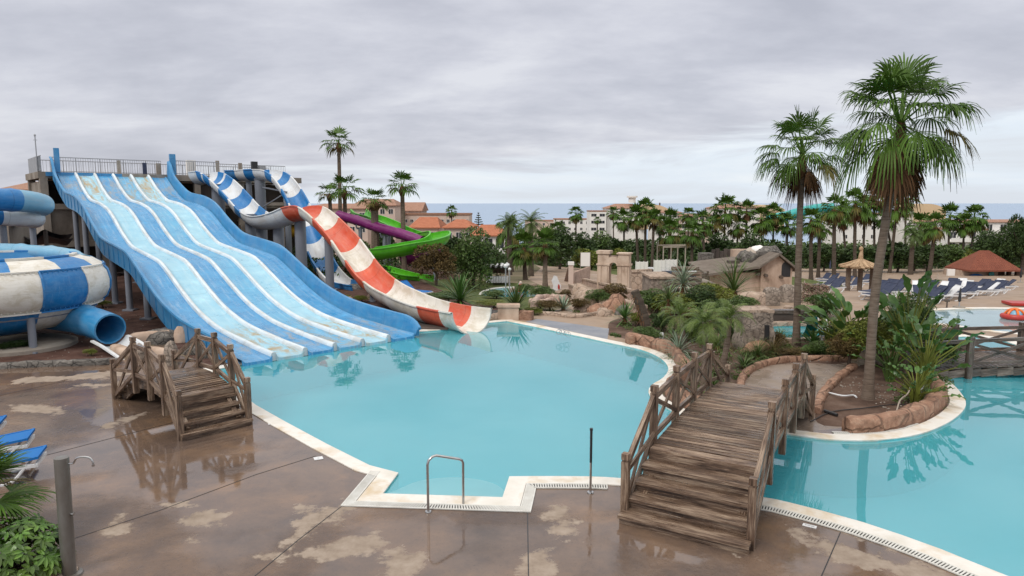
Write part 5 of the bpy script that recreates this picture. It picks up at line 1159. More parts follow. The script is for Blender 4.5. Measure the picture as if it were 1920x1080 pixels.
# bottom left corner planting
g=G(-60,1040);rt=fan_palm(g,g+np.array([.0,0,.75]),1.25,.12,'low fan palm at the lower left corner beside the loungers',[fan_crown(22,34,3,.25,-10,0)],'fan palms',skirt_boot=False,sk=False)
def schefflera(g,h,r,label,n=120):
    rt=thing('umbrella_shrub',label,'shrub',g);lf=MB();st=MB()
    for i in range(n):
        d=nrm(rng.normal(size=3));d[2]=abs(d[2]);c=g+np.array([d[0]*r,d[1]*r,d[2]*h*.75+.15])*1.0*rng.uniform(.55,1)**.5;m0=8;ax=nrm(d+rng.normal(0,.3,3)+[0,0,.4]);s=nrm(np.cross(ax,[.3,.2,1.]));t_=np.cross(ax,s)
        if i%5==0: st.tube([g,(g+c)/2+[0,0,.05],c],[.012,.009,.005],5,caps=False)
        for j in range(m0):
            a=2*math.pi*j/m0;dr=nrm((s*math.cos(a)+t_*math.sin(a))*1.0+ax*.15+np.array([0,0,-.25]));w=nrm(np.cross(dr,ax));L_=.13*rng.uniform(.8,1.2)
            P=[c+dr*.02,c+dr*L_*.35+w*.024,c+dr*L_*.75+w*.026-[0,0,.01],c+dr*L_*1.05-[0,0,.03],c+dr*L_*.75-w*.026-[0,0,.01],c+dr*L_*.35-w*.024];mid=[c+dr*L_*.35-ax*.008,c+dr*L_*.75-ax*.01-[0,0,.01]]
            lf.add(P+mid,[(0,1,6),(1,2,7,6),(2,3,7),(3,4,7),(4,5,6,7),(5,0,6)])
    st.build('stem',MT['barkdark'],rt);lf.build('leaves',MT['glossleaf'],rt)
MT['glossleaf']=mat('glossy_leaf',(.025,.075,.008),(.07,.15,.018),2,.35,island=.6,trans=.12,c3=(.12,.19,.03))
schefflera(G(22,1078),.8,.72,'glossy green umbrella leaved shrub filling the lower left corner',230)
mb=MB();
c=G(92,1068);rt=thing('rock_edging','orange and grey rocks at the foot of the shower post','rocks',c)
for i,(x,y,s) in enumerate(((70,1060,.16),(92,1050,.12),(100,1075,.15),(128,1075,.13),(82,1085,.15),(60,1085,.14))):
    q=G(x,y);mb=MB();mb.blob(q,s,s,s*.8,seed=i+3,n=10,m=8);mb.build('rock',MT['rockred' if i!=3 else 'rocktan'],rt,smooth=True)

# denser planting round the island path and in the middle beds
for i,(x,y,k,h,r,m_,lb) in enumerate([
 (1215,640,'shrub',.55,.5,'leafmid','small green shrub at the foot of the leaning dead trunk'),(1240,622,'shrub',.7,.6,'leafdark','dark shrub behind the white drum lamp'),(1262,648,'grass',.7,0,'leafmid','narrow grass tuft right of the white drum lamp'),
 (1300,640,'shrub',.8,.6,'leafmid','green shrub under the leftmost feather palm'),(1345,655,'grass',.9,0,'frond','light green grass tuft between the feather palm trunks'),(1375,640,'shrub',.9,.6,'leafdark','dark shrub left of the rough stone pillar'),
 (1310,612,'shrub',.9,.7,'leafbrown','brownish shrub behind the feather palms'),(1350,605,'shrub',1.0,.8,'leafmid','leafy green shrub left behind the rough stone pillar'),(1445,650,'shrub',.5,.6,'leafbrown','rusty low shrub just right of the rough stone pillar'),
 (1462,640,'grass',.7,0,'leafmid','green grass tuft in front of the small rectangular pool'),(1535,668,'shrub',.45,.6,'leafmid','low green shrub between the second tallest trunk and the kerb'),(1585,650,'shrub',.9,.7,'leafdark','dark shrub at the left foot of the wide paddle plant'),
 (1650,660,'shrub',1.1,.8,'leafmid','leafy shrub directly behind the tallest trunk'),(1765,650,'shrub',.5,.4,'leafmid','little shrub behind the left end of the arched bridge'),(1720,640,'shrub',.9,.7,'leafyellow','yellow green shrub between the spiky crowned plants'),
 (1225,585,'shrub',1.0,.9,'leafmid','green shrub left of the grey masonry ruin'),(1262,590,'shrub',.9,.9,'leafyellow','yellow green shrub in front of the grey masonry ruin'),(1310,585,'shrub',1.1,1.1,'leafdark','dark shrub between the ruin and the stake fence'),
 (1345,575,'shrub',1.2,1.0,'leafyellow','yellow green shrub before the rustic house porch'),(1398,590,'shrub',.8,.8,'leafmid','green shrub before the pale rubble wall'),(1520,560,'flower',1.0,.9,'pinkflower','pink flowering shrub right of the rustic house, upper one'),
 (1530,580,'flower',.9,.8,'pinkflower','pink flowering shrub right of the rustic house, lower one'),(1548,595,'shrub',1.0,.8,'leafmid','green shrub behind the left paddle plants'),(1000,590,'shrub',.3,.4,'leafyellow','low yellow tuft right of the tan stone planter'),
 (1060,560,'shrub',.5,.5,'leafbrown','reddish shrub by the row of round stone blocks'),(1020,560,'shrub',.8,.8,'leafmid','green shrub inside the raised pink bed wall'),(930,560,'shrub',.5,.8,'leafmid','low green shrub on the lawn before the round pool'),(1200,540,'shrub',1.2,.8,'leafdark','dark shrub standing right of the stone arch')]):
    g=GT(x,y)
    if k=='grass': rosette(g,lb,150,h,.011,86,5,m_,'grass_clump','grass clump',curve=1.1)
    else: tree(g,h,r,lb,m_,'mid',1+i%7,'shrub','shrub',rz_=h*.55)
U=[]
for i in range(420):
    j=i%3
    x,Y=(rng.uniform(3.6,11.5),rng.uniform(17.5,28)) if j==0 else ((rng.uniform(1.5,9),rng.uniform(31,50)) if j==1 else (rng.uniform(9,13.5),rng.uniform(16.5,21)))
    p=np.array([[x,Y]])
    ok=(inside(p,soilM)[0] or inside(p,soilI)[0]) and not inside(p,pathI)[0] if j!=1 else (inside(p,[tuple(GT(a,b)[:2]) for a,b in ((1040,592),(1165,588),(1120,572),(1080,578),(1010,585))])[0])
    if ok: U.append((x,Y,T(x,Y)+.02,rng.uniform(.08,.22)))
undergrowth(U,'low green ground cover spreading over the planting beds','leafmid',15000,.035,'ground_cover')
# ================================================ buildings
def wallbox(mb,x0,x1,y0,y1,z0,z1): mb.beam(((x0+x1)/2,y0,(z0+z1)/2),((x0+x1)/2,y1,(z0+z1)/2),x1-x0,z1-z0)
def window(parent,x,y,z,w,h,frame='wallwhite',pane='glass'):
    mb=MB()
    for a,b,c,d in ((x-w/2-.06,x+w/2+.06,z-.06,z),(x-w/2-.06,x+w/2+.06,z+h,z+h+.06),(x-w/2-.06,x-w/2,z,z+h),(x+w/2,x+w/2+.06,z,z+h)): wallbox(mb,a,b,y-.06,y+.02,c,d)
    wallbox(mb,x-.03,x+.03,y-.05,y-.01,z,z+h);o=mb.build('window',MT[frame],parent)
    mb=MB();wallbox(mb,x-w/2,x+w/2,y-.012,y+.02,z,z+h);mb.build('pane',MT[pane],o)
def gable_roof(mb,x0,x1,y0,y1,z,h,ov=.4,hip=0):
    x0-=ov;x1+=ov;y0-=ov;y1+=ov;ym=(y0+y1)/2;V=[(x0,y0,z),(x1,y0,z),(x1,y1,z),(x0,y1,z),(x0+hip,ym,z+h),(x1-hip,ym,z+h)]
    V+= [(a,b,c-.18) for a,b,c in V[:4]];sl=math.hypot((y1-y0)/2,h)
    F=[(0,1,5,4),(2,3,4,5),(1,2,5),(3,0,4),(0,6,7,1),(1,7,8,2),(2,8,9,3),(3,9,6,0),(9,8,7,6)]
    UV=[[(x0,0),(x1,0),(x1-hip,sl),(x0+hip,sl)],[(x1,0),(x0,0),(x0+hip,sl),(x1-hip,sl)],[(y0,0),(y1,0),(ym,sl)],[(y1,0),(y0,0),(ym,sl)]]+[[(0,0),(0,.1),(.1,.1),(.1,0)]]*5
    mb.add(V,F,UV)
def bld(name,label,x0,x1,ytop,Y,depth,wall='wallwhite',roof=None,rh=1.6,hip=0,floors=2,bays=4,fh=3.0,balc=False,win=True,zb=None,cat='building',ww=1.1,wh=1.2,parapet=True):
    "front edge px x0..x1 at depth Y, eave at ytop"
    X0=(x0-960)/FPX*Y;X1=(x1-960)/FPX*Y;z1=PY(0,ytop,Y)[2];z0=(T((X0+X1)/2,Y) if zb is None else zb)-1
    rt=thing(name,label,cat,((X0+X1)/2,Y+depth/2,z0),'buildings on the slope to the sea');mb=MB();wallbox(mb,X0,X1,Y,Y+depth,z0,z1)
    mb.build('wall',MT[wall],rt)
    if roof: mb=MB();gable_roof(mb,X0,X1,Y,Y+depth,z1+.19,rh,.5,hip);mb.build('roof',MT[roof],rt)
    elif parapet:
        mb=MB()
        for a,b,c,d in ((X0-.1,X1+.1,Y-.1,Y+.15),(X0-.1,X1+.1,Y+depth-.15,Y+depth+.1)): wallbox(mb,a,b,c,d,z1+.003,z1+.5)
        wallbox(mb,X0-.1,X0+.15,Y+.153,Y+depth-.153,z1+.003,z1+.5);wallbox(mb,X1-.15,X1+.1,Y+.153,Y+depth-.153,z1+.003,z1+.5);mb.build('parapet',MT['roofdull' if wall!='wallcream' else wall],rt)
    if win:
        for f in range(floors):
            for k in range(bays):
                x=X0+(X1-X0)*(k+.5)/bays;zz=z1-fh*f-fh*.5-wh*.45
                if balc: window(rt,x,Y,zz-.3,min(ww*1.5,(X1-X0)/bays*.7),wh+.7)
                else: window(rt,x,Y,zz,ww,wh)
            if balc:
                zz=z1-fh*(f+1);mb=MB();wallbox(mb,X0+.1,X1-.1,Y-1.5,Y-.003,zz-.15,zz);wallbox(mb,X0+.1,X1-.1,Y-1.5,Y-1.38,zz+.003,zz+.95);mb.build('balcony',MT['wallwhite'],rt)
    return rt,X0,X1,z1
def curvewall(rt,x0,x1,ytop,Y,z0,thick,m='wallcream',h=14):
    "blind gable wall with a curved top"
    X0=(x0-960)/FPX*Y;X1=(x1-960)/FPX*Y;zt=PY(0,ytop,Y)[2];n=14;mb=MB();V=[];pts=[]
    for i in range(n+1):
        t=i/n;pts.append((X0+(X1-X0)*t,zt-(zt-z0)*.0-1.9*max(0,(t-.35)/.65)**2.2-.25*max(0,(.2-t)/.2)))
    for y in (Y-.3,Y+thick):
        V+=[(x,y,z) for x,z in pts]+[(x,y,z0) for x,z in pts]
    N_=n+1;F=[]
    for i in range(n):
        F+=[(i,i+N_,i+1+N_,i+1),(i+2*N_,i+1+2*N_,i+1+3*N_,i+3*N_),(i,i+1,i+1+2*N_,i+2*N_)]
    F+=[(0,2*N_,3*N_,N_),(n,n+N_,n+3*N_,n+2*N_)];mb.add(V,F);mb.build('gable_wall',MT[m],rt)
rt,X0,X1,z1=bld('apartment_block','white apartment block with red tiled roof and cream curved gable above the grove',1137,1208,391,300,14,'wallwhite','roofdull',1.9,5,2,4,ww=1.3,wh=1.3)
curvewall(rt,1200,1250,383,299,z1-9,12)
mb=MB();q=PY(1186,375,303);mb.lathe([(0,0),(1.6,0),(1.6,2.2),(2.4,2.3),(2.4,3.0),(0,3.0)],(q[0],304,q[2]-1.2),12);mb.build('roof_lantern',MT['wallwhite'],rt)
for x in (1222,1237): 
    q=PY(x,384,301);mb=MB();mb.beam(q-[0,0,.6],q+[0,0,.9],.5,.5);mb.build('chimney',MT['shade'],rt)
bld('apartment_block','white apartment wing with brown windows at the left end of the curved gable block',1105,1136,397,296,12,'wallwhite',None,0,0,3,2,balc=False,ww=2.2,wh=1.2)
bld('apartment_block','lower pink roofed wing with balconies right of the cream gable, first part',1225,1276,399,285,12,'wallwhite','roofdull',.7,2,2,6,balc=True)
bld('apartment_block','lower pink roofed wing continuing to the second tiled building',1276,1342,405,280,12,'wallpink','roofdull',.8,2,2,6,balc=True)
rt,X0,X1,z1=bld('apartment_block','second white building with tiled roof and cream gable behind the middle of the grove',1340,1428,391,275,14,'wallwhite','roofdull',1.6,5,2,5)
curvewall(rt,1424,1468,384,274,z1-9,12)
q=PY(1393,382,278);mb=MB();mb.lathe([(0,0),(1.8,0),(1.8,1.3),(0,1.3)],(q[0],280,q[2]-.7),12);mb.build('roof_lantern',MT['wallwhite'],rt)
bld('apartment_block','white walled building seen through the grove under the tall palms',1576,1660,402,230,14,'wallwhite',None,0,0,3,5)
rt,X0,X1,z1=bld('apartment_block','pinkish white building with a broad cream gable right of the tallest palm',1692,1764,396,228,12,'wallwhite',None,0,0,3,4)
curvewall(rt,1712,1768,382,227,z1-4,12)
bld('apartment_block','long terraced white building with deep balconies at the right edge, upper floors',1765,1990,417,215,14,'wallwhite','roofdull',.6,3,3,9,balc=True,fh=3.4)
bld('apartment_block','lower white terraced wing between the dry palm and the kiosk roof',1776,1850,432,190,10,'wallwhite',None,0,0,3,4,balc=True)
# houses on the left middle
bld('house','peach house with a bright orange roof between the slim palm and the purple slide',770,822,428,150,16,'wallpink','roof',2.1,1.5,1,3)
bld('house','house with a wide orange tiled roof over dark eaves, left of the balcony house',833,888,428,140,12,'wallpink','roof',1.5,2.5,1,3)
rt,*_=bld('house','white house with orange roof and dark balcony behind the dark green trees',884,948,443,122,12,'wallwhite','roof',1.7,2.0,2,3,balc=True)
bld('house','long low pink parapet building below the sea on the left',745,880,404,185,14,'wallpink',None,0,0,1,12,ww=.8,wh=.8)
bld('house','pink gabled house just left of the slim palm crown',740,790,396,200,14,'wallpink','roofdull',2.4,0,1,4)
bld('house','pink block behind the stout palm and the green slide start',664,742,386,175,14,'wallpink','roofdull',1.6,2,3,5)
bld('house','brown roofed low building behind the red slide crest',575,690,392,150,12,'wallpink','roofdull',1.0,3,2,6)
bld('house','house with a pale red roof on the rise above the curling blue tubes',10,72,357,120,12,'wallwhite','roofdull',1.5,2,3,4)
bld('house','flat white house at the sea front left of the apartment wing',1040,1106,412,330,12,'wallwhite',None,0,0,2,6)
bld('house','low white house with pale walls right of the date palms',985,1040,415,340,12,'wallpink',None,0,0,1,4)
# ================================================ park structures
def at(px,py): return GT(px,py)
# arch
a=at(1133,538);b=at(1172,546);c=(a+b)/2;d=nrm((b-a)*[1,1,0]);Yc=c[1];s_=pxm(Yc);z0=min(a[2],b[2])
wtot=(1182-1122)/s_;hh=80/s_;rt=thing('stone_arch','pale pink free standing ruined stone arch in the middle distance','arch',(c[0],c[1],z0))
cx=c[0];dx=np.array([.93,-.36,0]);wtot/=.98
for sd in (-1,1):
    mb=MB();p=np.array([c[0],c[1],z0])+dx*sd*(wtot/2-.48)
    mb.beam(p-[0,0,.4],p+[0,0,hh*.66],.92,.9,up=(-dx[1],dx[0],0));mb.beam(p+[0,0,hh*.66],p+[0,0,hh*.70],1.06,1.04,up=(-dx[1],dx[0],0));mb.beam(p+[0,0,hh*.70],p+[0,0,hh*.93],.88,.86,up=(-dx[1],dx[0],0));mb.beam(p+[0,0,hh*.93],p+[0,0,hh*(.98+.02*sd*-1)],1.08,1.06,up=(-dx[1],dx[0],0))
    for q in (-1,1): mb.beam(p+dx*q*.25-np.array([-dx[1],dx[0],0])*.47-[0,0,.4],p+dx*q*.25-np.array([-dx[1],dx[0],0])*.47+[0,0,hh*.64],.2,.12,up=(-dx[1],dx[0],0))
    mb.build('pier',MT['archstone'],rt)
mb=MB();n_=np.array([-dx[1],dx[0],0]);r0=wtot/2-.94;r1=r0+.42;zc=z0+hh*.62;base=np.array([c[0],c[1],zc]);P=[]
for t in np.linspace(0,math.pi,15):
    e=dx*math.cos(t)+np.array([0,0,1])*math.sin(t)*1.1;P.append([base+e*r0-n_*.45,base+e*r1-n_*.45,base+e*r1+n_*.45,base+e*r0+n_*.45])
mb.grid(P,closev=True);
top=z0+hh*.9
for t0 in np.linspace(-.9,.9,9):
    x=t0*(wtot/2-.94);zz=zc+math.sqrt(max(0,r1*r1-x*x))*1.05;
    if zz<top: mb.beam(base*[1,1,0]+dx*x+[0,0,zz-.05],base*[1,1,0]+dx*x+[0,0,top],.24,.7,up=n_)
mb.build('arch_ring',MT['archstone'],rt,smooth=True)
# ramp walls of pink block
def lowwall(p,q,h0,h1,t,m,label,name='low_wall',cat='wall',cap=None,n=8):
    p=at(*p);q=at(*q);rt=thing(name,label,cat,p);mb=MB();
    for i in range(n):
        a=p+(q-p)*i/n;b=p+(q-p)*(i+1)/n;h=h0+(h1-h0)*(i+.5)/n;z=min(T(a[0],a[1]),T(b[0],b[1]))
        A=np.array([a[0],a[1],(T(a[0],a[1])-.5+T(a[0],a[1])+h)/2]);B=np.array([b[0],b[1],(T(b[0],b[1])-.5+T(b[0],b[1])+h)/2]);mb.beam(A,B,t,h+.5)
    mb.build('wall_body',MT[m],rt)
    if cap:
        mb=MB();mb.beam(np.array([p[0],p[1],T(p[0],p[1])+h0+.06]),np.array([q[0],q[1],T(q[0],q[1])+h1+.06]),t*1.35,.14);mb.build('wall_cap',MT[cap],rt)
    return rt
lowwall((1070,548),(1205,600),.5,.5,.3,'pinkwall','long pink block wall of the ramp, front one, with pale coping',cap='rocktan')
lowwall((1094,531),(1192,561),.35,.4,.3,'pinkwall','pink block wall of the ramp, rear one, right before the stone arch',cap='rocktan')
lowwall((1072,532),(1104,524),1.0,1.4,.3,'pinkwall','pink wall stub with a white panel left of the ramp')
lowwall((1188,560),(1216,560),1.6,1.6,.5,'rocktan','tan wall block between the ramp and the grey masonry ruin',cap='rocktan')
a=at(1070,545);mb=MB();mb.beam(a,a+[0,0,2.0],.36,.36);rt=thing('gate_post','white and pink post at the left end of the ramp','post',a);mb.build('shaft',MT['wallpink'],rt);mb=MB();mb.beam(a+[0,0,2.003],a+[0,0,2.25],.46,.46);mb.build('cap_stone',MT['wallwhite'],rt)
a=at(1097,522);rt=thing('notice_board','white blank notice panel standing on the pink wall stub','board',a);mb=MB();mb.beam(a+[-.5,0,1.5+.6],a+[.5,0,1.5+.6],.08,1.5);mb.build('panel',MT['wallwhite'],rt);mb=MB();mb.beam(a+[-.53,0,0],a+[-.53,0,2.9],.06,.06);mb.beam(a+[.53,0,0],a+[.53,0,2.9],.06,.06);mb.build('frame',MT['conc'],rt)
for i,(x,y) in enumerate(((1087,552),(1093,560),(1099,568),(1103,577))):
    g=at(x,y);mb=MB();mb.blob(g+[0,0,.05],.55,.5,.75,seed=20+i,amp=.15);tag(mb.build('stepping_block',MT['rocktan'],smooth=True),['farthest round stone block in the row beside the ramp wall','second round stone block from the far end of the row by the ramp','third round stone block from the far end of the row by the ramp','nearest round stone block in the row beside the ramp wall'][i],'stone block',group='round stone blocks beside the ramp')
for i,(x,y,rx,rz,lb) in enumerate(((1150,586,.72,.78,'large rounded orange boulder below the ramp wall'),(1118,588,.42,.45,'smaller orange boulder left of the large rounded one'),(1092,585,.38,.4,'brown boulder beside the agave bed'),(1132,592,.35,.35,'small flat stone at the boulder foot'),(1168,590,.45,.4,'grey stone right of the large rounded boulder'),(1418,660,.55,.45,'smooth orange boulder at the rough pillar foot'),(668,541,.75,.28,'flat dark grey rock under the red and white slide'),(700,560,.35,.4,'brown upright rock beside the red and white slide'),(653,565,.3,.25,'small brown rock on the slope by the blue slide wall'))):
    g=at(x,y);mb=MB();mb.blob(g,rx,rx*.8,rz,seed=i+40,amp=.3);tag(mb.build('boulder',MT['rockred' if 'orange' in lb else ('rockgrey' if 'grey' in lb else 'rocktan')],smooth=True),lb,'boulder')
def wpts(l): return [tuple(at(x,y)[:2]) for x,y in l]
def rw(l,h,w,label,m='rocktan',seed=3,**k): return rock_wall(wpts(l),h,w,label,m=m,seed=seed,step=.3,**k)
rw([(1010,590),(1040,592),(1075,596),(1110,592),(1165,585)],.16,.22,'low tan kerb curving along the front of the agave bed',seed=21)
rw([(992,548),(1020,552),(1036,560),(1034,569),(1012,575),(996,572)],.35,.3,'raised reddish stone bed wall right of the round pool','pinkwall',seed=22)
rw([(955,548),(975,541),(1005,537)],.25,.25,'rough rock edging behind the round pool',seed=23)
rw([(1000,583),(1012,571),(1042,569),(1060,571)],.5,.35,'pink stone wall behind the dark spiky yucca','pinkwall',seed=24)
rw([(1168,590),(1200,586),(1232,584)],.4,.7,'pale flat stone bench right of the boulders',seed=25)
# stone planter at pool corner
g=G(966,597);rt=thing('stone_planter','smooth tan stone planter block at the far corner of the main pool','planter',g);mb=MB();mb.beam(g+[-.75,-.15,.26],g+[.15,-.15,.26],.5,.6);mb.beam(g+[-.8,-.15,.60],g+[.2,-.15,.60],.62,.1);mb.build('block',MT['plaster'],rt);mb=MB();mb.beam(g+[.17,-.2,.16],g+[.75,-.35,.16],.4,.42);mb.build('side_stone',MT['rockred'],rt)
# grey masonry ruin with log steps
g=at(1242,568);rt=thing('masonry_ruin','small grey rubble masonry ruin with stacked logs left of the rustic house','ruin',g);s_=pxm(g[1]);w=44/s_;h=46/s_
mb=MB();wallbox(mb,g[0]-w/2,g[0]+w/2,g[1],g[1]+2.5,g[2]-.5,g[2]+h);mb.build('wall_body',MT['masonry'],rt);mb=MB();wallbox(mb,g[0]-w/2-.08,g[0]+w/2+.08,g[1]-.08,g[1]+2.6,g[2]+h+.003,g[2]+h+.12);mb.build('slab',MT['rocktan'],rt)
for k in range(6): mb=MB();mb.tube([(g[0]+w/2+.05+.03*k,g[1]+.2+.28*k,g[2]+.35+.26*k),(g[0]+w/2+1.7,g[1]+.3+.28*k,g[2]+.35+.26*k)],.12,8);mb.build('log',MT['wood'],rt,smooth=True)
mb=MB();wallbox(mb,g[0]+w/2+1.7,g[0]+w/2+2.2,g[1]+.1,g[1]+2.4,g[2]-.3,g[2]+h*.8);mb.build('end_wall',MT['masonry'],rt)
# rustic house
g=at(1460,549);Yh=g[1];s_=pxm(Yh);gx=lambda x:(x-960)/FPX*Yh;gz=lambda y:PY(0,y,Yh)[2]
rt=thing('rustic_house','weathered pinkish plaster house with grey roof and arched window','house',g);z0=g[2]-.6
mb=MB();xa,xm,xb=gx(1430),gx(1459),gx(1488);ze,za=gz(500),gz(479);dd=4.5
V=[(xa,Yh,z0),(xb,Yh,z0),(xb,Yh,ze-.15),(xm,Yh,za),(xa,Yh,ze)];V2=[(x,y+dd,z) for x,y,z in V];mb.add(V+V2,[(0,1,2,3,4),(9,8,7,6,5),(1,6,7,2),(0,4,9,5)]);mb.build('gable_front',MT['plaster'],rt)
mb=MB();wallbox(mb,gx(1344),xa-.003,Yh+.3,Yh+dd,z0,gz(512));mb.build('wing_wall',MT['plaster'],rt)
mb=MB()
def slab(V,t=.14): 
    V=[np.array(v,float) for v in V];W_=[v-[0,0,t] for v in V];n=len(V);mb.add(V+W_,[tuple(range(n)),tuple(range(n,2*n))[::-1]]+[(i,i+n,(i+1)%n+n,(i+1)%n) for i in range(n)])
slab([(xm,Yh-.35,za+.16),(xb+.45,Yh-.35,ze-.25),(xb+.45,Yh+dd+.3,ze-.25),(xm,Yh+dd+.3,za+.16)][::-1]);slab([(xm-.01,Yh-.35,za+.16),(xm-.01,Yh+dd+.3,za+.16),(xa-.3,Yh+dd+.3,ze+.02),(xa-.3,Yh-.35,ze+.02)][::-1])
slab([(gx(1326),Yh-.3,gz(513)),(xa-.3,Yh-.3,ze+.05),(xa-.3,Yh+dd,ze+.3),(gx(1326),Yh+dd,gz(513)+.35)]);mb.build('roof',MT['shingle'],rt)
mb=MB();wx,wz=gx(1476),gz(519);pts=[(wx-.28,wz),(wx+.28,wz)]+[(wx+.28*math.cos(t),wz+.65+.3*math.sin(t)) for t in np.linspace(0,math.pi,9)];V=[(x,Yh-.02,z) for x,z in pts]+[(x,Yh+.1,z) for x,z in pts];n=len(pts);mb.add(V,[tuple(range(n))]+[(i,i+n,(i+1)%n+n,(i+1)%n) for i in range(n)]);mb.build('arched_window',MT['black'],rt)
for x,y in ((1425,515),(1437,516),(1466,519)):
    mb=MB();mb.tube([(gx(x),Yh-.28 if x>1430 else Yh+.0,gz(y)),(gx(x),Yh+.4,gz(y))],.11,8);mb.build('roof_beam',MT['wood_dark'],rt)
mb=MB();q=(gx(1382),Yh+.35,gz(500));mb.beam((q[0]-.35,Yh+.6,q[2]+.25),(q[0]+.35,Yh+.6,q[2]+.25),.5,.18);mb.build('roof_vent',MT['conc_dark'],rt)
mb=MB();
for k in range(5): mb.tube([(gx(1345)+.5*k,Yh+.22,z0),(gx(1345)+.5*k,Yh+.22,gz(518))],.08,6)
mb.build('porch_posts',MT['wood_dark'],rt) if False else None
for i,(x,y,r_,m_) in enumerate(((1409,474,.42,'cloth'),(1420,471,.45,'wallwhite'),(1404,484,.7,'rockgrey'),(1430,478,.8,'rockgrey'),(1446,474,.6,'rockgrey'),(1418,486,.6,'rockgrey'))):
    Yq=Yh+2.2;q=PY(x,y,Yq);mb=MB();mb.blob(q,r_,r_,r_*.8,seed=60+i,amp=.35,cut=-.9);tag(mb.build('roof_rock',MT[m_],smooth=True),['pale tan stone on the rustic house roof','white stone on the rustic house roof','dark rock under the pale tan roof stone','dark long rock right of the white roof stone','dark rock at the roof ridge of the rustic house','dark rock lowest on the rustic house roof slope'][i],'rock')
g2_=at(1372,512);rt=thing('timber_screen','dark timber and rock screen wall behind the rustic house roof','screen',g2_);mb=MB();Ys=Yh+7;x0,x1=(1338-960)/FPX*Ys,(1400-960)/FPX*Ys;zt_=PY(0,464,Ys)[2]
k=int((x1-x0)/.3)
for i in range(k): mb.beam((x0+.3*i,Ys,T(x0,Ys)),(x0+.3*i,Ys,zt_-.15+.1*math.sin(i*2.3)),.26,.12,up=(0,1,0))
mb.build('planks',MT['conc_dark'],rt);mb=MB();wallbox(mb,x1-1.2,x1,Ys-.6,Ys-.1,T(x0,Ys),zt_-.1);mb.build('pier',MT['plaster'],rt);mb=MB();wallbox(mb,x0-1.0,x0-.1,Ys-.5,Ys+.5,T(x0,Ys),zt_-.4);mb.build('rock_pier',MT['rockgrey'],rt)
g=at(1326,553);rt=thing('stake_fence','short dark stake fence left of the rustic house wall','fence',g)
for i in range(9): mb=MB();q=at(1316+3.2*i,556-2.2*i);mb.beam(q,q+[0,0,1.3+.12*math.sin(i*3)],.1,.1);mb.build('stake',MT['wood_dark'],rt)
# stone block walls in front of the house
for x0,x1,y,h,m_,lb in ((1386,1430,578,.75,'rocktan','pale rubble wall in front of the rustic house, left block'),(1432,1458,572,.85,'masonry','grey rubble wall in front of the rustic house, middle block'),(1463,1499,566,.85,'masonry','grey rubble wall in front of the rustic house, right block'),(1340,1386,574,.5,'rocktan','low pale rock wall left of the rubble blocks')):
    rw([(x0,y),((x0+x1)/2,y),(x1,y)],h,.7,lb,m_,seed=x0%17)
# rough pillar near
g=G(1411,655);rt=thing('stone_pillar','rough square rubble stone pillar standing behind the island path','pillar',g);
P=[];o=Vector((3,4,5));mb=MB()
for z in np.linspace(-.1,1.36,13):
    row=[]
    for i in range(24):
        t=2*math.pi*i/24;c_=math.cos(t);s_=math.sin(t);k=.52/max(abs(c_),abs(s_));p=np.array([g[0]+c_*k*(.98 if z<1.3 else 1.04),g[1]+s_*k,z]);nn=noise.noise(Vector(p)*2.2+o)*.10+noise.noise(Vector(p)*7)*.04;row.append((p[0]+c_*nn,p[1]+s_*nn,z))
    P.append(row)
mb.grid(P,closev=True,flip=True);mb.build('pillar_body',MT['masonry'],rt,smooth=30);mb=MB();mb.prism([(x,y) for x,y,z in P[-1]],1.34,1.44);mb.build('top_slab',MT['rocktan'],rt)
mb=MB();wallbox(mb,g[0]+.18,g[0]+.30,g[1]-.64,g[1]-.50,.45,.95);mb.build('niche_shade',MT['black'],rt)  # black block on the face stands in for the shade of a recess
lowwall((1440,607),(1527,607),.45,.45,.3,'conc_dark','long dark low wall behind the small rectangular pool',cap='wood_dark')
lowwall((1470,586),(1520,590),.3,.3,.5,'rocktan','short pale stone bench among the pink flowers')
# white pool ladder chair and teal slide panel by the small pool
g=G(1552,655);rt=thing('pool_slide_ladder','small white pool ladder slide standing in the planting by the small pool','ladder',g)
mb=MB()
for s in (-.14,.14): mb.tube([g+[s,0,0],g+[s-.02,.5,1.0],g+[s-.02,.6,1.25]],.022,6)
for k in range(4): mb.beam(g+[-.14,.1+.11*k,.2+.22*k],g+[.13,.1+.11*k,.2+.22*k],.1,.03)
mb.build('ladder_frame',MT['whiteplastic'],rt,smooth=True);mb=MB();mb.grid([[g+[-.55+.1*math.sin(t*3),.55+.4*t,1.05-.8*t+v*0] if v==0 else g+[-.15+.1*math.sin(t*3),.55+.4*t,1.05-.8*t] for v in (0,1)] for t in np.linspace(0,1,8)]);mb.build('chute',MT['teal_fiber'],rt,smooth=True)
g=G(1240,634);mb=MB();mb.lathe([(0,0),(.085,0),(.09,.16),(.075,.2),(0,.22)],tuple(g),14);tag(mb.build('garden_lamp',MT['whiteplastic'],smooth=True),'small white drum garden lamp on the red rock wall','lamp')
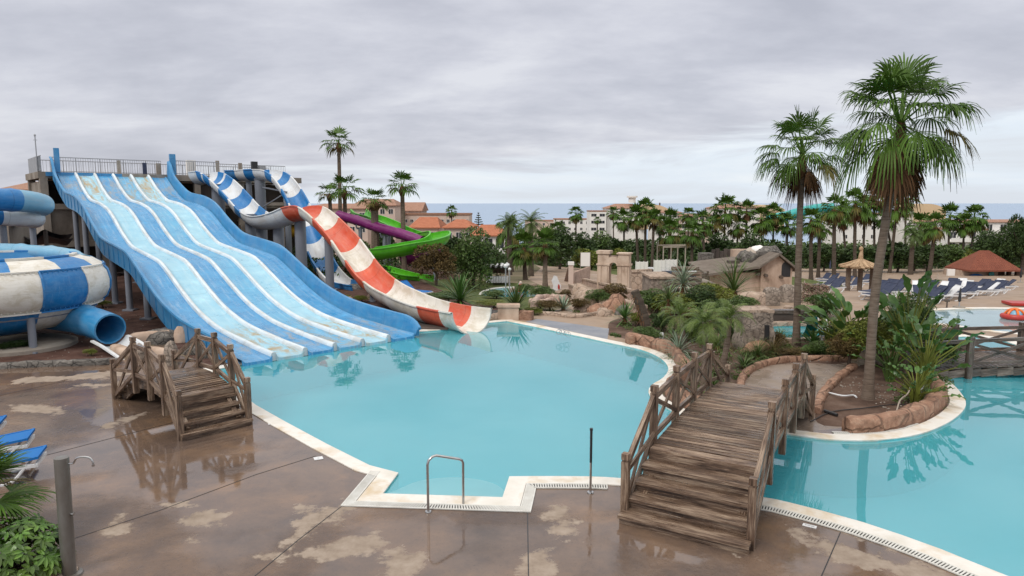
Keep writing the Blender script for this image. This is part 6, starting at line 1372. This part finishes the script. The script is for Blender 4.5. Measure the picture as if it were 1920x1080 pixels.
# irrigation hose, branch and pipe on the palm bed
g=G(1600,780);rt=MB();rt.tube(smooth_path([G(1520,790,.03),G(1560,772,.03),G(1620,765,.03),G(1690,758,.04),G(1740,772,.03)],.1),.013,6);tag(rt.build('hose',MT['black'],smooth=True),'black irrigation hose lying across the palm bed','hose')
for i,(l,r_,m_,lb) in enumerate((([(1553,736,.05),(1580,742,.1),(1600,741,.05),(1606,745,.03)],.022,'whiteplastic','pale bare branch lying left of the tallest trunk'),([(1680,775,.02),(1688,750,.15),(1702,738,.3),(1708,722,.45)],.018,'cloth','thin pale crooked branch standing in the palm bed'),([(1716,762,.0),(1734,712,.5)],.03,'whiteplastic','straight white stake leaning at the front right of the palm bed'),([(1546,770,.05),(1570,778,.05)],.04,'black','short dark plastic tube on the palm bed'))):
    mb=MB();mb.tube(smooth_path([G(*q) for q in l],.08),r_,7);tag(mb.build('branch' if i<2 else ('stake' if i==2 else 'plastic_tube'),MT[m_],smooth=True),lb,'branch' if i<2 else 'garden item')
mb=MB();g=G(1731,775);mb.beam(g,g+[0,0,.3],.06,.06);tag(mb.build('wooden_peg',MT['wood']),'short square wooden peg by the rock wall of the palm bed','peg')
# thatched shelter
g=at(1610,545);Yt=g[1];s_=pxm(Yt);rt=thing('thatched_shelter','ragged straw roofed shelter on thick posts between the two tallest trunks','shelter',g);zt_=PY(0,500,Yt)[2];zp=PY(0,484,Yt)[2];mb=MB();r_=34/s_
for k in range(320):
    a=rng.uniform(0,6.283);r0_=r_*rng.uniform(.02,.55);r1_=r_*rng.uniform(.75,1.12);u=np.array([math.cos(a),math.sin(a),0]);p=np.array([g[0],g[1],zp])+u*r0_-[0,0,(zp-zt_)*r0_/r_*1.6];q=np.array([g[0],g[1],zt_])+u*r1_-[0,0,.12*rng.random()-.1];mb.beam(p,q,.16,.07)
mb.build('straw_roof',MT['thatch'],rt);mb=MB();mb.tube([(g[0],g[1],zt_),(g[0],g[1],zp+.2),(g[0]+.05,g[1],zp+.65)],[.22,.15,.07],8);mb.blob((g[0],g[1],zp+.68),.14,.12,.16,seed=3,cut=-.9);mb.build('roof_finial',MT['thatch'],rt)
for sx in (-.8,.05,.9):
    mb=MB();mb.tube([(g[0]+sx,g[1],g[2]-.2),(g[0]+sx,g[1],zt_+.1)],.17,9);mb.build('post',MT['bark'],rt,smooth=True)
# kiosk
Yk=86;gx=lambda x:(x-960)/FPX*Yk;gz=lambda y:PY(0,y,Yk)[2];zk=T(gx(1845),Yk);rt=thing('kiosk','beige kiosk with a red tiled pyramid roof behind the crowded loungers','kiosk',(gx(1845),Yk+3,zk))
mb=MB();wallbox(mb,gx(1806),gx(1876),Yk,Yk+3.5,zk-.5,gz(507));mb.build('wall',MT['plaster'],rt)
mb=MB();gable_roof(mb,gx(1814),gx(1899),Yk-1,Yk+3,gz(506)+.1,gz(472)-gz(506),.45,(gx(1899)-gx(1814))*.47);mb.build('roof',MT['kiosktile'],rt)
mb=MB();wallbox(mb,gx(1877),gx(1893),Yk+.4,Yk+3.5,zk-.5,gz(507));mb.build('door',MT['shade'],rt)
for x in (1903,1896): mb=MB();mb.beam((gx(x),Yk-.8 if x>1900 else Yk,zk-.3),(gx(x),Yk-.8 if x>1900 else Yk,gz(506)),.4,.4,up=(0,1,0));mb.build('post',MT['shade'],rt)
mb=MB();wallbox(mb,gx(1776),gx(1790),Yk-.5,Yk-.3,gz(525),gz(504));mb.build('side_panel',MT['wallwhite'],rt)
for x0,x1,y0,y1,m_,lb in ((1820,1845,522,513,'bluefab','bright blue board hanging on the kiosk wall'),(1856,1866,523,509,'teal_fiber','closed blue green parasol leaning on the kiosk wall')):
    mb=MB();P=[]
    for t in np.linspace(0,1,9): 
        w=.5+.5*math.sin(math.pi*t);P.append([(gx(x0+(x1-x0)*t),Yk-.25,gz(y0)+.1*w),(gx(x0+(x1-x0)*t),Yk-.35,gz((y0+y1)/2)),(gx(x0+(x1-x0)*t),Yk-.25,gz(y1)-.3*(1-w)),(gx(x0+(x1-x0)*t),Yk-.15,gz((y0+y1)/2))])
    mb.grid(P,closev=True);mb.add(P[0],[(0,1,2,3)]);mb.add(P[-1],[(3,2,1,0)]);o=mb.build('hanging_board' if 'board' in lb else 'closed_parasol',MT[m_],smooth=True);tag(o,lb,'board' if 'board' in lb else 'parasol')
# loungers
def make_lounger(label,fab,group,back=.45,loc=(0,0,0)):
    rt=thing('sun_lounger',label,'sun lounger',loc,group);o=np.array(loc,float)
    mb=MB();mb.beam(o+[-.32,-.95,.3],o+[-.32,.95,.3],.05,.06);mb.beam(o+[.32,-.95,.3],o+[.32,.95,.3],.05,.06);mb.beam(o+[-.34,-.95,.3],o+[.34,-.95,.3],.05,.06);mb.beam(o+[-.34,.95,.3],o+[.34,.95,.3],.05,.06);mb.build('frame',MT['whiteplastic'],rt)
    for y in (-.72,.62):
        for s in (-1,1):
            mb=MB();mb.tube(smooth_path([o+[s*.32,y+.16,.29],o+[s*.33,y+.03,.12],o+[s*.33,y-.1,.02],o+[s*.33,y-.22,.015]],.06),.028,6);mb.build('leg',MT['whiteplastic'],rt,smooth=True)
    mb=MB();mb.beam(o+[0,-.93,.345],o+[0,.25,.345],.6,.025);mb.build('seat',MT[fab],rt)
    mb=MB();e=np.array([0,.25,.35]);f=e+np.array([0,.72*math.cos(back),.72*math.sin(back)]);mb.beam(o+e,o+f,.6,.025);mb.beam(o+e+[.31,0,0],o+f+[.31,0,0],.04,.045);mb.beam(o+e-[.31,0,0],o+f-[.31,0,0],.04,.045);mb.beam(o+f-[.33,0,0],o+f+[.33,0,0],.045,.05);mb.build('backrest',MT[fab],rt)
    return rt
A_=make_lounger('navy and white sun lounger in the crowded rows before the kiosk','navy','sun loungers crowded before the kiosk',.75,(0,0,0));first=True
pos=[(1872,547,-70),(1858,549,-70),(1845,551,-60),(1832,552,-70),(1818,553,-70),(1804,548,-40),(1790,548,-50),(1776,547,-60),(1762,550,-60),(1748,548,-50),(1735,551,-60),(1722,553,-50),(1850,541,-60),(1828,541,-60),(1806,540,-60),(1785,540,-60),(1880,541,-70),(1866,540,-60),(1745,560,-60),(1757,562,-60),(1770,561,-60),(1736,567,-55),(1725,562,-50),(1822,547,100),(1795,556,-70),(1782,553,-60)]
def place(o,p,rz,sc): o.location=tuple(p);o.rotation_euler=(0,0,R(rz));o.scale=(sc,)*3
A2=make_lounger('plain white plastic sun lounger without cushion among the navy ones by the kiosk','whiteplastic','sun loungers crowded before the kiosk',.75,(0,0,0));n2=0
for i,(x,y,a) in enumerate(pos):
    g=at(x,y+2)
    if i%3==2: o=A2 if n2==0 else clone(A2);n2+=1
    else: o=A_ if i==0 else clone(A_)
    place(o,g,a+rng.uniform(-35,35),rng.uniform(.85,.98))
B_=clone(A_,label='navy sun lounger on the paving behind the tallest trunk',group='sun loungers behind the palm island')
pos=[(1672,556,-80),(1660,552,-60),(1640,556,-60),(1684,548,-60),(1650,562,-70)]
for i,(x,y,a) in enumerate(pos):
    g=at(x,y);o=B_ if i==0 else clone(B_);place(o,g,a,1.0)
C_=clone(A_,label='white and navy sun lounger in the shade among the grove trunks',group='sun loungers in the grove shade')
pos=[(1552,532,-80),(1545,527,-60),(1560,528,-60),(1570,538,-60),(1585,535,-60),(1600,541,-60),(1545,541,-80),(1560,548,-60),(1620,530,-60),(1632,534,-60)]
for i,(x,y,a) in enumerate(pos):
    g=at(x,y);o=C_ if i==0 else clone(C_);place(o,g,a,1.0)
# loungers near left edge
E1=make_lounger('bright blue and white sun lounger on the wet deck at the left edge, nearest one','bluefab','blue sun loungers at the left frame edge',.12)
def nl(o,x,y,rz,lb): 
    g=G(x,y);place(o,g,rz,1.0)
    if lb:o['label']=lb
nl(E1,-38,905,-68,None);nl(clone(E1),-52,868,-66,'bright blue and white sun lounger at the left edge, middle one of three');nl(clone(E1),-100,838,-66,'bright blue and white sun lounger at the left edge, farthest one of three')
D_=make_lounger('blue sun lounger tucked between the rusty bush and the spiky yucca','bluefab','blue sun loungers behind the spiky yucca',.7);g=at(778,557);place(D_,g,60,1.0);
# blue and white boats, pavilion and screens beyond the arch
def boat(x,y,L_,label,rz,m='bluefab'):
    g=at(x,y);rt=thing('small_boat',label,'boat',g);mb=MB();P=[]
    for t in np.linspace(-1,1,13):
        w=.75*(1-abs(t)**2.5)+.05;c=g+np.array([math.cos(R(rz)),math.sin(R(rz)),0])*t*L_/2;s=np.array([-math.sin(R(rz)),math.cos(R(rz)),0])
        P.append([c-s*w+[0,0,.75],c-s*w*.8+[0,0,.25],c+[0,0,.05],c+s*w*.8+[0,0,.25],c+s*w+[0,0,.75],c+s*w*.86+[0,0,.72],c+[0,0,.4],c-s*w*.86+[0,0,.72]])
    mb.grid(P,closev=True);mb.build('hull',MT['navy'],rt,smooth=True);mb=MB();mb.tube([p[0] for p in P],.09,6);mb.tube([p[4] for p in P],.09,6);mb.build('gunwale',MT['whiteplastic'],rt,smooth=True)
boat(1226,514,3.6,'blue and white small boat on the ground right behind the arch',-12);boat(1312,523,2.6,'short navy boat with a white rim beside the stake fence',-25);boat(1290,514,2.2,'tiny blue and white boat left of the short navy one',-15)
g=at(1256,512);mb=MB();p0=at(1240,514);p1=at(1280,518);mb.beam(p0+[0,0,.25],p1+[0,0,.25],1.2,.5);tag(mb.build('blue_bench',MT['navy']),'long low navy bench between the boats','bench')
Yp=96;gx=lambda x:(x-960)/FPX*Yp;gz=lambda y:PY(0,y,Yp)[2];zg=T(gx(1270),Yp);rt=thing('pavilion_frame','open white pavilion frame among the palm trunks','pavilion',(gx(1270),Yp,zg))
for x in (1244,1271,1299):
    for yy in (0,4): mb=MB();mb.beam((gx(x),Yp+yy,zg),(gx(x),Yp+yy,gz(464)),.14,.14,up=(0,1,0));mb.build('post',MT['cloth'],rt)
for yy in (0,4): mb=MB();mb.beam((gx(1243),Yp+yy,gz(463)),(gx(1300),Yp+yy,gz(463)),.16,.2);mb.build('beam',MT['cloth'],rt)
for i,(x0,x1,y0,y1,lb) in enumerate(((1226,1246,488,499,'white screen panel behind the palm trunks, left one'),(1248,1268,487,499,'white screen panel behind the palm trunks, right one'),(1192,1214,491,500,'pale low screen right behind the arch top'))):
    Yq=88;mb=MB();q0=PY(x0,y0,Yq);q1=PY(x1,y1,Yq);zq=min(q1[2],T(q1[0],Yq));mb.beam((q0[0],Yq,(q0[2]+zq)/2),(q1[0],Yq,(q0[2]+zq)/2),.12,q0[2]-zq);
    for xx in np.linspace(q0[0],q1[0],4): mb.beam((xx,Yq-.1,zq-.1),(xx,Yq-.1,q0[2]+.1),.08,.08,up=(0,1,0))
    tag(mb.build('screen_panel',MT['wallwhite']),lb,'screen')
# white door wall with a dark opening, lamp, board
Yd=118;gx=lambda x:(x-960)/FPX*Yd;gz=lambda y:PY(0,y,Yd)[2];zg=T(gx(1065),Yd);rt=thing('garden_wall','cream wall with a white door and a dark opening at the end of the path','wall',(gx(1065),Yd,zg))
mb=MB();wallbox(mb,gx(1040),gx(1092),Yd,Yd+.5,zg-1,gz(481));mb.build('wall_body',MT['wallwhite'],rt);mb=MB();wallbox(mb,gx(1041),gx(1048),Yd-.06,Yd-.003,zg,gz(483));mb.build('white_door',MT['whiteplastic'],rt);mb=MB();wallbox(mb,gx(1048.2),gx(1055),Yd-.05,Yd-.003,zg,gz(482.5));mb.build('opening_shade',MT['shade'],rt)  # dark sheet on the wall stands in for the shade inside the opening
def globe(x,y,Y,r,label,post=True,arm=0):
    p=PY(x,y,Y);g=T(p[0],Y);rt=thing('globe_lamp',label,'lamp',(p[0],Y,g));mb=MB();mb.blob(p,r,r,r,amp=0,cut=-2,n=10,m=10);mb.build('globe',MT['whiteplastic'],rt,smooth=True);mb=MB();mb.tube([(p[0],Y,g),(p[0],Y,p[2]-r*.9)],.045,6);mb.build('lamp_post',MT['rail'],rt)
globe(948,499,50,.17,'white globe lamp above the right side of the white tent frame');globe(955.5,505,47,.12,'smaller white globe lamp right of the tent frame');globe(1070,464,105,.25,'white globe lamp in the dark trees above the path');globe(974,534,55,.13,'low white globe lamp at the far rim of the round pool');globe(1437,545,60,.12,'tiny lamp at the rubble wall')if False else None
g=at(934,535);Yq=g[1];gx=lambda x:(x-960)/FPX*Yq;gz=lambda y:PY(0,y,Yq)[2];rt=thing('day_bed','canopy bed with a brown screen and white drapes by the round pool','day bed',g)
for x in (913,954):
    for yy in (0,1.6): mb=MB();mb.beam((gx(x),Yq+yy,g[2]),(gx(x),Yq+yy,gz(500)),.1,.1,up=(0,1,0));mb.build('post',MT['cloth'],rt)
mb=MB();wallbox(mb,gx(914),gx(953),Yq+1.2,Yq+1.28,gz(515),gz(502));mb.build('brown_screen',MT['shade'],rt)
mb=MB();P=[[(gx(x),Yq+yy,gz(500)+.12*math.sin(x*.6+yy*2)+.12) for yy in (-.1,.5,1.1,1.7)] for x in np.linspace(911,956,16)];mb.grid(P,flip=True);mb.grid([[ (a,b,c-.12) for a,b,c in r_] for r_ in P]);mb.build('canopy_cloth',MT['whiteplastic'],rt,smooth=True)
mb=MB();wallbox(mb,gx(912),gx(955),Yq,Yq+1.1,gz(527),gz(520));
mb.build('mattress',MT['whiteplastic'],rt);mb=MB();P=[[(gx(x),Yq-.06+.07*math.sin(x*1.3),gz(519)),(gx(x),Yq-.1+.1*math.sin(x*1.3),gz(530))] for x in np.linspace(911,956,40)];mb.grid(P);mb.build('drape',MT['whiteplastic'],rt,smooth=True)
g=at(976,547);rt=thing('hydrant_ornament','small pink red figure like garden ornament behind the round pool','ornament',g);mb=MB();mb.lathe([(0,0),(.22,0),(.2,.25),(.15,.35),(.18,.5),(.12,.62),(0,.7)],tuple(g),12);mb.build('body',MT['redpaint'],rt,smooth=True);mb=MB();mb.blob(g+[0,0,.72],.12,.12,.13,amp=.05,cut=-2);mb.build('top_knob',MT['wallpink'],rt,smooth=True)
g=at(1043,545);rt=thing('painted_figure_board','white and red painted cut out board leaning by the path','board',g);mb=MB();pts=[(-.3,0),(.3,0),(.38,.4),(.2,.75),(.05,1.15),(-.2,1.2),(-.38,.8),(-.25,.4)];n=len(pts);V=[(g[0]+x,g[1],g[2]+z) for x,z in pts]+[(g[0]+x,g[1]+.08,g[2]+z) for x,z in pts];mb.add(V,[tuple(range(n)),tuple(range(n,2*n))[::-1]]+[(i,i+n,(i+1)%n+n,(i+1)%n) for i in range(n)]);mb.build('board_panel',MT['whiteplastic'],rt);mb=MB();mb.blob(g+[.2,-.04,.3],.08,.05,.22,amp=.2,cut=-2);mb.build('red_patch',MT['redpaint'],rt,smooth=True)
g=at(1063,528);rt=thing('sandwich_board','dark leaning board on the path near the pink post','board',g);mb=MB();mb.beam(g+[0,0,0],g+[.35,.2,1.3],.9,.06);mb.build('panel',MT['shade'],rt);mb=MB();mb.beam(g+[.7,.5,0],g+[.35,.25,1.25],.06,.05);mb.build('stay',MT['wood_dark'],rt)
# closed parasols on the lounger terrace
for i,(x,y,h,lb) in enumerate(((1757,535,20,'closed beige parasol left of the kiosk, rightmost'),(1737,538,20,'closed beige parasol left of the kiosk, leftmost'),(1556,512,22,'closed grey parasol in the grove shade among white loungers'),(1913,530,26,'closed dark parasol at the right frame edge beside the kiosk'),(1507,560,30,'closed dusty pink parasol beside the rustic house'),(1798,578,34,'small closed dark parasol standing on the paving by the shallow pool'),(1530,560,26,'closed pink parasol behind the pink flowers'))):
    g=at(x,y);Hh=h/pxm(g[1])*1.15;rt=thing('closed_parasol',lb,'parasol',g,'closed parasols');mb=MB();mb.tube([g,g+[0,0,Hh*.4]],.03,6);mb.build('pole',MT['rail'],rt);mb=MB();mb.lathe([(.03,Hh*.3),(.14*Hh*.5,Hh*.36),(.12*Hh*.5,Hh*.6),(.08*Hh*.5,Hh*.85),(.01,Hh)],tuple(g),10);mb.build('folded_canopy',MT['black' if 'dark' in lb else ('navy' if 'grey' in lb else 'cloth')],rt,smooth=True);mb=MB();mb.lathe([(0,.08),(.25,.08),(.27,0)],tuple(g),12);mb.build('base',MT['conc'],rt)
g=at(1775,578);rt=thing('depth_sign','small dark sign on a short post at the shallow pool edge','sign',g);mb=MB();mb.beam(g,g+[0,0,.42],.05,.05);mb.build('post',MT['wood_dark'],rt);mb=MB();mb.beam(g+[-.14,-.03,.36],g+[.1,-.03,.36],.03,.12);mb.build('sign_panel',MT['wood_dark'],rt)
g=at(1846,545);mb=MB()
# red play float on the shallow pool
g=G(1902,597);rt=thing('play_float','red and orange inflatable play float with a clear dome on the shallow pool','float',g+[0,0,-.03])
mb=MB();mb.tube([g+[.42*math.cos(t),.42*math.sin(t),.09] for t in np.linspace(0,2*math.pi,25)],.12,10,caps=False);mb.build('float_ring',MT['redpaint'],rt,smooth=True)
for a in (.2,1.3,2.4):
    mb=MB();c_,s_=math.cos(a),math.sin(a);mb.tube([g+[.36*math.cos(t)*c_,.36*math.cos(t)*s_,.10+.32*math.sin(t)] for t in np.linspace(0,math.pi,12)],.05,8);mb.build('arch_bar',MT['orangepaint'],rt,smooth=True)
mb=MB();mb.lathe([(.29,.12),(.28,.24),(.18,.35),(0,.38)],tuple(g),18);mb.build('dome',MT['paleblue_fiber'],rt,smooth=True)
g=at(1917,572);mb=MB();mb.beam(g+[-.8,0,.1],g+[1.2,-.4,.1],1.0,.12);tag(mb.build('red_mat',MT['redpaint']),'flat red mat lying on the paving at the right frame edge','mat')
# wire stand at the pool edge
g=G(1056,635);rt=thing('wire_ornament','tangled grey wire ornament standing at the far edge of the main pool','ornament',g);mb=MB()
for k in range(7):
    a=k*.9;mb.tube([g+[.18*math.cos(a)+.10*math.cos(t),.1*math.sin(a),.15+.09*math.sin(t)+.03*k] for t in np.linspace(0,2*math.pi,14)],.007,5,caps=False)
mb.build('wire_loops',MT['rail'],rt,smooth=True)
# rocks and troughs behind the left bridge
for i,(x0,y0,x1,y1,h,t,lb) in enumerate(((244,648,318,640,.42,.3,'long tan stone trough wall behind the left bridge'),(262,664,330,672,.3,.3,'low tan stone edge right behind the left bridge railing'),(215,655,245,668,.2,.35,'pale stone edge at the white slide exit chute'))):
    rock_wall([tuple(G(x0,y0)[:2]),tuple(G((x0+x1)/2,(y0+y1)/2)[:2]),tuple(G(x1,y1)[:2])],h,t,lb,m='plaster',seed=31+i,amp=.1)
for i,(x,y,rx,rz,m_,lb) in enumerate(((322,682,.24,.75,'masonry','upright grey speckled boulder behind the middle of the left bridge'),(262,672,.22,.5,'masonry','grey round topped stone behind the left end of the left bridge'),(300,640,.7,.5,'rockgrey','dark rock mound behind the tan trough wall'),(370,660,.5,.4,'rockgrey','dark lava rock between the left bridge and the blue slide'),(392,668,.35,.3,'rockgrey','small dark lava rock beside the blue slide wall'),(341,640,.3,.55,'plaster','curved tan stone fin left of the blue slide'))):
    g=G(x,y);mb=MB();mb.blob(g,rx,rx,rz,seed=i+80,amp=.2);tag(mb.build('boulder',MT[m_],smooth=True),lb,'boulder')
g=PY(0,450,34);g[2]=0;mb=MB();wallbox(mb,-30,PY(18,450,34)[0],34,36,-.3,PY(0,424,34)[2]);tag(mb.build('block_wall',MT['conc']),'brown block wall cut by the left frame edge below the curling tubes','wall')
a=PY(22,432,35);b=PY(85,432,35);rt=thing('dark_canopy','sagging dark tarpaulin canopy below the curling blue tubes','canopy',(a[0],35,0));mb=MB();P=[[(a[0]+(b[0]-a[0])*t,35+s*2.2,a[2]-.35*math.sin(math.pi*t)-.3*s+.12*math.sin(t*9+s*4)) for s in np.linspace(0,1,5)] for t in np.linspace(0,1,14)];mb.grid(P);mb.grid([[(x,y,z-.25) for x,y,z in r_] for r_ in P]);mb.build('tarpaulin',MT['black'],rt,smooth=True)
for t in (0,1):
    q=a+(b-a)*t;mb=MB();mb.beam((q[0],35,0),(q[0],35,q[2]),.14,.14,up=(0,1,0));mb.build('post',MT['conc_dark'],rt)
for i,(x,y,w,m_,lb) in enumerate(((800,600,1.6,'conc_dark','dark flat paving slab between the two slide ends'),)):
    p=G(796,622);mb=MB();mb.beam(p+[-1.2,.9,.03],p+[.9,.75,.03],.8,.06);tag(mb.build('flat_slab',MT[m_]),lb,'slab')
for k,(x,y) in enumerate([(1060,860),(1228,860),(850,700)]): pass
# pebbles and dry leaves: uncountable litter on beds
V=[];F=[]
mb=MB()
for i in range(1500):
    if i%3==0: x,y=rng.uniform(9.0,13.2),rng.uniform(14.8,18.5)
    elif i%3==1: x,y=rng.uniform(-20,-7),rng.uniform(21,36)
    else: x,y=rng.uniform(4.5,10),rng.uniform(18,26)
    pt=np.array([[x,y]])
    if not (inside(pt,soilI)[0] or inside(pt,soilM)[0] or inside(pt,soilL)[0]) or inside(pt,POOLA)[0]: continue
    r_=rng.uniform(.01,.045);a=rng.uniform(0,3.1);c_=np.array([x,y,T(x,y)+r_*.4]);u=np.array([math.cos(a),math.sin(a),0])*r_;v=np.array([-u[1],u[0],0])*.7;w=np.array([0,0,r_*.6]);mb.add([c_-u,c_+v,c_+u,c_-v,c_+w,c_-w],[(0,1,4),(1,2,4),(2,3,4),(3,0,4),(1,0,5),(2,1,5),(3,2,5),(0,3,5)])
tag(mb.build('pebbles',MT['conc']),'small pebbles scattered over the planting beds','pebbles',kind='stuff')
